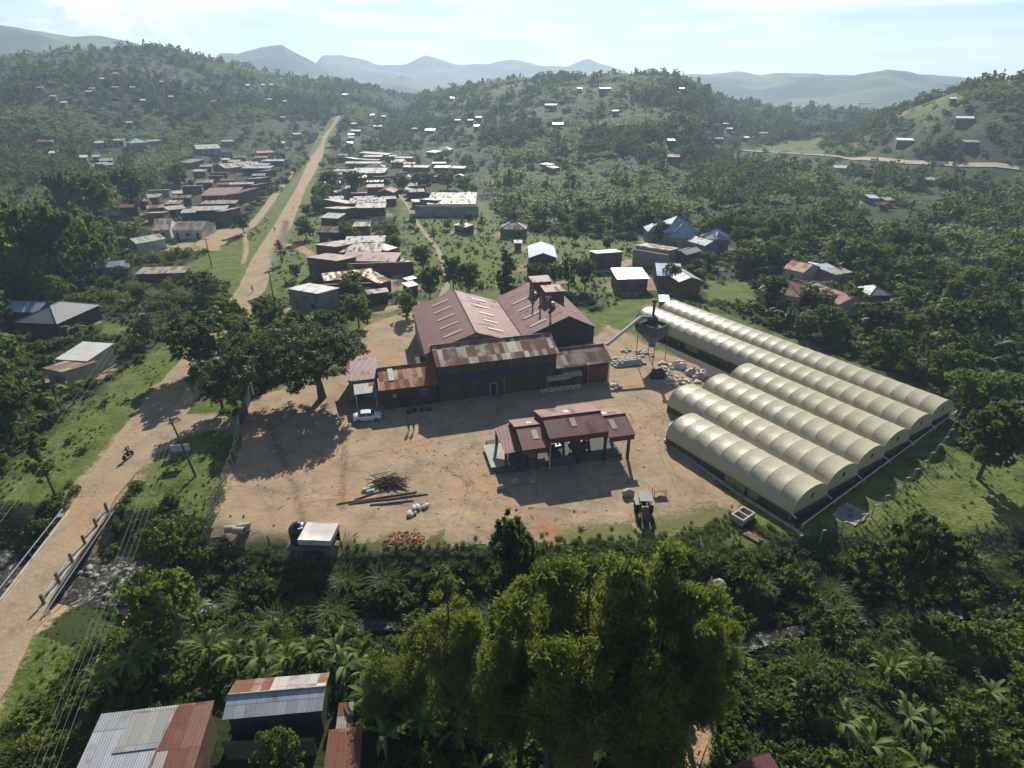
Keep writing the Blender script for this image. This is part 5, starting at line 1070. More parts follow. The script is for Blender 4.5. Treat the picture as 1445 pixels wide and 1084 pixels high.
# ------------------------------------------------------------------ greenhouses
def greenhouses():
    a = Vector((-.53, .848, 0)).normalized(); r = Vector((.848, .53, 0)); yaw = math.atan2(a.y, a.x)
    t = NT('dryer_film'); P = t.uv(); n = t.noise(P, .9, 4, .6); n2 = t.noise(P, 3.5, 3); u, v, _ = t.sep(P)
    st = t.noise(t.comb(t.math('MULTIPLY', u, .5), t.math('MULTIPLY', v, 5)), 1.0, 3)
    c = t.mix(t.mr(t.math('ADD', t.math('MULTIPLY', n, .6), t.math('MULTIPLY', st, .4)), .35, .65), (.51, .455, .285), (.59, .535, .36)); c = t.mix(t.mr(t.rand(), 0, 1, 0, .15), c, (.46, .44, .34))
    t.pbr(c, .42, 0, .5, t.bump(t.math('ADD', n, t.math('MULTIPLY', n2, .4)), .09, .45), (.24, (.62, .56, .36))); FILM = t.m
    NETM = plain('shade_net', (.10, .072, .052), .95, var=.2); BAMB = plain('bed_boards', (.30, .25, .13), .85, var=.2, scale=2); RIB = plain('film_seam', (.58, .54, .42), .4, var=.05)
    lens = [20.0, 26.2, 25.6, 25.6, 55.2, 55.2]; lab = ['shortest tunnel dryer under buff film, nearest the pavilion', 'tunnel dryer under buff film, second from the pavilion', 'tunnel dryer under buff film, third from the pavilion', 'tunnel dryer under buff film, fourth, lying against a much longer one', 'long tunnel dryer under buff film, starting beside the hopper tower', 'outermost long tunnel dryer under buff film, against the banana grove']
    for i in range(6):
        c0 = Vector((35.05, 56.66, 0)) + Vector((.809, .588, 0)) * 7.1 * i; L = lens[i]; nb = round(L / 2.15); bay = L / nb; Wd, zb, za = 3.42, 1.15, 3.75
        g = thing('tunnel_greenhouse', lab[i], 'greenhouse', (c0.x, c0.y, 0), yaw, 'buff film tunnel dryers')
        rs = random.Random(i + 5); na, sub = 22, 7; V = []; uv = []; nx = nb * sub + 1
        for k in range(nx):
            f = (k % sub) / sub; b = math.sin(PI * f); x = k / sub * bay
            for j in range(na + 1):
                q = PI * j / na; arch = .965 + .0 * b; kk = 1 - .022 * b * (1 + .35 * math.sin(3.1 * j + 2.3 * (k // sub))) * math.sin(q) ** .5
                V.append((x, -Wd * math.cos(q) * (1 if j in (0, na) else kk), zb + (za - zb) * math.sin(q) ** .82 * kk)); uv.append((x, j * .45))
        ii, jj = np.meshgrid(np.arange(nx - 1), np.arange(na), indexing='ij'); A = (ii * (na + 1) + jj).ravel(); Fq = np.stack([A, A + na + 1, A + na + 2, A + 1], 1)
        me = nmesh('film_cover', V, Fq, FILM, uv=np.array(uv)[Fq].reshape(-1, 2), smooth=True); cov = link('film_cover', me, g)
        sm = MB()
        for k in range(nb + 1):
            sm.tube([(k * bay, -Wd * math.cos(PI * j / 14) * 1.002, zb + .004 + (za - zb) * math.sin(PI * j / 14) ** .82 * 1.003) for j in range(15)], .022, 4, 0, False)
        sm.build('seam_frame', RIB, cov)
        for x, s in ((0.0, -1), (L, 1)):   # arched end sheets
            e = MB(); pts = [(x, -Wd * math.cos(PI * j / 20), zb + (za - zb) * math.sin(PI * j / 20) ** .82) for j in range(21)]
            if s > 0: pts = pts[::-1]
            e.poly(pts, 0, [(p[1], p[2]) for p in pts]); en = e.build('end_sheet', FILM, g)
            if s < 0:
                MB().box(x - .03, .0, zb + 1.35, .05, .34, .62).build('vent_shade_panel', M['shade_black'], en)  # solid dark box, shade of the vent put into its colour
        fr = MB()
        for sy in (-1, 1):
            fr.box(L / 2, sy * Wd, zb - .04, L, .12, .14)
        for y in (-Wd, Wd): fr.box(-.03, y, zb - .05, .12, .12, .14)
        fr.box(-.05, 0, zb - .02, .1, 2 * Wd, .1); fr.box(L + .05, 0, zb - .02, .1, 2 * Wd, .1)
        fr.build('edge_rail', BAMB, g)
        nt = MB()
        for sy in (-1, 1): nt.box(L / 2, sy * (Wd - .12), .45, L - .1, .04, 1.3)
        for x in (.1, L - .1): nt.box(x, 0, .45, .04, 2 * Wd - .3, 1.3)
        nt.build('side_netting', NETM, g)
        pm = MB().box(0, 0, .5, .10, .10, 1.3).mesh('post', BAMB)
        for k in range(0, nb + 1, 2):
            for sy in (-1, 1): link('post', pm, g, (min(max(k * bay, .1), L - .1), sy * (Wd - .02), 0))
        if i == 0: doors = ((5.2, 1), (7.1, 1), (8.7, 1))
        elif i == 4: doors = ((38.6, 1), (40.2, 1))
        else: doors = ((L * .5, 1), (L * .5 + 1.6, 1))
        for x, sy in doors: link('door_panel', MB().box(0, 0, .5, 1.45, .06, 1.25).mesh('door_panel', BAMB), g, (x, sy * (Wd + .02), 0))
        MB().box(L / 2, 0, .06, L - .6, 2 * Wd - .9, .1).build('bed_floor', NETM, g)
        gt = MB().tube([(-.05, -Wd, zb - .02), (-.7, -Wd - .0, zb - .2)], .08, 6).build('gutter_spout', M['whitemetal'], g)
        if i == 0: MB().tube([(-.05, Wd, zb - .02), (-.7, Wd, zb - .2)], .08, 6).build('gutter_spout', M['whitemetal'], g)
    # water pipe on low stands along the ends, plinth with kerb along the yard side
    p0 = Vector((*G(1130, 748), 0)); p1 = Vector((*G(1348, 586), 0)); t = thing('drain_pipe', 'long pale drain pipe on short stands along the ends of the tunnel dryers', 'pipe', (p0.x, p0.y, 0), math.atan2(p1.y - p0.y, p1.x - p0.x)); Lp = (p1 - p0).length
    MB().tube([(0, 0, .75), (Lp, 0, .75)], .08, 8).build('pipe', M['whitemetal'], t)
    for k in range(7): MB().tube([(.3 + k * (Lp - .6) / 6, 0, -.3), (.3 + k * (Lp - .6) / 6, 0, .78)], .06, 6).build('stand', M['whitemetal'], t)
    kerb = [G(*p) for p in ((1132, 756), (1040, 697), (938, 624), (942, 604), (968, 578))]
    m = MB()
    for (x0, y0), (x1, y1) in zip(kerb[:-1], kerb[1:]): m.box((x0 + x1) / 2, (y0 + y1) / 2, .08, math.dist((x0, y0), (x1, y1)) + .2, .28, .34, 0, math.atan2(y1 - y0, x1 - x0))
    tag(m.build('concrete_kerb', M['concrete']), 'low concrete kerb between the bare yard and the tunnel dryers', 'kerb')
    bed = [G(*p) for p in ((1128, 750), (1335, 592), (1215, 545), (1000, 470), (905, 470), (1010, 540), (960, 580), (945, 612))]
    DK = plain('dark_soil', (.035, .028, .022), .95, var=.3, scale=.7)  # very dark ground sheet under and between the tunnels
    o = grid_patch('dryer_bed', bed, .5, .02, DK, None, .2)
# ------------------------------------------------------------------ hopper tower
def hopper():
    t = thing('hopper_tower', 'grey steel hopper on four thin legs with a feed conveyor and a rusty chimney', 'silo', (25.6, 101.0, 0), R(42))
    h = 1.9
    b = MB()
    for (x0, y0), (x1, y1) in (((-h, -h), (h, -h)), ((h, -h), (h, h)), ((h, h), (-h, h)), ((-h, h), (-h, -h))):
        b.poly([(x0, y0, 5.3), (x1, y1, 5.3), (x1, y1, 7.1), (x0, y0, 7.1)]); b.poly([(x0 * .97, y0 * .97, 7.1), (x1 * .97, y1 * .97, 7.1), (x1 * .97, y1 * .97, 5.3), (x0 * .97, y0 * .97, 5.3)]); b.poly([(x0, y0, 7.1), (x1, y1, 7.1), (x1 * .97, y1 * .97, 7.1), (x0 * .97, y0 * .97, 7.1)])
        b.poly([(x0 * .16, y0 * .16, 3.2), (x1 * .16, y1 * .16, 3.2), (x1, y1, 5.3), (x0, y0, 5.3)])
        for z in (5.5, 5.95, 6.4, 6.85): b.box((x0 + x1) / 2 * 1.01, (y0 + y1) / 2 * 1.01, z, abs(x1 - x0) + .06 if y0 == y1 else .05, abs(y1 - y0) + .06 if x0 == x1 else .05, .07)
    b.box(0, 0, 2.95, .7, .7, .6); b.build('hopper', M['steel'], t)
    MB().box(-.2, .2, 6.5, 3.3, 3.3, .1).build('grain_fill', plain('husk', (.25, .17, .09), .95, var=.25), t)
    for i in (-1, 1):
        for j in (-1, 1): MB().tube([(i * h, j * h, -.2), (i * h, j * h, 5.4)], .075, 6).build('leg', M['steel'], t)
    c = MB(); c.lathe([(.95, 6.9), (.95, 7.7), (.45, 8.1), (.45, 8.3)], 14, 0, (.7, .9, 0)); c.build('cyclone', M['darksteel'], t, True)
    c = MB(); c.lathe([(.24, 8.0), (.24, 10.3), (.30, 10.3), (.30, 10.42), (.24, 10.42), (.24, 10.75), (.5, 10.8), (.5, 11.05), (.06, 11.25)], 12, 0, (.7, .9, 0)); c.build('chimney', M['rustpipe'], t, True)
    inv = Matrix.Rotation(-R(42), 3, 'Z'); e = Vector((*G(856, 487, 5.0), 5.0)) - Vector((25.6, 101, 0)); e = inv @ e; p = inv @ (Vector((*G(905, 447, 8.0), 8.0)) - Vector((25.6, 101, 0)))
    k = MB()
    for dy in (-.28, .28):
        k.tube([e + Vector((0, 0, 0)) + Vector((0, dy, 0)), p + Vector((0, dy, 0)), Vector((-.2, .5 + dy * .4, 8.3))], .12, 6)
    k.tube([e, p, Vector((-.1, .5, 8.1))], [.22, .22, .2], 6); k.build('conveyor', M['steel'], t)
    MB().tube([p.lerp(e, .25), Vector((-h, 0, 6.9))], .05, 5).build('brace', M['steel'], t)
# ------------------------------------------------------------------ sacks, heaps, yard things
def lump(mb, x, y, z, sx, sy, sz, seed, rz=0, mi=0, n=10, m=6, rough=.12):
    rs = random.Random(seed); base = len(mb.v); ph = [rs.uniform(0, 6.28) for _ in range(6)]
    for i in range(m + 1):
        th = PI * i / m
        for j in range(n):
            q = 2 * PI * j / n; k = 1 + rough * (math.sin(2 * q + ph[0] + th) + math.sin(3 * q + ph[1]) * .7 + math.sin(2 * th + ph[2]) * .6)
            v = Vector((math.copysign(abs(math.sin(th) * math.cos(q)) ** .75, math.sin(th) * math.cos(q)) * sx * k, math.copysign(abs(math.sin(th) * math.sin(q)) ** .75, math.sin(th) * math.sin(q)) * sy * k, math.cos(th) * sz * k)); v.rotate(Matrix.Rotation(rz, 3, 'Z')); mb.v.append((v.x + x, v.y + y, v.z + z))
    for i in range(m):
        for j in range(n):
            j2 = (j + 1) % n; mb.f.append((base + i * n + j, base + (i + 1) * n + j, base + (i + 1) * n + j2, base + i * n + j2)); mb.m.append(mi); mb.uv.append([(0, 0)] * 4)
def yard_things():
    # sacks: each a thing of its own
    prot = []
    for i in range(3):
        m = MB(); lump(m, 0, 0, .17, .48, .28, .18, 30 + i, 0, 0, 10, 6, .07); o = m.build('sack', M['sack'], None, True); o.location = (0, 0, -900); prot.append(o)
    used = [False] * 3
    def sack(x, y, z, rz, lab, grp):
        k = rnd.randrange(3)
        if not used[k]: o = prot[k]; used[k] = True
        else: o = prot[k].copy(); C.objects.link(o)
        s = rnd.uniform(.85, 1.2); o.location = (x, y, z); o.rotation_euler = (rnd.uniform(-.15, .15), rnd.uniform(-.15, .15), rz); o.scale = (s, s, s); tag(o, lab, 'sack', grp)
    def heap(px, nx, ny, nz, yaw, lab, grp, dx=.9, dy=.55):
        x0, y0 = G(*px); c_, s_ = math.cos(yaw), math.sin(yaw)
        for k in range(nz):
            for i in range(nx - k):
                for j in range(ny - k):
                    a, b = (i - (nx - k - 1) / 2) * dx + rnd.uniform(-.1, .1), (j - (ny - k - 1) / 2) * dy + rnd.uniform(-.08, .08)
                    sack(x0 + a * c_ - b * s_, y0 + a * s_ + b * c_, k * .29, yaw + rnd.uniform(-.3, .3), lab, grp)
    heap((885, 512), 7, 6, 3, R(14), 'white woven sack in the stack beside the brown shed', 'sacks stacked by the brown shed')
    heap((792, 550), 8, 2, 4, R(15.8), 'white woven sack heaped against the mill wall', 'sacks against the mill wall')
    for px, n, lab, grp in (((970, 538), 12, 'pale sack loose on the ground beside the grey tarpaulin', 'loose sacks by the tarpaulin'), ((940, 527), 10, 'pale sack in the heap behind the black heap', 'sacks behind the black heap'), ((871, 547), 8, 'pale sack dumped by the corner post of the brown shed', 'sacks dumped by the shed corner'), ((588, 720), 6, 'white sack in a small heap on the open yard', 'white sacks in the open yard'), ((515, 692), 3, 'white sack beside the brushwood pile', 'white sacks by the brushwood'), ((905, 500), 14, 'pale sack scattered between the sack stack and the hopper legs', 'sacks between stack and hopper'), ((955, 541), 16, 'pale sack in the spill at the foot of the black heap', 'sacks spilled at the black heap'), ((946, 516), 12, 'pale sack in the spread behind the hopper tower', 'sacks behind the hopper'), ((886, 496), 4, 'white sack behind the stacked ones', 'white sacks behind the stack')):
        x0, y0 = G(*px)
        for k in range(n): a = rnd.uniform(0, 6.28); q = math.sqrt(rnd.random()) * (.45 * n ** .5); sack(x0 + q * 1.3 * math.cos(a), y0 + q * math.sin(a), 0 if k < n * .7 else .26, rnd.uniform(0, 3), lab, grp)
    # tarpaulin covered stacks
    for px, sx, sy, sz, mt, lab, nm in (((984, 530), 2.4, 1.5, 1.25, 'tarp', 'large heap under a grey tarpaulin beside the tunnel dryers', 'covered_heap'), ((958, 518), 1.5, 1.2, 1.05, 'tarpwhite', 'smaller heap under a whitish tarpaulin behind the grey one', 'covered_heap'), ((926, 532), 1.7, 1.5, 1.5, 'charcoal', 'black heap of scrap under the hopper tower', 'scrap_heap')):
        m = MB(); rq = random.Random(px[0])
        for q in range(7 if mt != 'charcoal' else 16): kx = .62 if mt != 'charcoal' else .42; lump(m, rq.uniform(-.45, .45) * sx, rq.uniform(-.45, .45) * sy, .05, sx * kx, sy * kx, sz * rq.uniform(.5, 1.0), px[0] + q, rq.uniform(0, 3), 0, 10 if mt != 'charcoal' else 7, 6, .16)
        o = m.build(nm, M[mt], None, False); o.location = (*G(*px), 0); o.rotation_euler = (0, 0, -.5); tag(o, lab, 'heap')
    # brushwood and poles
    def sticks(px, n, L, lab, nm, ang, spread, h):
        x0, y0 = G(*px); t = thing(nm, lab, 'wood pile', (x0, y0, 0)); m = MB()
        for k in range(n):
            a = ang + rnd.gauss(0, spread); l = L * rnd.uniform(.4, 1); cx, cy = rnd.gauss(0, .7), rnd.gauss(0, .45); z = abs(rnd.gauss(0, h)) + .06; dz = rnd.uniform(-.15, .15); r = rnd.uniform(.03, .075)
            m.tube([(cx - math.cos(a) * l / 2, cy - math.sin(a) * l / 2, z - dz), (cx, cy, z + .05), (cx + math.cos(a) * l / 2, cy + math.sin(a) * l / 2, max(.04, z + dz))], [r, r, r * .6], 5)
        o = m.build('branches', M['bark'], t)
    sticks((551, 683), 90, 3.6, 'tangled pile of grey brushwood on the open yard', 'brushwood_pile', .1, .9, .45)
    x0, y0 = G(535, 705)
    for k, (px, L, a) in enumerate((((532, 704), 9.5, .16), ((528, 708), 6, .12), ((545, 702), 7.5, .2), ((560, 710), 4, .1), ((520, 700), 3.5, .45), ((575, 702), 5.0, .14), ((540, 712), 3, .05))):
        o = MB().tube([(-L / 2, 0, .1), (0, .05, .12), (L / 2, 0, .1)], [.11, .1, .07], 7).build('timber_pole', M['pole']); o.location = (*G(*px), .0); o.rotation_euler = (0, 0, a + R(5)); tag(o, 'long grey timber pole lying with others below the brushwood', 'pole', 'timber poles on the yard')
    m = MB(); x0, y0 = G(571, 763)
    for k in range(170): a = rnd.uniform(0, 6.28); q = rnd.random() ** .6 * 2.0; m.box(q * math.cos(a) * 1.15, q * math.sin(a) * .8, .05 + max(0, .22 - q * .1) * rnd.random(), .23, .11, .08, 0, 0, Matrix.Rotation(rnd.uniform(0, 3), 3, 'Z') @ Matrix.Rotation(rnd.uniform(-.5, .5), 3, 'X'))
    o = m.build('brick_rubble', plain('red_brick_rubble', (.30, .105, .055), .9, var=.35, scale=6)); o.location = (x0, y0, .0); tag(o, 'low spread of broken red bricks near the wire fence', 'rubble', None, 'stuff')
    # culvert pipes
    for px, a, lab in (((327, 751), .05, 'concrete culvert pipe lying end on at the yard corner, outermost of three'), ((338, 753), -.05, 'concrete culvert pipe lying between two others at the yard corner'), ((346, 747), .3, 'concrete culvert pipe lying slightly apart, innermost of three')):
        m = MB(); n = 18; L, r = 1.25, .42
        m.tube([(-L / 2, 0, r), (L / 2, 0, r)], r, n, 0, False); m.tube([(L / 2, 0, r), (-L / 2, 0, r)], r * .8, n, 0, False)
        for s in (-1, 1):
            for j in range(n): q, q2 = 2 * PI * j / n, 2 * PI * (j + 1) / n; m.poly([(s * L / 2, r * math.cos(q) * .8, r + r * .8 * math.sin(q)), (s * L / 2, r * math.cos(q2) * .8, r + r * .8 * math.sin(q2)), (s * L / 2, r * math.cos(q2), r + r * math.sin(q2)), (s * L / 2, r * math.cos(q), r + r * math.sin(q))][::s])
        o = m.build('culvert_pipe', M['concrete']); o.location = (*G(*px), 0); o.rotation_euler = (0, 0, a); tag(o, lab, 'pipe', 'culvert pipes')
    # water tank and tarpaulin stall
    o = thing('water_tank', 'black ribbed plastic water tank beside the pale tarpaulin stall', 'water tank', (*G(425, 766), 0))
    m = MB(); prof = [(1.0, .35)]
    for k in range(7): prof += [(1.0, .5 + k * .24), (1.05, .56 + k * .24), (1.05, .62 + k * .24), (1.0, .68 + k * .24)]
    prof += [(.92, 2.3), (.6, 2.55), (.32, 2.62)]; m.lathe(prof, 24); m.build('tank_body', M['black'], o, True)
    MB().lathe([(.33, 2.55), (.33, 2.75), (.2, 2.8)], 18).build('lid', M['black'], o, True)
    MB().box(0, 0, .1, 2.3, 2.3, .5).build('stand', M['cement'], o); MB().box(.45, -.5, 2.5, .55, .35, .03, 0, .5).build('label_plate', M['lawnpaint'], o)
    t = thing('market_stall', 'square stall with a sagging pale tarpaulin roof beside the black water tank', 'stall', (*G(454, 775), 0), R(-3))
    w, d, h = 1.75, 1.45, 2.35; nx = 9; V = []; 
    for j in range(nx):
        for i in range(nx):
            u, v = i / (nx - 1) * 2 - 1, j / (nx - 1) * 2 - 1; V.append((u * w, v * d, h + .12 - .16 * (1 - u * u) * (1 - v * v) + .05 * math.sin(4 * v) * (1 - abs(u)) - .1 * v * 0))
    a = (np.arange(nx - 1)[:, None] * nx + np.arange(nx - 1)[None, :]).ravel(); link('tarp_roof', nmesh('tarp_roof', V, np.stack([a, a + 1, a + nx + 1, a + nx], 1), M['tarpwhite'], smooth=True), t)
    f = MB()
    for x, y, sx, sy in ((0, -d, 2 * w, .04), (0, d, 2 * w, .04), (-w, 0, .04, 2 * d - .06), (w, 0, .04, 2 * d - .06)): f.box(x, y, h - .2, sx, sy, .62)
    f.build('fascia', M['tarpwhite'], t)
    for i in (-1, 1):
        for j in (-1, 1): MB().tube([(i * (w - .1), j * (d - .1), -.1), (i * (w - .1), j * (d - .1), h)], .06, 6).build('post', M['wood'], t)
    MB().box(0, .1, .8, 3.0, 2.2, .1).build('counter', M['wood'], t); MB().box(0, d - .1, 1.1, 3.3, .05, 2.0).build('back_sheet', M['black'], t)
    for k, (dx, dy, a) in enumerate(((2.3, .4, .3), (2.5, -.3, -.2), (2.2, 1.2, .1), (2.7, .9, .5))):
        x0, y0 = G(454, 775); o = MB().tube([(-1.3, 0, .08), (1.3, 0, .6)], .04, 5).build('leaning_stick', M['wood']); o.location = (x0 + dx, y0 + dy, 0); o.rotation_euler = (0, 0, PI / 2 + a); tag(o, 'thin wooden stick leaning beside the tarpaulin stall', 'stick', 'sticks by the stall')
    # block pit, boards, slab, boulders, frame
    t = thing('block_pit', 'raised concrete pit with two square openings in the grass by the dryers', 'pit', (*G(1047, 733), 0), R(38)); m = MB()
    for x, y, sx, sy in ((0, -.72, 2.4, .2), (0, .72, 2.4, .2), (-1.1, 0, .2, 1.24), (1.1, 0, .2, 1.24), (0, 0, .2, 1.24)): m.box(x, y, .4, sx, sy, 1.0)
    m.build('pit_wall', M['concrete'], t); MB().box(0, 0, .02, 2.0, 1.2, .06).build('pit_bottom', M['shade_black'], t)  # pit shade put into the near-black bottom
    t = thing('grave_slab', 'flat slab with a pale border and dull red centre lying in the grass', 'slab', (*G(1062, 758), 0), R(-48)); MB().box(0, 0, .06, 1.9, .8, .16).build('border', M['concrete'], t); MB().box(0, 0, .15, 1.6, .55, .03).build('centre', plain('red_oxide', (.25, .11, .09), .8), t)
    t = thing('septic_slab', 'concrete septic slab with manhole lids beyond the ends of the dryers', 'slab', (*G(1200, 727), 0), R(38)); MB().box(0, 0, .08, 3.6, 2.6, .24).build('slab', M['concrete'], t); MB().lathe([(1.5, .2), (1.5, .26), (.05, .27)], 28).build('round_cover', M['cement'], t)
    for x, y in ((.4, .3), (-.5, -.2)): MB().box(x, y, .3, .6, .5, .09).build('manhole_lid', M['steel'], t)
    for px, s, lab in (((886, 699), .75, 'large pale boulder at the edge of the pavilion shade'), ((727, 682), .55, 'grey boulder in the pavilion shade, larger of two'), ((752, 682), .42, 'brown boulder in the pavilion shade, smaller of two'), ((707, 690), .5, 'pale rock at the corner of the pavilion shade'), ((957, 820), .8, 'pink grey boulder in the bushes below the fence'), ((1012, 820), 1.0, 'flat pale boulder in the bushes, bigger of two')):
        m = MB(); lump(m, 0, 0, s * .45, s, s * .8, s * .7, int(px[0]), .4, 0, 14, 9, .07); o = m.build('boulder', M['concrete'], None, True); x, y = G(*px); o.location = (x, y, gz(x, y) if y > 45 else gz(x, y)); tag(o, lab, 'boulder')
    t = thing('table_frame', 'low rusty table frame with a brown top standing in the sun beside the tractor', 'table', (*G(930, 697), 0), R(5)); MB().box(0, 0, .78, 1.7, 1.0, .08).build('table_top', plain('brown_top', (.25, .17, .11), .8), t)
    for i in (-1, 1):
        for j in (-1, 1): MB().tube([(i * .75, j * .42, 0), (i * .75, j * .42, .76)], .04, 5).build('leg', M['rustpipe'], t)
    o = MB().box(0, 0, .08, 1.0, .7, .1).box(0, 0, .15, .7, .4, .04).build('white_panel', M['skylight']); o.location = (*G(934, 703), 0); o.rotation_euler = (0, 0, -.5); tag(o, 'small pale panel lying flat beside the table frame', 'panel')
def litter():
    m = MB(); mats = [M['cement'], M['sack'], M['wood'], M['charcoal'], M['brick']]; n = 0
    while n < 520:
        x, y = rnd.uniform(-42, 32), rnd.uniform(49, 92)
        if not bool(inpoly(np.array([x]), np.array([y]), YARD)[0]) or (y > 80 and x < 17) : continue
        if fbm(np.array([x]), np.array([y]), 7, 411)[0] < .47 and rnd.random() < .8: continue
        k = rnd.choice((0, 0, 0, 0, 1, 2, 2, 3, 4)); s = rnd.uniform(.05, .16)
        if k == 2: m.box(x, y, .05, rnd.uniform(.3, 1.1), .06, .05, 2, rnd.uniform(0, 3))
        else: lump(m, x, y, .04, s, s * .8, s * .5, n, rnd.uniform(0, 3), k, 6, 4, .15)
        n += 1
    tag(m.build('yard_litter', mats), 'small stones, chips and scraps strewn over the yard', None, None, 'stuff')
def tractor():
    t = thing('tractor', 'dark rusty tractor with a grey canopy standing below the pavilion, seen from behind', 'tractor', (*G(908, 726), 0), R(-93)); Y = M['yellow']
    b = MB(); b.box(1.2, 0, 1.05, 1.9, .75, .75); b.box(2.1, 0, 1.0, .12, .8, .85); b.box(0, 0, .85, 1.6, .6, .5); b.box(1.3, 0, 1.45, 1.5, .6, .12); b.build('engine_body', Y, t)
    for s in (-1, 1):
        def wheel(x, y, r, w):
            m = MB(); m.lathe([(r * .55, -w / 2), (r * .9, -w / 2), (r, -w * .3), (r, w * .3), (r * .9, w / 2), (r * .55, w / 2)], 22); o = m.build('wheel', M['rubber'], t, True); o.rotation_euler = (PI / 2, 0, 0); o.location = (x, y, r)
            MB().lathe([(.05, -w * .3), (r * .57, -w * .32), (r * .57, w * .32), (.05, w * .3)], 16).build('rim', Y, o)
        wheel(-.45, s * .82, .78, .48); wheel(1.75, s * .72, .48, .3)
        MB().slab([(-1.15, s * .82 - .3, 1.62), (.3, s * .82 - .3, 1.62), (.3, s * .82 + .3, 1.62), (-1.15, s * .82 + .3, 1.62)], .06).build('mudguard', Y, t)
    for x in (-.75, .55):
        for s in (-1, 1): MB().tube([(x, s * .55, .9), (x, s * .6, 2.5)], .05, 6).build('canopy_post', M['darksteel'], t)
    MB().box(-.1, 0, 2.53, 1.9, 1.5, .08).build('canopy', M['steel'], t); MB().box(-.35, 0, 1.25, .5, .55, .12).box(-.62, 0, 1.5, .1, .55, .5).build('seat', M['black'], t)
    MB().tube([(.35, 0, 1.4), (.2, 0, 1.75)], .03, 5).build('steering_column', M['darksteel'], t); MB().tube([(1.4, .2, 1.4), (1.4, .2, 2.4)], .05, 6).build('exhaust', M['rustpipe'], t)
    a = MB()
    for s in (-1, 1): a.tube([(-.9, s * .4, .8), (-1.9, s * .45, .55)], .06, 5)
    a.build('hitch_arm', M['darksteel'], t); MB().box(-1.95, 0, .5, .12, 2.0, .5).box(-1.75, 0, .78, .5, 2.0, .06).build('rear_blade', M['rustpipe'], t)
def car():
    t = thing('parked_car', 'white saloon car parked in the shade by the office porch', 'car', (*G(519, 592), 0), R(11)); P = M['carpaint']
    st = [(-2.1, .35, .62, .60), (-2.02, .22, .95, .72), (-1.55, .2, 1.02, .80), (-1.0, .2, 1.0, .82), (0, .2, .98, .83), (.95, .2, .98, .82), (1.5, .2, .92, .79), (1.95, .22, .82, .70), (2.1, .35, .68, .58)]
    V = []; n = 10
    for x, z0, z1, w in st: V += [(x, -w * .9, z0), (x, -w, z0 + .18), (x, -w, (z0 + z1) / 2 + .05), (x, -w * .96, z1 - .08), (x, -w * .8, z1), (x, w * .8, z1), (x, w * .96, z1 - .08), (x, w, (z0 + z1) / 2 + .05), (x, w, z0 + .18), (x, w * .9, z0)]
    k = len(st); a = (np.arange(k - 1)[:, None] * n + np.arange(n)[None, :]).ravel(); b = (np.arange(k - 1)[:, None] * n + (np.arange(n)[None, :] + 1) % n).ravel(); Fq = np.stack([a, b, b + n, a + n], 1)[:, ::-1]
    me = nmesh('body', V, Fq, P, smooth=True); bm = bmesh.new(); bm.from_mesh(me); bmesh.ops.holes_fill(bm, edges=bm.edges, sides=0); bm.normal_update(); bm.to_mesh(me); bm.free(); link('body', me, t)
    def hull(x0, x1, x2, x3, w0, w1, z0, z1, m, nm, par):
        q = MB(); A = [(x0, -w0, z0), (x3, -w0, z0), (x3, w0, z0), (x0, w0, z0)]; B = [(x1, -w1, z1), (x2, -w1, z1), (x2, w1, z1), (x1, w1, z1)]; q.poly(B); 
        for i in range(4): j = (i + 1) % 4; q.poly([A[i], A[j], B[j], B[i]])
        return q.build(nm, M[m], par)
    hull(-1.45, -.85, .45, 1.05, .76, .58, .96, 1.40, 'glass', 'window_band', t); rf = hull(-.95, -.85, .42, .55, .64, .57, 1.385, 1.44, 'carpaint', 'roof', t)
    for x0, z0, x1, z1 in ((-1.42, .97, -.9, 1.41), (-.12, .97, -.12, 1.41), (1.02, .97, .5, 1.41)):
        for s in (-1, 1): MB().tube([(x0, s * .765, z0), (x1, s * .6, z1)], .035, 4).build('pillar', P, t)
    for x in (-1.3, 1.35):
        for s in (-1, 1):
            m = MB(); m.lathe([(.2, -.1), (.29, -.1), (.31, -.06), (.31, .06), (.29, .1), (.2, .1)], 18); o = m.build('wheel', M['rubber'], t, True); o.rotation_euler = (PI / 2, 0, 0); o.location = (x, s * .76, .31); MB().lathe([(.03, -.11), (.2, -.1), (.2, .1), (.03, .11)], 14).build('rim', M['chrome'], o)
    for s in (-1, 1): MB().box(2.02, s * .5, .68, .12, .34, .15).build('headlight', M['chrome'], t); MB().box(-2.06, s * .52, .78, .1, .3, .16).build('tail_light', M['redtile'], t)
    MB().box(2.1, 0, .42, .12, 1.3, .16).build('bumper', M['cement'], t); MB().box(-2.1, 0, .45, .12, 1.3, .16).build('bumper', M['cement'], t)
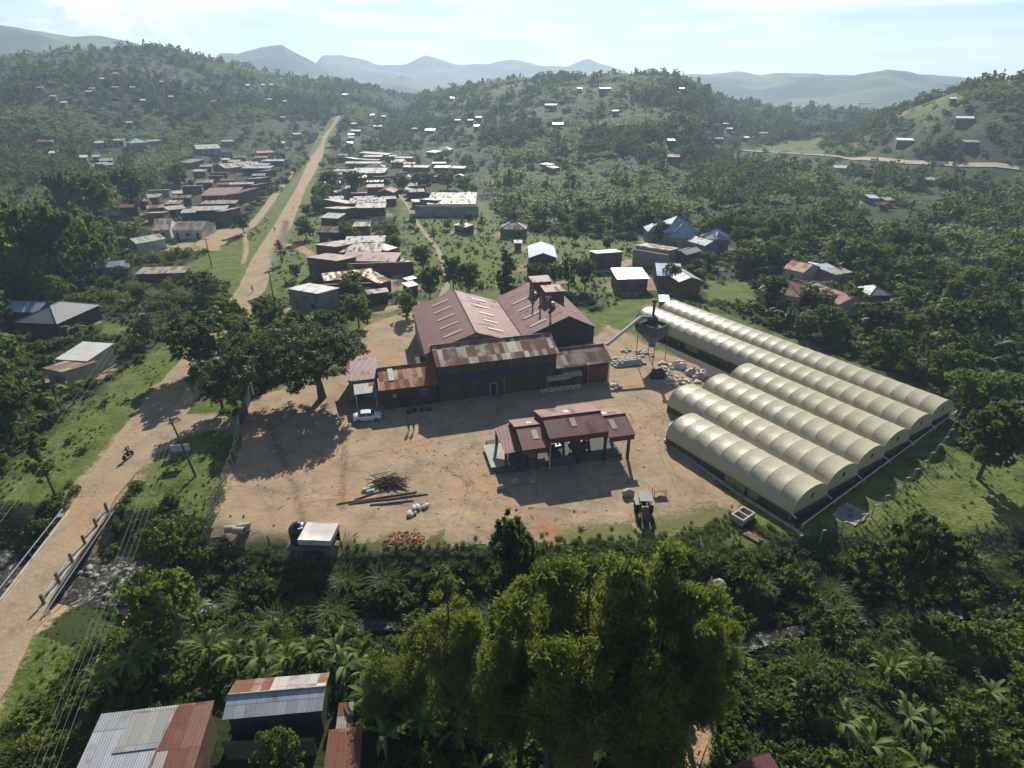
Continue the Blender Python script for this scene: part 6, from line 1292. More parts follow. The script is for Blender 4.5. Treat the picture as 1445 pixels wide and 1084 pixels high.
def motorbike_proto(name, label, grp=None):
    t = thing(name, label, 'motorbike', (0, 0, 0), 0, grp)
    for x in (-.62, .66):
        o = MB().lathe([(.22, -.05), (.28, -.05), (.30, 0), (.28, .05), (.22, .05)], 18).build('wheel', M['rubber'], t, True); o.rotation_euler = (PI / 2, 0, 0); o.location = (x, 0, .3); MB().lathe([(.02, -.05), (.07, -.04), (.07, .04), (.02, .05)], 10).build('hub', M['chrome'], o)
    m = MB(); m.tube([(-.62, .06, .3), (-.25, .06, .35), (.1, .05, .32), (.35, .03, .75)], .03, 5); m.tube([(-.62, -.06, .3), (-.25, -.06, .35), (.1, -.05, .32), (.35, -.03, .75)], .03, 5); m.tube([(.66, .07, .3), (.42, .05, .88)], .03, 5); m.tube([(.66, -.07, .3), (.42, -.05, .88)], .03, 5); m.tube([(-.7, 0, .7), (.35, 0, .74)], .03, 5); m.build('frame', M['darksteel'], t)
    m = MB(); m.box(-.0, 0, .38, .36, .24, .3); m.build('engine', M['steel'], t); m = MB(); lump(m, .18, 0, .78, .26, .14, .13, 3, 0, 0, 12, 8, .02); m.build('fuel_tank', plain('red_tank', (.22, .02, .02), .3), t, True)
    m = MB(); lump(m, -.35, 0, .78, .42, .14, .08, 4, 0, 0, 12, 8, .02); m.build('seat', M['black'], t, True)
    MB().tube([(.36, -.34, 1.0), (.42, 0, .92), (.36, .34, 1.0)], .02, 5).build('handlebar', M['chrome'], t); MB().lathe([(.02, -.05), (.09, 0), (.09, .08)], 12).build('headlight', M['chrome'], t).location = (.5, 0, .82)
    MB().tube([(-.1, .14, .26), (-.75, .16, .34)], .045, 7).build('exhaust', M['chrome'], t); MB().box(.66, 0, .62, .34, .12, .03).build('mudguard', M['black'], t); MB().box(-.68, 0, .64, .34, .13, .03).build('mudguard', M['black'], t)
    return t
# ------------------------------------------------------------------ people
def person(label, loc, rz, pose='stand', shirt='shirt_dark', legs='trousers', group=None, seed=0):
    rs = random.Random(seed); t = thing('person', label, 'person', loc, rz, group)
    J = []; E = []
    def add(p, r, par=None): J.append((p, r)); (E.append((par, len(J) - 1)) if par is not None else None); return len(J) - 1
    sit = pose == 'ride'; hz = .83 if sit else .92; lean = .12 if sit else .03; st = .16 if pose == 'walk' else .03
    pel = add((0, 0, hz), (.15, .11)); ab = add((lean * .4, 0, hz + .18), (.14, .10), pel); ch = add((lean, 0, hz + .38), (.17, .115), ab); nk = add((lean * 1.2, 0, hz + .55), (.055, .055), ch); hd = add((lean * 1.3 + .015, 0, hz + .66), (.085, .095), nk); tp = add((lean * 1.3, 0, hz + .77), (.07, .08), hd)
    for s in (-1, 1):
        sh = add((lean, s * .19, hz + .46), (.062, .06), ch)
        if sit: el, wr, dr = (lean + .22, s * .30, hz + .27), (lean + .44, s * .33, hz + .21), Vector((.9, 0, -.1))
        elif pose == 'walk': el, wr, dr = (lean - s * .10, s * .25, hz + .20), (lean - s * .02 + .08, s * .25, hz - .03), Vector((.2, 0, -1))
        else: el, wr, dr = (lean - .03, s * .25, hz + .19), (lean + .08, s * .24, hz - .04), Vector((.25, 0, -1))
        e_ = add(el, (.045, .045), sh); w_ = add(wr, (.032, .03), e_); hnd = add(tuple(Vector(wr) + dr.normalized() * .07), (.022, .036), w_)
        dn = dr.normalized()
        for f in range(4): o = (f - 1.5) * .018; add(tuple(Vector(wr) + dn * (.15 - abs(f - 1.3) * .012) + Vector((o * .9, -s * .012, -.01 if sit else 0)) + Vector((0, o * .3, 0))), (.008, .008), hnd)
        add(tuple(Vector(wr) + dn * .07 + Vector((.045, -s * .012, .01))), (.009, .009), w_)
        hp = add((0, s * .09, hz - .06), (.095, .095), pel)
        if sit: kn = add((.32, s * .17, hz - .14), (.068, .068), hp); an = add((.18, s * .19, hz - .53), (.042, .042), kn); add((.34, s * .2, hz - .57), (.038, .032), an)
        else: kn = add((s * st * .6 + .03, s * .10, hz - .46), (.062, .062), hp); an = add((s * st - (.05 if st > .1 else 0), s * .10, .08), (.042, .042), kn); add((s * st + .14, s * .11, .04), (.04, .03), an)
    me = bpy.data.meshes.new('body'); me.from_pydata([j[0] for j in J], E, []); o = bpy.data.objects.new('body', me); C.objects.link(o)
    md = o.modifiers.new('skin', 'SKIN'); md.use_smooth_shade = True
    for i, v in enumerate(me.skin_vertices[0].data): v.radius = J[i][1]; v.use_root = (i == 0)
    o.modifiers.new('sub', 'SUBSURF').levels = 1; bpy.context.view_layer.update(); dg = bpy.context.evaluated_depsgraph_get(); nm = bpy.data.meshes.new_from_object(o.evaluated_get(dg)); bpy.data.objects.remove(o)
    nm.materials.clear()
    for k in ('skin', shirt, legs, 'black'): nm.materials.append(M[k])
    for p in nm.polygons:
        c = p.center; z = c.z; armfar = abs(c.y) > .22 and z < hz + .24 and not (sit and z < hz - .02)
        p.material_index = 0 if z > hz + .52 or (armfar and (z < hz + .16 or sit)) else (1 if z > hz - .02 else (3 if z < .1 and not sit else 2)); p.use_smooth = True
    link('body', nm, t)
    m = MB(); lump(m, 0, 0, 0, .098, .088, .075, 7, 0, 0, 12, 8, .01); h = m.build('hair', M['hair'], t, True); h.location = (lean * 1.3 - .012, 0, hz + .765)
    return t
def people_and_bikes():
    m = motorbike_proto('motorbike', 'motorbike ridden by two people down the dirt road'); x, y = G(182, 646); m.location = (x, y, .05); a = R(-106); m.rotation_euler = (0, 0, a)
    d = Vector((math.cos(a), math.sin(a), 0)); p = Vector((x, y, .05)) 
    person('rider in a dark shirt steering the motorbike on the dirt road', tuple(p - d * .12), a, 'ride', 'shirt_dark', 'trousers', None, 1)
    person('passenger in a white shirt sitting behind the motorbike rider', tuple(p - d * .52), a, 'ride', 'shirt_white', 'trousers_tan', None, 2)
    k = copy_tree(m, (*G(581, 583), 0), R(40), 1, 'dark motorbike parked against the shaded wing wall, nearer the car'); k2 = copy_tree(m, (*G(601, 581), 0), R(20), 1, 'dark motorbike parked against the shaded wall, nearer the mill door')
    x, y = G(577, 609); person('person in a dark red top walking side by side across the sunny yard', (x, y, .03), R(-95), 'walk', 'shirt_maroon', 'trousers', None, 3)
    x, y = G(584, 608); person('person in a dark blue top walking beside the one in dark red', (x, y, .03), R(-100), 'walk', 'shirt_blue', 'trousers', None, 4)
    for i, (px, sh, lab) in enumerate((((388, 327), 'shirt_dark', 'person in dark clothes walking up the village street'), ((385, 377), 'shirt_white', 'person in a white top on the street edge near the leaning palm'), ((357, 413), 'shirt_maroon', 'person at the street side above the big spreading tree'), ((403, 436), 'shirt_dark', 'person standing by the wall of the tall cement shop'), ((361, 300), 'shirt_blue', 'person in blue on the track along the western shops'), ((372, 282), 'shirt_white', 'person in white on the track along the western shops'), ((508, 432), 'shirt_dark', 'person behind the maroon hip roof'), ((414, 297), 'shirt_dark', 'person on the street beside the row of bushes'))):
        x, y = at(*px); person(lab, (x, y, gz(x, y) + .04), R(80 + 40 * i), 'walk', sh, 'trousers_tan' if i % 2 else 'trousers', None, 10 + i)
# ------------------------------------------------------------------ fence, gate, sign, poles, cables, bridge
def fence(px, label, n, h=1.7, crank=0, mat='concrete', leaves=()):
    P = [G(*p) for p in px]; L = [0]
    for a, b in zip(P[:-1], P[1:]): L.append(L[-1] + math.dist(a, b))
    t = thing('wire_fence', label, 'fence', (*P[0], 0)); o = Vector((*P[0], 0)); wires = MB()
    pts = []
    for k in range(n):
        s = L[-1] * k / (n - 1); i = min(max(j for j in range(len(L)) if L[j] <= s + 1e-6), len(P) - 2); f = (s - L[i]) / (L[i + 1] - L[i]); pts.append(Vector((P[i][0] + (P[i + 1][0] - P[i][0]) * f, P[i][1] + (P[i + 1][1] - P[i][1]) * f, 0)) - o)
    for k, p in enumerate(pts):
        d = (pts[min(k + 1, n - 1)] - pts[max(k - 1, 0)]).normalized(); nn = Vector((-d.y, d.x, 0)) * crank; z = gz(*(p + o).xy)
        m = MB(); m.tube([(0, 0, -.4), (0, 0, h)] + ([tuple(nn * .4 + Vector((0, 0, h + .32)))] if crank else []), .075, 4); m.build('post', M[mat], t, False, (p.x, p.y, z))
        if k in leaves:
            for s in (-1, 1): MB().tube([(0, 0, h * .75), tuple(d * s * 1.3)], .05, 4).build('stay', M[mat], t, False, (p.x, p.y, z))
    for z in ([.3, .6, .9, 1.2, 1.5] if not crank else [.3, .7, 1.1, 1.5, 1.9]):
        wires.tube([(p.x, p.y, gz(*(p + o).xy) + z) for p in pts], .012, 3, 0, False)
    wires.build('wire_strands', M['wire'], t)
def cable(pts, r=.022, lab='', grp=None):
    """a wire hanging between points, with a little sag"""
    Q = []
    for a, b in zip(pts[:-1], pts[1:]):
        a, b = Vector(a), Vector(b); s = (b - a).length * .018
        for k in range(9 if (b is not pts[-1]) else 10): f = k / 9; Q.append(a.lerp(b, f) - Vector((0, 0, 4 * s * f * (1 - f))))
    Q.append(Vector(pts[-1])); o = MB().tube(Q, r, 4, 0, False).build('power_cable', M['wire']); tag(o, lab, 'cable', grp)
def utility_pole(px, h, label, arms=1, rz=0, lean=(0, 0), transformer=False):
    x, y = G(*px); t = thing('utility_pole', label, 'utility pole', (x, y, gz(x, y)), rz); MB().tube([(0, 0, -.5), (lean[0], lean[1], h)], [.16, .1], 8).build('pole', M['pole'], t)
    for k in range(arms):
        z = h - .25 - k * .8; c = MB().box(lean[0], lean[1], z, 1.8, .1, .12).build('crossarm', M['pole'], t)
        for s in (-.8, -.27, .27, .8): MB().lathe([(.03, 0), (.05, .05), (.03, .1), (.05, .15), (.02, .2)], 8).build('insulator', M['whitemetal'], c).location = (lean[0] + s, lean[1], z + .06)
    return t, Vector((x + lean[0], y + lean[1], gz(x, y) + h))
def street_things():
    fence([(338, 612), (332, 645), (320, 680), (306, 715), (289, 757)], 'concrete post fence with cranked tops along the roadside edge of the yard', 12, 2.0, 1)
    fence([(289, 757), (318, 770), (352, 776), (404, 783), (470, 788), (530, 787), (620, 783), (700, 780)], 'wire fence on short wooden posts along the lower edge of the yard', 18, 1.35, 0, 'wood', (10,))
    fence([(900, 776), (960, 773), (1040, 772), (1126, 768)], 'short stretch of wire fence on wooden posts below the tractor', 9, 1.35, 0, 'wood', (3,))
    fence([(1126, 768), (1175, 758), (1215, 742), (1262, 702), (1300, 665), (1332, 628), (1352, 590)], 'concrete post fence with cranked tops beyond the ends of the dryers', 17, 1.7, -1)
    # gate of sheet metal
    a = Vector((*G(339, 608), 0)); b = Vector((*G(357, 562), 0)); t = thing('yard_gate', 'tall blue grey sheet metal gate at the entrance of the yard', 'gate', tuple(a), math.atan2(b.y - a.y, b.x - a.x)); L = (b - a).length
    for i in range(2): MB().box(L * (.25 + .5 * i), .1 * i, 1.3, L * .48, .06, 2.3).build('gate_leaf', M['bluesheet'], t)
    for x in (-.15, L / 2, L + .15): MB().box(x, -.1, 1.3, .25, .25, 2.8).build('gate_post', M['cement'], t)
    # signboard on legs
    x, y = G(259, 650); t = thing('signboard', 'pale blue grey signboard on two legs at the road junction', 'sign', (x, y, 0), R(12)); MB().box(0, 0, 2.0, 2.3, .08, 1.0).build('board', M['lawnpaint'], t)
    for s in (-.9, .9): MB().tube([(s, .06, -.2), (s, .06, 2.4)], .05, 6).build('leg', M['steel'], t)
    # poles and cables
    p1, t1 = utility_pole((277, 672), 8.6, 'leaning wooden power pole behind the roadside signboard', 1, R(35), (-1.0, .8))
    p2, t2 = utility_pole((299, 377), 8, 'slim power pole on the grass beside the upper road', 1, R(35))
    p3, t3 = utility_pole((389, 437), 9, 'power pole at the street corner by the tall cement shop', 1, R(60))
    x, y = G(213, 487); t = thing('transformer_poles', 'twin leaning poles carrying a transformer between the roadside trees', 'utility pole', (x, y, 0), R(30))
    for s in (-1, 1): MB().tube([(s * .9, 0, -.4), (s * .75, 0, 8)], [.15, .1], 8).build('pole', M['pole'], t)
    MB().box(0, 0, 7.6, 3.0, .14, .14).build('crossarm', M['pole'], t); MB().box(0, 0, 5.2, 2.0, .9, .14).build('platform', M['steel'], t); MB().box(0, 0, 5.9, 1.0, .7, 1.1).build('transformer', M['steel'], t)
    for s in (-1.2, 0, 1.2): MB().lathe([(.05, 0), (.08, .1), (.05, .2), (.08, .3), (.03, .4)], 8).build('insulator', M['whitemetal'], t).location = (s, 0, 7.7)
    t4 = Vector((x, y, 7.9))
    def spread(n, w, a, b, z0=0):
        for k in range(n): o = (k - (n - 1) / 2) * w; yield [Vector(q) + Vector((o * .8, o * .5, 0)) for q in (a, b)]
    near = Vector((*G(40, 1084, 9.0), 9.0)); nb = near + (near - t1) * .8; nb.z = 9.0
    for q in spread(4, .52, nb, t1): cable([tuple(v) for v in q], .011, 'power cable of the four wire line running from the leaning pole past the bridge', 'four wire line near the bridge')
    for q in spread(4, .52, t1, t3): cable([tuple(v) for v in q], .011, 'power cable of the four wire line over the roadside trees to the street corner', 'four wire line over the trees')
    fa = Vector((*G(0, 690, 8.0), 8.0)); fb = t4 + (fa - t4) * 1.6; fb.z = 8
    for q in spread(3, 1.0, fb, t4): cable([tuple(v) for v in q], .015, 'power cable of the three wire line leading away from the transformer over the dark trees', 'three wire line over the dark trees')
    for q in spread(3, .7, t4, t2): cable([tuple(v) for v in q], .015, 'power cable of the three wire line between the transformer and the slim pole', 'three wire line by the road')
    far = Vector((*G(432, 262, 8), 8))
    for q in spread(3, .6, t3, far): cable([tuple(v) for v in q], .015, 'power cable along the village street', 'street cables')
    # bridge: deck sides and rails
    A = [Vector((*G(148, 722), 0)), Vector((*G(58, 853), 0))]; d = (A[1] - A[0]).normalized(); n = Vector((d.y, -d.x, 0)); n = n if n.x < 0 else -n
    yaw = math.atan2(d.y, d.x); L = (A[1] - A[0]).length; mid = (A[0] + A[1]) / 2
    t = thing('road_bridge', 'low concrete bridge carrying the dirt road over the stream', 'bridge', (mid.x, mid.y, 0), yaw); side = 1 if (Matrix.Rotation(-yaw, 3, 'Z') @ n).y > 0 else -1
    MB().box(0, side * 2.0, -.45, L, 4.3, .8).build('deck', M['concrete'], t)
    for s in (-1, 1): MB().box(s * (L / 2 + .2), side * 2.45, -1.7, .8, 5.6, 3.4).build('abutment', M['cement'], t)
    MB().box(0, -side * .22, -.12, L + 2, .3, .42).build('edge_beam', M['concrete'], t); MB().box(0, side * 4.2, -.12, L + 2, .3, .42).build('edge_beam', M['concrete'], t)
    for i in range(6): MB().box(-L / 2 + i * L / 5, -side * .3, .55, .22, .22, 1.3).build('guard_post', M['pole'], t)
    for i in (0, 2.9, 3.9): MB().box(-L / 2 + (i + .45) * L / 5, -side * .3, .72, L / 5 * .75, .06, .2).build('guard_rail', M['whitemetal'], t)
    MB().tube([(-L / 2 - 1, -side * 1.1, .15), (L / 2 + 2, -side * 1.1, .2)], .04, 6).build('side_pipe', M['rail'], t)
    for i in range(5): MB().tube([(-L / 2 + i * L / 4, side * 4.3, 0), (-L / 2 + i * L / 4, side * 4.3, .95)], .05, 5).build('rail_post', M['rail'], t)
    MB().tube([(-L / 2, side * 4.3, .95), (L / 2 + 1, side * 4.3, .95)], .06, 6).build('hand_rail', M['rail'], t)
    # stones in the stream
    for i in range(26):
        k = rnd.choice((3.2, 3.5, 4.0, 4.3, 4.6, 4.9, 2.2, 2.5)); i0 = int(k); f = k - i0 + rnd.uniform(-.2, .2); x = RIVER[i0][0] + (RIVER[i0 + 1][0] - RIVER[i0][0]) * f + rnd.uniform(-1, 1); y = RIVER[i0][1] + (RIVER[i0 + 1][1] - RIVER[i0][1]) * f + rnd.uniform(-2.3, 2.3); s = rnd.uniform(.25, .6)
        m = MB(); lump(m, 0, 0, 0, s, s * .8, s * .6, i, rnd.uniform(0, 3), 0, 9, 6, .1); o = m.build('river_stone', M['cement'], None, True); o.location = (x, y, -2.45); tag(o, 'grey stone in the white water below the road bridge', 'stone', 'stones in the stream')
def near_houses():
    # three tin roofed houses at the lower edge
    a = [(155, 1006), (291, 990)]; p = [Vector((*G(u, v, 3.4), 3.4)) for u, v in a]; d = p[1] - p[0]; yaw = math.atan2(d.y, d.x); L = d.length + 1.2; D = 8.2
    c = (p[0] + p[1]) / 2; nx = Vector((-math.sin(yaw), math.cos(yaw), 0)); o = c - nx * D / 2
    t = thing('house', 'patched tin roof, half shiny grey and half rust, at the lower edge near the bananas', 'house', (o.x, o.y, 0), yaw)
    w = MB(); walls(w, 's+', L, D, 2.7, .7); w.build('wall', M['mud'], t); r = MB(); r.slab([(-L / 2, -D / 2, 2.7), (L * .04, -D / 2, 2.7), (L * .18, D / 2, 3.4), (-L / 2, D / 2, 3.4)], .05); x = r.build('roof', M['tin_patch'], t); r = MB(); r.slab([(L * .04, -D / 2, 2.72), (L / 2, -D / 2, 2.72), (L / 2, D / 2, 3.42), (L * .18, D / 2, 3.42)], .05); r.build('rusty_roof', M['tin_redrust'], t)
    r = MB(); r.slab([(-L * .25, D * .12, 3.2), (L * .12, D * .12, 3.2), (L * .16, D / 2 - .2, 3.46), (-L * .2, D / 2 - .2, 3.46)], .03); r.build('pale_sheet', M['tin_white'], t)
    p = [Vector((*G(u, v, 3.0), 3.0)) for u, v in ((313, 1016), (455, 1003))]; d = p[1] - p[0]; yaw = math.atan2(d.y, d.x); L = d.length; D = 3.3; c = (p[0] + p[1]) / 2; nx = Vector((-math.sin(yaw), math.cos(yaw), 0)); o = c + nx * D / 2
    t = thing('house', 'house with a pale corrugated gable roof, one corner rusty, open to a dark yard', 'house', (o.x, o.y, 0), yaw); w = MB(); walls(w, 'gx', L, D, 3.0, .5); w.build('wall', M['darkwall'], t)
    r = MB(); r.slab([(-L / 2, -D / 2, 3.0), (L / 2, -D / 2, 3.0), (L / 2, 0, 3.5), (-L / 2, 0, 3.5)], .05); x = r.build('front_roof', M['tin_patch'], t); r = MB(); r.slab([(L / 2, D / 2, 3.0), (-L * .08, D / 2, 3.0), (-L * .08, 0, 3.5), (L / 2, 0, 3.5)], .05); r.build('back_roof', M['tin_white'], t); r = MB(); r.slab([(-L * .08, D / 2, 3.0), (-L / 2, D / 2, 3.0), (-L / 2, 0, 3.5), (-L * .08, 0, 3.5)], .05); r.build('rusty_roof', M['tin_redrust'], t)
    MB().tube([(-L / 2, 0, 3.53), (L / 2, 0, 3.53)], .09, 6).build('ridge_cap', M['tin_white'], t); MB().box(-1.2, -D / 2 + .28, 1.0, .95, .06, 2.0).build('door', M['shade_black'], t)
    for k, (A, B, D, e, rf, lab) in enumerate((((464, 1030), (512, 1024), 7.5, 2.8, 'tin_redrust', 'rusty brown tin roof hemmed in by banana leaves at the lower edge'), ((1000, 1092), (1085, 1062), 5, 3.0, 'maroon', 'corner of a dark red roof beside the bare footpath under the tall trees'), ((478, 992), (500, 990), 2.2, 2.2, 'tin_rust', 'small rusted lean to roof under the banana leaves'), ((770, 1040), (825, 1030), 4, 2.6, 'tin_rust', 'rusty shed roof sunk in deep shade under the tall trees'))):
        p = [Vector((*G(u, v, e), e)) for u, v in (A, B)]; d = p[1] - p[0]; yaw = math.atan2(d.y, d.x); L = d.length; c = (p[0] + p[1]) / 2; nx = Vector((-math.sin(yaw), math.cos(yaw), 0)); o = c - nx * D / 2
        t = thing('house', lab, 'house', (o.x, o.y, 0), yaw); w = MB(); walls(w, 's+', L, D, e - .5, .5); w.build('wall', M['mud'], t); r = MB(); r.slab([(-L / 2, -D / 2, e - .5), (L / 2, -D / 2, e - .5), (L / 2, D / 2, e), (-L / 2, D / 2, e)], .05); r.build('roof', M[rf], t); MB().box(0, -D / 2 + .26, .95, .9, .06, 1.9).build('door', M['doorwood'], t)
        HOUSERECT.append(([(o.x - L * .6, o.y - D * .6), (o.x + L * .6, o.y - D * .6), (o.x + L * .6, o.y + D * .6), (o.x - L * .6, o.y + D * .6)], o.x, o.y, L + D))
    a = G(300, 1000); b = G(262, 1090); HOUSERECT.append((GP([(120, 1000), (300, 975), (475, 975), (470, 1200), (100, 1200)], 2.0), *G(300, 1050), 16))
    m = MB(); x, y = G(385, 1068); m.box(0, 0, .8, 6.6, .22, 1.9); m.box(0, 0, 1.79, 6.7, .3, .1); o = m.build('courtyard_wall', M['mud']); o.location = (x, y, 0); o.rotation_euler = (0, 0, .05); tag(o, 'crumbling mud wall across the dark yard at the lower edge', 'wall')
# ------------------------------------------------------------------ planting
USED = set()
def plant(key, x, y, s=1.0, label=None, group=None, rz=None, cat=None, name=None):
    p = PROTO[key]; rz = rnd.uniform(0, 6.28) if rz is None else rz; loc = (x, y, gz(x, y))
    if key not in USED: USED.add(key); o = p; o.location = loc; o.rotation_euler = (0, 0, rz); o.scale = (s, s, s) if not isinstance(s, tuple) else s; tag(o, label, None, group)
    else: o = copy_tree(p, loc, rz, s, label, group)
    if group is None and 'group' in o: del o['group']
    return o
def acacia():
    x, y = G(455, 562); t = thing('spreading_tree', 'huge dark umbrella shaped tree spreading over the yard entrance', 'tree', (x, y, 0)); rs = random.Random(4); B = []
    cx, cy = -2.6, -.2
    for i in range(46):
        a = i * 2.399; q = math.sqrt((i + .5) / 46); bx, by = cx + 9.0 * q * math.cos(a), cy + 8.6 * q * math.sin(a); B.append((bx, by, 9.8 - 2.6 * q ** 2 + rs.uniform(-.7, .7), rs.uniform(1.7, 2.7), rs.uniform(1.7, 2.7), rs.uniform(.8, 1.3)))
    V, Fq, T = leafcloud(B, 38000, .30, 5, per=40, spread=.42, shell=.45); link('crown', nmesh('crown', V, Fq, M['leaf_acacia'], tint=T), t)
    m = MB(); m.tube([(0, 0, -.4), (-.2, .2, 2.2), (-.6, .5, 4.0)], [.75, .55, .5], 9, 0, False)
    for b in B[::2]: m.tube([(-.5, .4, 3.4), (b[0] * .45 - .3, b[1] * .45, 6.0 + rs.uniform(-.6, .6)), (b[0], b[1], b[2] - .3)], [.30, .18, .05], 6, 0, False)
    m.build('trunk', M['bark'], t, True)
TREES = [
 ('broad0', (32, 432), 283, 14, 'great billowing tree with lit top at the picture edge above the grey villa'), ('broad1', (95, 418), 286, 13, 'great dark tree between the billowing one and the blue grey house'), ('broad0', (138, 392), 296, 9, 'rounded tree with pale lit crown above the blue grey house'), ('broad1', (105, 318), 236, 13, 'dark massive tree west of the village, nearest the hill foot'), ('broad1', (150, 325), 240, 14, 'dark massive tree west of the village, brownish crowned'), ('broad1', (196, 305), 232, 12, 'dark massive tree beside the small tan roof'), ('broad0', (255, 268), 228, 10, 'mid green rounded tree among the western gardens'),  # key, base pixel, top pixel y, crown width m, label
 ('broad1', (286, 524), 445, 11.0, 'dark bushy tree leaning over the dirt road opposite the yard gate'), ('broad0', (330, 470), 415, 7, 'dark tree on the road verge above the bushy roadside tree'), ('broad2', (292, 425), 382, 7, 'dark tree beside the slim power pole'),
 ('broad1', (345, 330), 300, 5.5, 'round dark tree on the corner of the open lot'), ('slim0', (398, 372), 340, 4, 'ragged leaning palm like tree in the street'), ('broad0', (433, 338), 305, 6, 'round tree on the green verge east of the street'), ('broad3', (433, 305), 288, 5, 'low bushy tree between street and stepped shops'), ('broad1', (418, 395), 372, 3, 'small dark bush tree beside the brown red shop'),
 ('broad0', (492, 345), 313, 6, 'tree between the dark gabled house and the small garden house'), ('broad0', (497, 425), 385, 7.5, 'dark tree in front of the rusty courtyard house'), ('broad3', (507, 462), 415, 6.5, 'pale green tree beside the maroon hip roof'), ('broad2', (575, 448), 412, 4.5, 'small round tree throwing a round shadow on the dry ground'),
 ('broad1', (607, 425), 375, 5.5, 'tall dark tree beside the winding path behind the hall'), ('broad1', (598, 385), 345, 5, 'dark tree above the tall one on the winding path'), ('broad2', (640, 410), 362, 5, 'dark tree pair nearer the maroon hall roof, paler one'), ('broad1', (663, 418), 370, 5.5, 'dark tree pair nearer the maroon hall roof, darker one'), ('cyp0', (715, 426), 355, 5.0, 'tall dark conical tree behind the valley of the hall roofs'), ('broad1', (757, 415), 370, 5.5, 'dark tree with a thin bent trunk behind the hall'), ('broad2', (802, 408), 362, 4.5, 'slim dark tree between the blue barn and the brick block'), ('broad1', (825, 410), 365, 5, 'dark tree in front of the brick block'), ('broad0', (783, 400), 368, 5, 'dark tree in front of the blue white barn'),
 ('broad1', (502, 275), 240, 9, 'big dark round tree in front of the red roofed house'), ('broad0', (455, 292), 258, 9, 'broad dark tree on the street side of the village garden'), ('broad1', (470, 280), 240, 8, 'dark tree between the street and the red roofed house'), ('broad1', (568, 268), 245, 10, 'dark tree mass beside the path end'), ('broad1', (600, 272), 243, 11, 'widest dark tree behind the dazzling hall'), ('broad0', (632, 268), 238, 9, 'dark round tree in the far eastern row'), ('broad3', (655, 272), 248, 9, 'pale loose tree behind the dazzling hall'), ('broad0', (450, 300), 275, 6, 'bush tree on the verge above the stepped shops'),
 ('slim0', (653, 338), 305, 3, 'lone slender dark tree by the meadow hut'), ('slim1', (612, 340), 318, 3, 'thin small tree on the meadow beside the path'), ('slim1', (680, 322), 300, 4, 'pair of small trees at the outer corner of the dazzling hall'),
 ('broad1', (945, 405), 372, 4.5, 'small dark tree in front of the long blue grey house'), ('broad1', (932, 345), 312, 5, 'dark tree between the two blue pyramids'), ('broad1', (1085, 435), 388, 5.5, 'dark tree in front of the hip roofed bungalow'), ('broad0', (1150, 440), 405, 7, 'dark round tree between the two red bungalows'), ('broad1', (1115, 385), 355, 8, 'dark tree behind the orange roofed house'), ('slim0', (1200, 440), 385, 6, 'tall loose tree beside the second red bungalow'), ('broad1', (1235, 470), 425, 9, 'dark dense tree under the grey hip cottage'),
 ('broad1', (1380, 676), 566, 8.2, 'isolated dark dense tree on the field beyond the dryers fence'), ('broad1', (1288, 832), 737, 6.5, 'dark lobed tree at the edge of the lit field below the fence'),
 ('cyp1', (712, 845), 722, 3.4, 'dark narrow tree rising in front of the yard fence'), ('broad1', (732, 835), 730, 3.6, 'dark small crowned tree beside the narrow one by the fence'),
 ('broad3', (235, 900), 808, 6.5, 'bushy tree with yellow blossoms by the stream'), ('broad2', (405, 1100), 1030, 2.6, 'small leafy sapling in the dark courtyard at the lower edge')]
EUCS = [((640, 1000), 798, 5.5), ((665, 1020), 838, 4.6), ((600, 985), 868, 4), ((775, 1010), 765, 7.0), ((815, 1015), 760, 6.5), ((860, 1030), 738, 6.5), ((905, 1020), 742, 5.5), ((735, 1040), 800, 6.0), ((830, 1090), 830, 6.5), ((935, 1040), 795, 6), ((965, 1020), 800, 5), ((960, 1075), 850, 4.6), ((900, 1100), 850, 6), ((700, 1080), 880, 5), ((1000, 1010), 862, 3.6), ((770, 1110), 880, 6), ((550, 1010), 900, 4)]
def hgt_to(px, vtop):
    """height a thing standing at pixel px needs for its top to reach image row vtop"""
    x, y = at(*px); z0 = gz(x, y); b = (vtop - 542) / F; k = (b * cP + sP) / (cP - b * sP)   # z = HC - k*y along the mid plane
    return x, y, max(1.5, HC - k * y - z0)
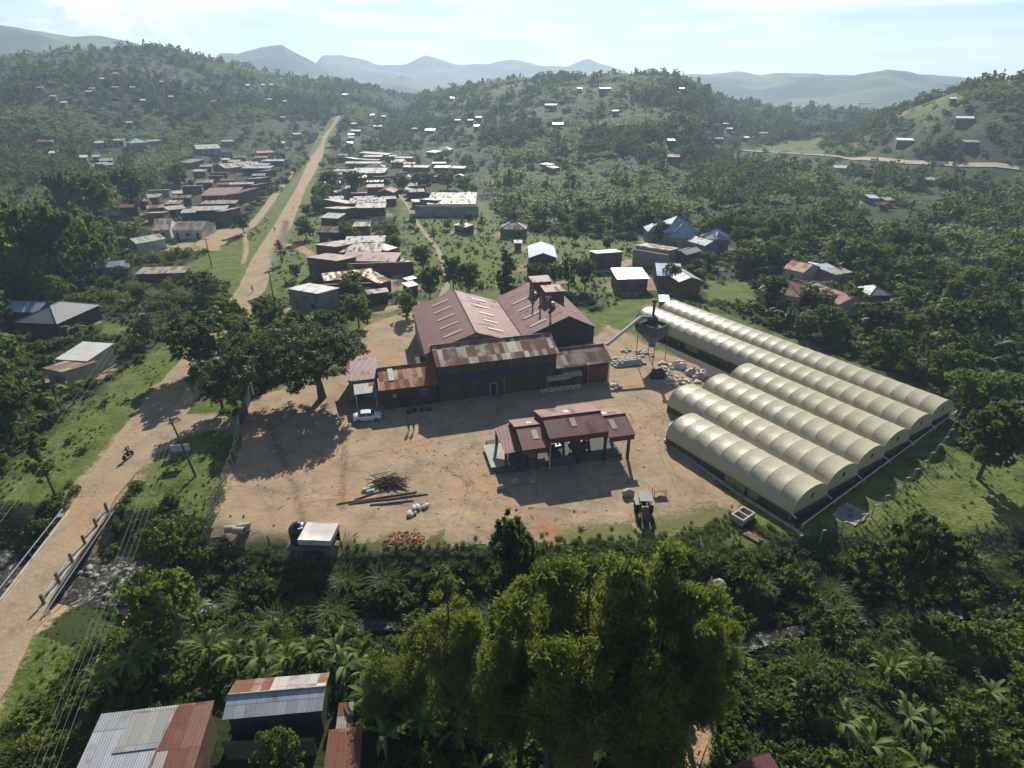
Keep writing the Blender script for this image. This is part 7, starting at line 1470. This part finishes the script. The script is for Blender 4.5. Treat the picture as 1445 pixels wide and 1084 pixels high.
def special_trees():
    M['leaf_acacia'] = leafmat('leaf_acacia', (.022, .042, .012), (.058, .085, .022), .25); acacia()
    P0 = {'broad': 8.0, 'cyp': 7.8, 'slim': 12.0, 'euc': 18.0}; W0 = {'broad': 6.6, 'cyp': 2.5, 'slim': 5.0, 'euc': 7.0}
    for key, px, vt, w, lab in TREES:
        x, y, h = hgt_to(px, vt); k = ''.join(c for c in key if c.isalpha()); s = h / P0[k] * 1.06; q = w / W0[k]
        plant(key, x, y, (q, q, s), lab, None)
    x0, y0 = at(235, 900)
    m = MB()
    for i in range(150): a = rnd.uniform(0, 6.28); r = rnd.uniform(.5, 2.7); m.box(r * math.cos(a), r * math.sin(a), 3.6 + 1.6 * math.sqrt(max(0, 1 - (r / 2.9) ** 2)) + rnd.uniform(-.3, .3), .14, .14, .10, 0, rnd.uniform(0, 3))
    bl = [o for o in bpy.data.objects if o.get('label', '').startswith('bushy tree with yellow')][0]; f = m.build('blossom', M['leaf_flower'], bl); sx = bl.scale; f.scale = (1 / sx[0], 1 / sx[1], 1 / sx[2]); f.rotation_euler = (0, 0, -bl.rotation_euler.z); f.location = (0, 0, .2)
    for i, (px, vt, w) in enumerate(EUCS):
        x, y, h = hgt_to(px, vt); h = min(h, 22); plant('euc%d' % (i % 4), x, y, (w / 7.0, w / 7.0, h / 18 * .925), 'feathery yellow green eucalyptus in the tall stand on the stream bank', 'eucalyptus stand on the stream bank')
    # street bushes and garden hedges
    for i in range(13):
        f = i / 12; px = (352 + (436 - 352) * f + rnd.uniform(-3, 3) * 1, 296 - (296 - 228) * f)
        if i < 3: px = (px[0] + 2, px[1] + 4)
        x, y = at(*px); plant('broad%d' % (i % 4), x, y, (.62, .62, .42 + rnd.uniform(-.06, .08)), 'low rounded street tree in the row on the green strip by the western shops', 'street trees by the western shops')
def hedge(px, h, w, label, leaf='leaf_hedge', sz=.20):
    P = [at(*p) for p in px]; B = []; o0 = P[0]
    for a, b in zip(P[:-1], P[1:]):
        L = math.dist(a, b); n = max(2, int(L / (w * .55)))
        for k in range(n): f = (k + .5) / n; B.append((a[0] + (b[0] - a[0]) * f - o0[0], a[1] + (b[1] - a[1]) * f - o0[1], h * .55, w * .62, w * .62, h * .55 * rnd.uniform(.8, 1.2)))
    V, Fq, T = leafcloud(B, int(len(B) * 230), sz, len(B), per=16, spread=.4); o = link('hedge', nmesh('hedge', V, Fq, M[leaf], tint=T)); o.location = (*o0, gz(*o0)); tag(o, label, 'hedge'); return o
def hedges():
    hedge([(130, 420), (170, 426), (215, 428), (245, 425), (262, 420)], 2.6, 2.2, 'bright yellow green clipped hedge behind the grey villa lawn')
    hedge([(185, 372), (225, 366), (280, 362)], 3.0, 2.6, 'long dark green hedge along the open lot', 'leaf_broad')
    hedge([(48, 490), (75, 484), (105, 482)], 1.0, 1.2, 'low yellow hedge in front of the grey villa'); hedge([(155, 482), (172, 477)], 1.0, 1.2, 'short yellow hedge on the villa lawn'); hedge([(150, 508), (165, 505)], 1.2, 1.2, 'yellow bush row beside the white roofed shed')
    hedge([(90, 950), (125, 925), (150, 905), (166, 895)], 1.5, 1.0, 'yellow topped hedge beside the plank fence near the bananas', 'leaf_hedge', .13); hedge([(30, 1062), (75, 1058), (118, 1050)], 1.3, 1.0, 'low yellow green hedge along the path at the lower corner', 'leaf_hedge', .13)
    hedge([(940, 432), (1000, 440)], 1.5, 1.6, 'rough green hedge behind the long dryers', 'leaf_broad')
    for px in ((70, 492), (78, 490), (86, 489)): x, y = at(*px); plant('shrub0', x, y, (1.0, 1.0, 1.1), 'clipped round garden bush in the villa bed', 'clipped bushes by the villa')
VPOLY = GP([(150, 372), (225, 300), (330, 205), (450, 196), (690, 212), (700, 300), (725, 330), (910, 322), (1035, 330), (1068, 440), (905, 425), (840, 450), (585, 430), (400, 470), (330, 425), (215, 500), (120, 480)])
def scatter():
    """where a plant may stand, and what grows there"""
    ban, tree, shr, reed, slim, far, fban, fshr = [], [], [], [], [], [], [], []
    def occupied(X, Y, m):
        k = np.zeros(X.shape, bool)
        for P, hx, hy, r in HOUSERECT:
            q = (np.abs(X - hx) < r + m) & (np.abs(Y - hy) < r + m)
            if q.any(): i = np.nonzero(q)[0]; k[i] |= sdist(X[i], Y[i], P) < m
        return k
    def jit(x0, x1, y0, y1, s):
        gx, gy = np.meshgrid(np.arange(x0, x1, s), np.arange(y0, y1, s)); X = gx.ravel() + nrs.uniform(-.46, .46, gx.size) * s; Y = gy.ravel() + nrs.uniform(-.46, .46, gx.size) * s
        az = np.degrees(np.arctan2(X, Y)); k = np.abs(az) < np.where(np.hypot(X, Y) < 90, 64, 48); return X[k], Y[k]
    def frame(X, Y, Z, zt):   # inside the picture, with a margin
        zc = Y * cP - (Z - HC) * sP; u = 722.5 + F * X / np.maximum(zc, 1); v = 542 - F * (Y * sP + (zt - HC) * cP) / np.maximum(Y * cP - (zt - HC) * sP, 1)
        return (zc > 4) & (u > -70) & (u < 1515) & (v < 1100)
    # --- near country (under 235 m)
    X, Y = jit(-260, 260, 21, 236, 2.6); D = np.hypot(X, Y); k = (D < 236); X, Y, D = X[k], Y[k], D[k]
    bad = sdist(X, Y, COMPOUND) < 1.5
    for P in FIELDS + [LOT, GATEWAY]: bad |= sdist(X, Y, P) < .5
    bad |= polydist(X, Y, ROADC) < np.where(Y < 62, 4.5, 6.2)
    for P, w in PATHS: bad |= polydist(X, Y, P) < w * .5 + .8
    dr = polydist(X, Y, RIVER); bad |= dr < np.where(X < -33, 3.4, .5)
    bad |= occupied(X, Y, 1.3)
    X, Y, D, dr = X[~bad], Y[~bad], D[~bad], dr[~bad]
    mead = np.zeros(X.shape, bool)
    for P in MEADOWS: mead |= inpoly(X, Y, P)
    bigf = sdist(X, Y, BIGFIELD) < 1; vil = inpoly(X, Y, VPOLY)
    north = inpoly(X, Y, GP([(120, 830), (286, 757), (405, 792), (530, 792), (700, 788), (960, 776), (1130, 776), (1215, 752), (1330, 790), (1500, 800), (1500, 862), (1200, 868), (1035, 905), (760, 885), (520, 880), (240, 850)])) & (Y < 60)
    south = (Y < 46) & ~north & (X > -33); leftwood = (X < -56) & (Y > 55); nz = fbm(X, Y, 14, 201, 3); nz2 = fbm(X, Y, 30, 205, 3); r1 = nrs.rand(len(X)); r2 = nrs.rand(len(X)); Z = height(X, Y)
    for pts in ([(340, 590), (350, 575), (345, 605)], [(100, 790), (140, 740), (80, 830), (60, 870), (165, 820), (190, 815)], [(20, 815), (30, 950)], [(180, 640), (230, 590), (265, 545), (290, 510), (150, 690), (210, 560)], [(350, 405), (373, 363), (402, 313), (425, 266), (446, 226), (456, 204), (466, 186), (475, 170), (415, 290)], [(258, 628), (277, 660)], [(213, 470), (210, 447)], [(300, 340), (260, 345), (330, 325)], [(1030, 410), (1015, 400), (1050, 415)], [(165, 465), (150, 412), (175, 416), (210, 418), (240, 415), (255, 412), (80, 486), (60, 488), (100, 480), (225, 362), (255, 360)], [(210, 1010), (170, 1050), (250, 1040), (250, 1000), (200, 1060)], [(330, 980), (385, 975), (440, 975), (330, 1005), (440, 995), (385, 1030), (340, 1050)], [(490, 1040), (480, 1060)], [(1100, 206), (1150, 208), (1080, 208), (1130, 216), (1220, 225), (1300, 231), (1400, 237)], [(620, 340), (600, 320), (640, 330), (700, 335), (660, 350)], [(1035, 1075), (980, 1040)], [(1000, 450), (1100, 480), (1200, 530), (1300, 570), (1340, 590)], [(1230, 690), (1180, 740), (1280, 650)], [(960, 820), (1014, 818)], [(1040 + 9 * k, 211 + 9 * k * .069 + (2 if k > 10 else 0)) for k in range(46)], [(446 + (472 - 446) * k / 14, 222 - 54 * k / 14) for k in range(15)], [(373 + (446 - 373) * k / 16, 363 - 138 * k / 16) for k in range(17)], [(1065 + 8 * k, 208) for k in range(12)]):
        for u, v in pts: x, y = at(u, v, .2); SIGHT.append((u, v, math.hypot(x, y)))
    SG = np.array(SIGHT)
    def clear(x, y, z, h, w, p=.985):
        u, v0 = proj(x, y, z); _, v1 = proj(x, y, z + h); hw = abs(proj(x + w * .5, y, z + h * .6)[0] - u) * .85
        hit = (np.abs(SG[:, 0] - u) < hw) & (SG[:, 1] < v0) & (SG[:, 1] > v1 - 1) & (SG[:, 2] > math.hypot(x, y) + 2)
        return not hit.any() or rnd.random() > p
    # open lanes of sight that the photograph shows over the foreground: low growth only
    for i in range(len(X)):
        x, y, a, b = X[i], Y[i], r1[i], r2[i]
        if dr[i] < 7 and x > -30 and y < 62:
            if a < .75: shr.append((x, y, 1.0 + .7 * b))
            elif a < .9: reed.append((x, y, 1.1 + .5 * b))
            continue
        if mead[i] or bigf[i]:
            if a < ((.13 if x < -48 and y < 120 else .045) if not bigf[i] else .03): shr.append((x, y, .45 + .5 * b))
            elif a < .06 and vil[i] and D[i] > 150: tree.append((x, y, .35 + .35 * b))
            continue
        if dr[i] < 6 and x > -30 and y < 62:
            if a < .8: shr.append((x, y, 1.1 + .7 * b))
            elif a < .9: reed.append((x, y, 1.1 + .5 * b))
            continue
        if north[i]:
            if a < .62: shr.append((x, y, .75 + .65 * b))
            elif a < .85: reed.append((x, y, .8 + .5 * b))
            continue
        if south[i]:
            if a < (.46 if x < 8 else .24) and nz[i] < .68: ban.append((x, y, .65 + .4 * b))
            elif a < .62: shr.append((x, y, .8 + .7 * b))
            elif a < .72: reed.append((x, y, .8 + .5 * b))
            elif a < .80: tree.append((x, y, .45 + .25 * b))
            continue
        if Y[i] < 46: 
            if a < .12: shr.append((x, y, .5 + .5 * b))
            continue
        if vil[i]:
            if a < .07: tree.append((x, y, .4 + .45 * b))
            elif a < .22: shr.append((x, y, .6 + .8 * b))
            elif a < .26: ban.append((x, y, .65 + .4 * b))
            continue
        if leftwood[i] and x < -60 and True:
            tall = 1.25 if (y > 150 and x < -120) else 1.0
            if a < .13: tree.append((x, y, (.75 + .55 * b) * tall))
            elif a < .17: slim.append((x, y, .7 + .4 * b))
            elif a < .45: shr.append((x, y, .8 + .8 * b))
            elif a < .52: ban.append((x, y, 1.0 + .4 * b))
            continue
        if a < .30 and nz[i] > .42: ban.append((x, y, .85 + .45 * b))
        elif a < .30 + .12 * (nz2[i] > .40): tree.append((x, y, .6 + .5 * b))
        elif a < .48 and nz2[i] > .5: slim.append((x, y, .5 + .35 * b))
        elif a < .78: shr.append((x, y, .7 + .9 * b))
    tree = [p for p in tree if clear(p[0], p[1], gz0(p[0], p[1]) if math.hypot(p[0], p[1]) < 80 else 0, 8.2 * p[2], 6.6 * p[2])]; slim = [p for p in slim if clear(p[0], p[1], 0, 12 * p[2], 5 * p[2])]; ban = [p for p in ban if clear(p[0], p[1], gz0(p[0], p[1]) if math.hypot(p[0], p[1]) < 80 else 0, 4.2 * p[2], 4.0 * p[2])]; shr = [p for p in shr if clear(p[0], p[1], gz0(p[0], p[1]) if math.hypot(p[0], p[1]) < 80 else 0, 1.7 * p[2], 2.2 * p[2])]
    for px in ((190, 965), (215, 945), (250, 930), (300, 932), (335, 942), (372, 948), (480, 935), (512, 962), (542, 942), (562, 985), (600, 1040), (545, 1062), (645, 1060), (528, 1012), (440, 930), (410, 945), (1300, 1045), (1292, 955), (1250, 962), (1180, 1042), (1130, 1012), (1385, 1000), (1220, 1075), (160, 985)):
        x, y = at(*px); ban.append((x, y, rnd.uniform(.8, 1.1)))
    # --- far country
    for s, d0, d1 in ((3.5, 230, 420), (4.3, 420, 800), (6.0, 800, 1350)):
        X, Y = jit(-d1, d1, 130, d1, s); D = np.hypot(X, Y); k = (D >= d0) & (D < d1); X, Y = X[k], Y[k]; Z = height(X, Y)
        bad = occupied(X, Y, 2.5) | (polydist(X, Y, ROADC) < 5.5) | (polydist(X, Y, HILLROAD) < 5)
        for P in MEADOWS + FIELDS: bad |= sdist(X, Y, P) < 0
        vil = inpoly(X, Y, VPOLY); bad |= vil & (nrs.rand(len(X)) > .22)
        az = np.degrees(np.arctan2(X, Y)); D = np.hypot(X, Y)
        bare = np.exp(-((az - 30.4) / 2.2) ** 2 - ((D - 590) / 60) ** 2) + np.exp(-((az - 33) / 1.8) ** 2 - ((D - 550) / 45) ** 2) + np.exp(-((az - 25.5) / 3.6) ** 2 - ((D - 545) / 22) ** 2)
        bad |= (bare > .85) & (nrs.rand(len(X)) < .8)
        fl = fbm(X, Y, 70, 51, 3); bad |= (fl > .60) & (nrs.rand(len(X)) < .75)
        ok = ~bad; X, Y, Z, D = X[ok], Y[ok], Z[ok], D[ok]
        # drop what a ridge in front of it hides
        vis = np.ones(len(X), bool); tang = (Z + 9 - HC) / D
        for f in np.linspace(.25, .95, 15): vis &= (height(X * f, Y * f, False) - HC - 8) / (D * f) < tang
        vis &= frame(X, Y, Z, Z + 6); X, Y, Z, D = X[vis], Y[vis], Z[vis], D[vis]
        g = fbm(X, Y, 55, 231, 3) + fbm(X, Y, 13, 233, 2) * .5; r1 = nrs.rand(len(X)); r2 = nrs.rand(len(X)); big = 1 + (D > 420) * .08 + (D > 800) * .22
        for x, y, z, gg, a, b, bg in zip(X, Y, Z, g, r1, r2, big):
            if not clear(x, y, z, 10, 8, .88): continue
            if gg < .78 and a < .75: fban.append((x, y, z, rnd.randrange(3), b * 6.28, (.8 + .4 * b) * bg))
            elif a < .16: far.append((x, y, z, 5 + rnd.randrange(2), b * 6.28, (.45 + .45 * b) * bg))
            elif a < .8 : far.append((x, y, z, rnd.randrange(5), b * 6.28, (.50 + .34 * b + .45 * b ** 6) * bg))
            else: fshr.append((x, y, z, rnd.randrange(3), b * 6.28, 1.5 + b))
    def order(L):
        A = np.array(L); k = frame(A[:, 0], A[:, 1], np.zeros(len(A)), np.full(len(A), 3.0)); A = A[k]; return A[np.argsort(np.hypot(A[:, 0], A[:, 1]))]
    def zone(x, y):
        if y < 46: return 'on the stream bank'
        if y < 62 and -36 < x < 60: return 'below the yard fence'
        if x < -50: return 'west of the road'
        if x > 30 and y < 140: return 'beyond the tunnel dryers'
        return 'around the village'
    nb = 0
    for i, (x, y, s) in enumerate(order(ban)):
        if i < 296: z = zone(x, y); plant('ban%d' % (i % 4), x, y, s, 'banana plant with drooping pale leaves growing ' + z, 'banana plants ' + z)
        else: fban.append((x, y, gz(x, y), rnd.randrange(3), rnd.uniform(0, 6.28), s * .8))
    for i, (x, y, s) in enumerate(order(tree)):
        if i < 236: z = zone(x, y); plant('broad%d' % rnd.choice((0, 1, 2, 3, 1, 0)), x, y, (s, s, s * rnd.uniform(.9, 1.15)), 'dense dark broadleaf tree growing ' + z, 'broadleaf trees ' + z)
        else: far.append((x, y, gz(x, y), rnd.randrange(5), rnd.uniform(0, 6.28), s))
    for i, (x, y, s) in enumerate(order(slim)):
        if i < 150: z = zone(x, y); plant('slim%d' % (i % 2), x, y, s, 'slender bright green tree with a loose crown growing ' + z, 'slender trees ' + z)
        else: far.append((x, y, gz(x, y), 5 + i % 2, rnd.uniform(0, 6.28), s))
    for i, (x, y, s) in enumerate(order(shr)):
        if i < 290: z = zone(x, y); plant('shrub%d' % (i % 4), x, y, s, 'leafy green shrub in the thicket ' + z, 'shrubs ' + z)
        else: fshr.append((x, y, gz(x, y), rnd.randrange(3), rnd.uniform(0, 6.28), s * 1.05))
    for i, (x, y, s) in enumerate(order(reed)):
        if i < 200: z = zone(x, y); plant('reed%d' % (i % 2), x, y, s, 'clump of tall elephant grass ' + z, 'elephant grass ' + z)
        else: fshr.append((x, y, gz(x, y), 3 + i % 2, rnd.uniform(0, 6.28), s))
    S, Bn, Sh = far_sources()
    # ground growth between the shrubs, near
    X, Y = jit(-150, 120, 22, 235, .95); kp = nrs.rand(len(X)) < np.clip(1.25 - np.hypot(X, Y) / 150, .16, 1); X, Y = X[kp], Y[kp]; bad = (sdist(X, Y, COMPOUND) < .2) | (polydist(X, Y, ROADC) < np.where(Y < 62, 3.2, 5.2)) | (polydist(X, Y, RIVER) < np.where(X < -33, 3.4, 1.2)) | occupied(X, Y, .3)
    for P in FIELDS + [GATEWAY, LOT]: bad |= inpoly(X, Y, P)
    for P, w in PATHS: bad |= polydist(X, Y, P) < w * .5 + .3
    low = sdist(X, Y, BIGFIELD) < 0
    for P in MEADOWS: low |= inpoly(X, Y, P)
    for x, y, q, l, n_ in zip(X, Y, bad, low, fbm(X, Y, 6, 301)):
        if q: continue
        if l:
            if (n_ > .40 and not (x > 45 and n_ < .58)) or y > 128: fshr.append((x, y, gz0(x, y) if y < 128 else gz2(x, y), (3, 4)[rnd.randrange(2)], rnd.uniform(0, 6.28), rnd.uniform(.10, .24) * (1 if y < 128 else rnd.uniform(1.2, 2.6))))
        elif rnd.random() < .8: fshr.append((x, y, gz0(x, y) if y < 128 else gz2(x, y), (0, 1, 2, 3, 0)[rnd.randrange(5)], rnd.uniform(0, 6.28), rnd.uniform(.35, .75)))
    P = np.array(GP([(288, 765), (405, 783), (530, 782), (700, 776), (950, 764), (1040, 735), (1125, 764)])); 
    for a, b in zip(P[:-1], P[1:]):
        for k in range(int(math.dist(a, b) * 14)): f = rnd.random(); o = rnd.gauss(-.6, 1.0); x, y = a[0] + (b[0] - a[0]) * f, a[1] + (b[1] - a[1]) * f + o + .2; fshr.append((x, y, gz0(x, y), (3, 4, 3, 1)[k % 4], rnd.uniform(0, 6.28), rnd.uniform(.14, .34)))
    print('far', len(far), 'fban', len(fban), 'fshr', len(fshr), 'ban', len(ban), 'tree', len(tree), 'slim', len(slim), 'shr', len(shr), 'reed', len(reed))
    stuff_instances('forest', far, S, 'trees of the far plain and hillsides beyond the nearest few hundred')
    stuff_instances('banana_grove', fban, Bn, 'far banana plants of the wide groves')
    stuff_instances('undergrowth', fshr, Sh, 'low undergrowth, herbs and grass tufts between the shrubs')
def gz0(x, y): return GZC(x, y)
def gz2(x, y): return 0.0
class _GZ:
    def __init__(s): s.k = None
    def __call__(s, x, y):
        if s.k is None:
            gx, gy = np.meshgrid(np.arange(-72, 92, 1.0), np.arange(20, 132, 1.0)); s.k = height(gx.ravel(), gy.ravel()).reshape(gx.shape)
        return float(s.k[min(111, max(0, int(y - 20 + .5))), min(163, max(0, int(x + 72 + .5)))])
GZC = _GZ()
HILLROAD = [at(1040, 212), at(1085, 215), at(1130, 218), at(1170, 220), at(1210, 225), at(1260, 229), at(1330, 233), at(1445, 240), at(1560, 246)]
# ------------------------------------------------------------------ build
setup_light(); houses(); near_houses(); infill()
courtyard_wall((404 + 48, 402), (533, 399), 2.6, .3, 'dark courtyard wall before the rust streaked house'); courtyard_wall((478, 373), (583, 369.5), 3.2, .35, 'long dark block wall beside the red brown roofed house', 'brick'); courtyard_wall((585.4, 291), (675, 291.5), 3.8, .4, 'blank grey front wall of the hall with the dazzling roof', 'cement'); courtyard_wall((894, 352), (943, 360), 4.3, .3, 'white topped parapet wall before the long dark row of rooms', 'cement')
setting(); factory(); pavilion(); greenhouses(); hopper(); yard_things(); litter(); tractor(); car(); people_and_bikes(); street_things(); protos(); special_trees(); hedges(); scatter()
for k, o in list(PROTO.items()):
    if k not in USED:
        for c in list(o.children): bpy.data.objects.remove(c)
        bpy.data.objects.remove(o)
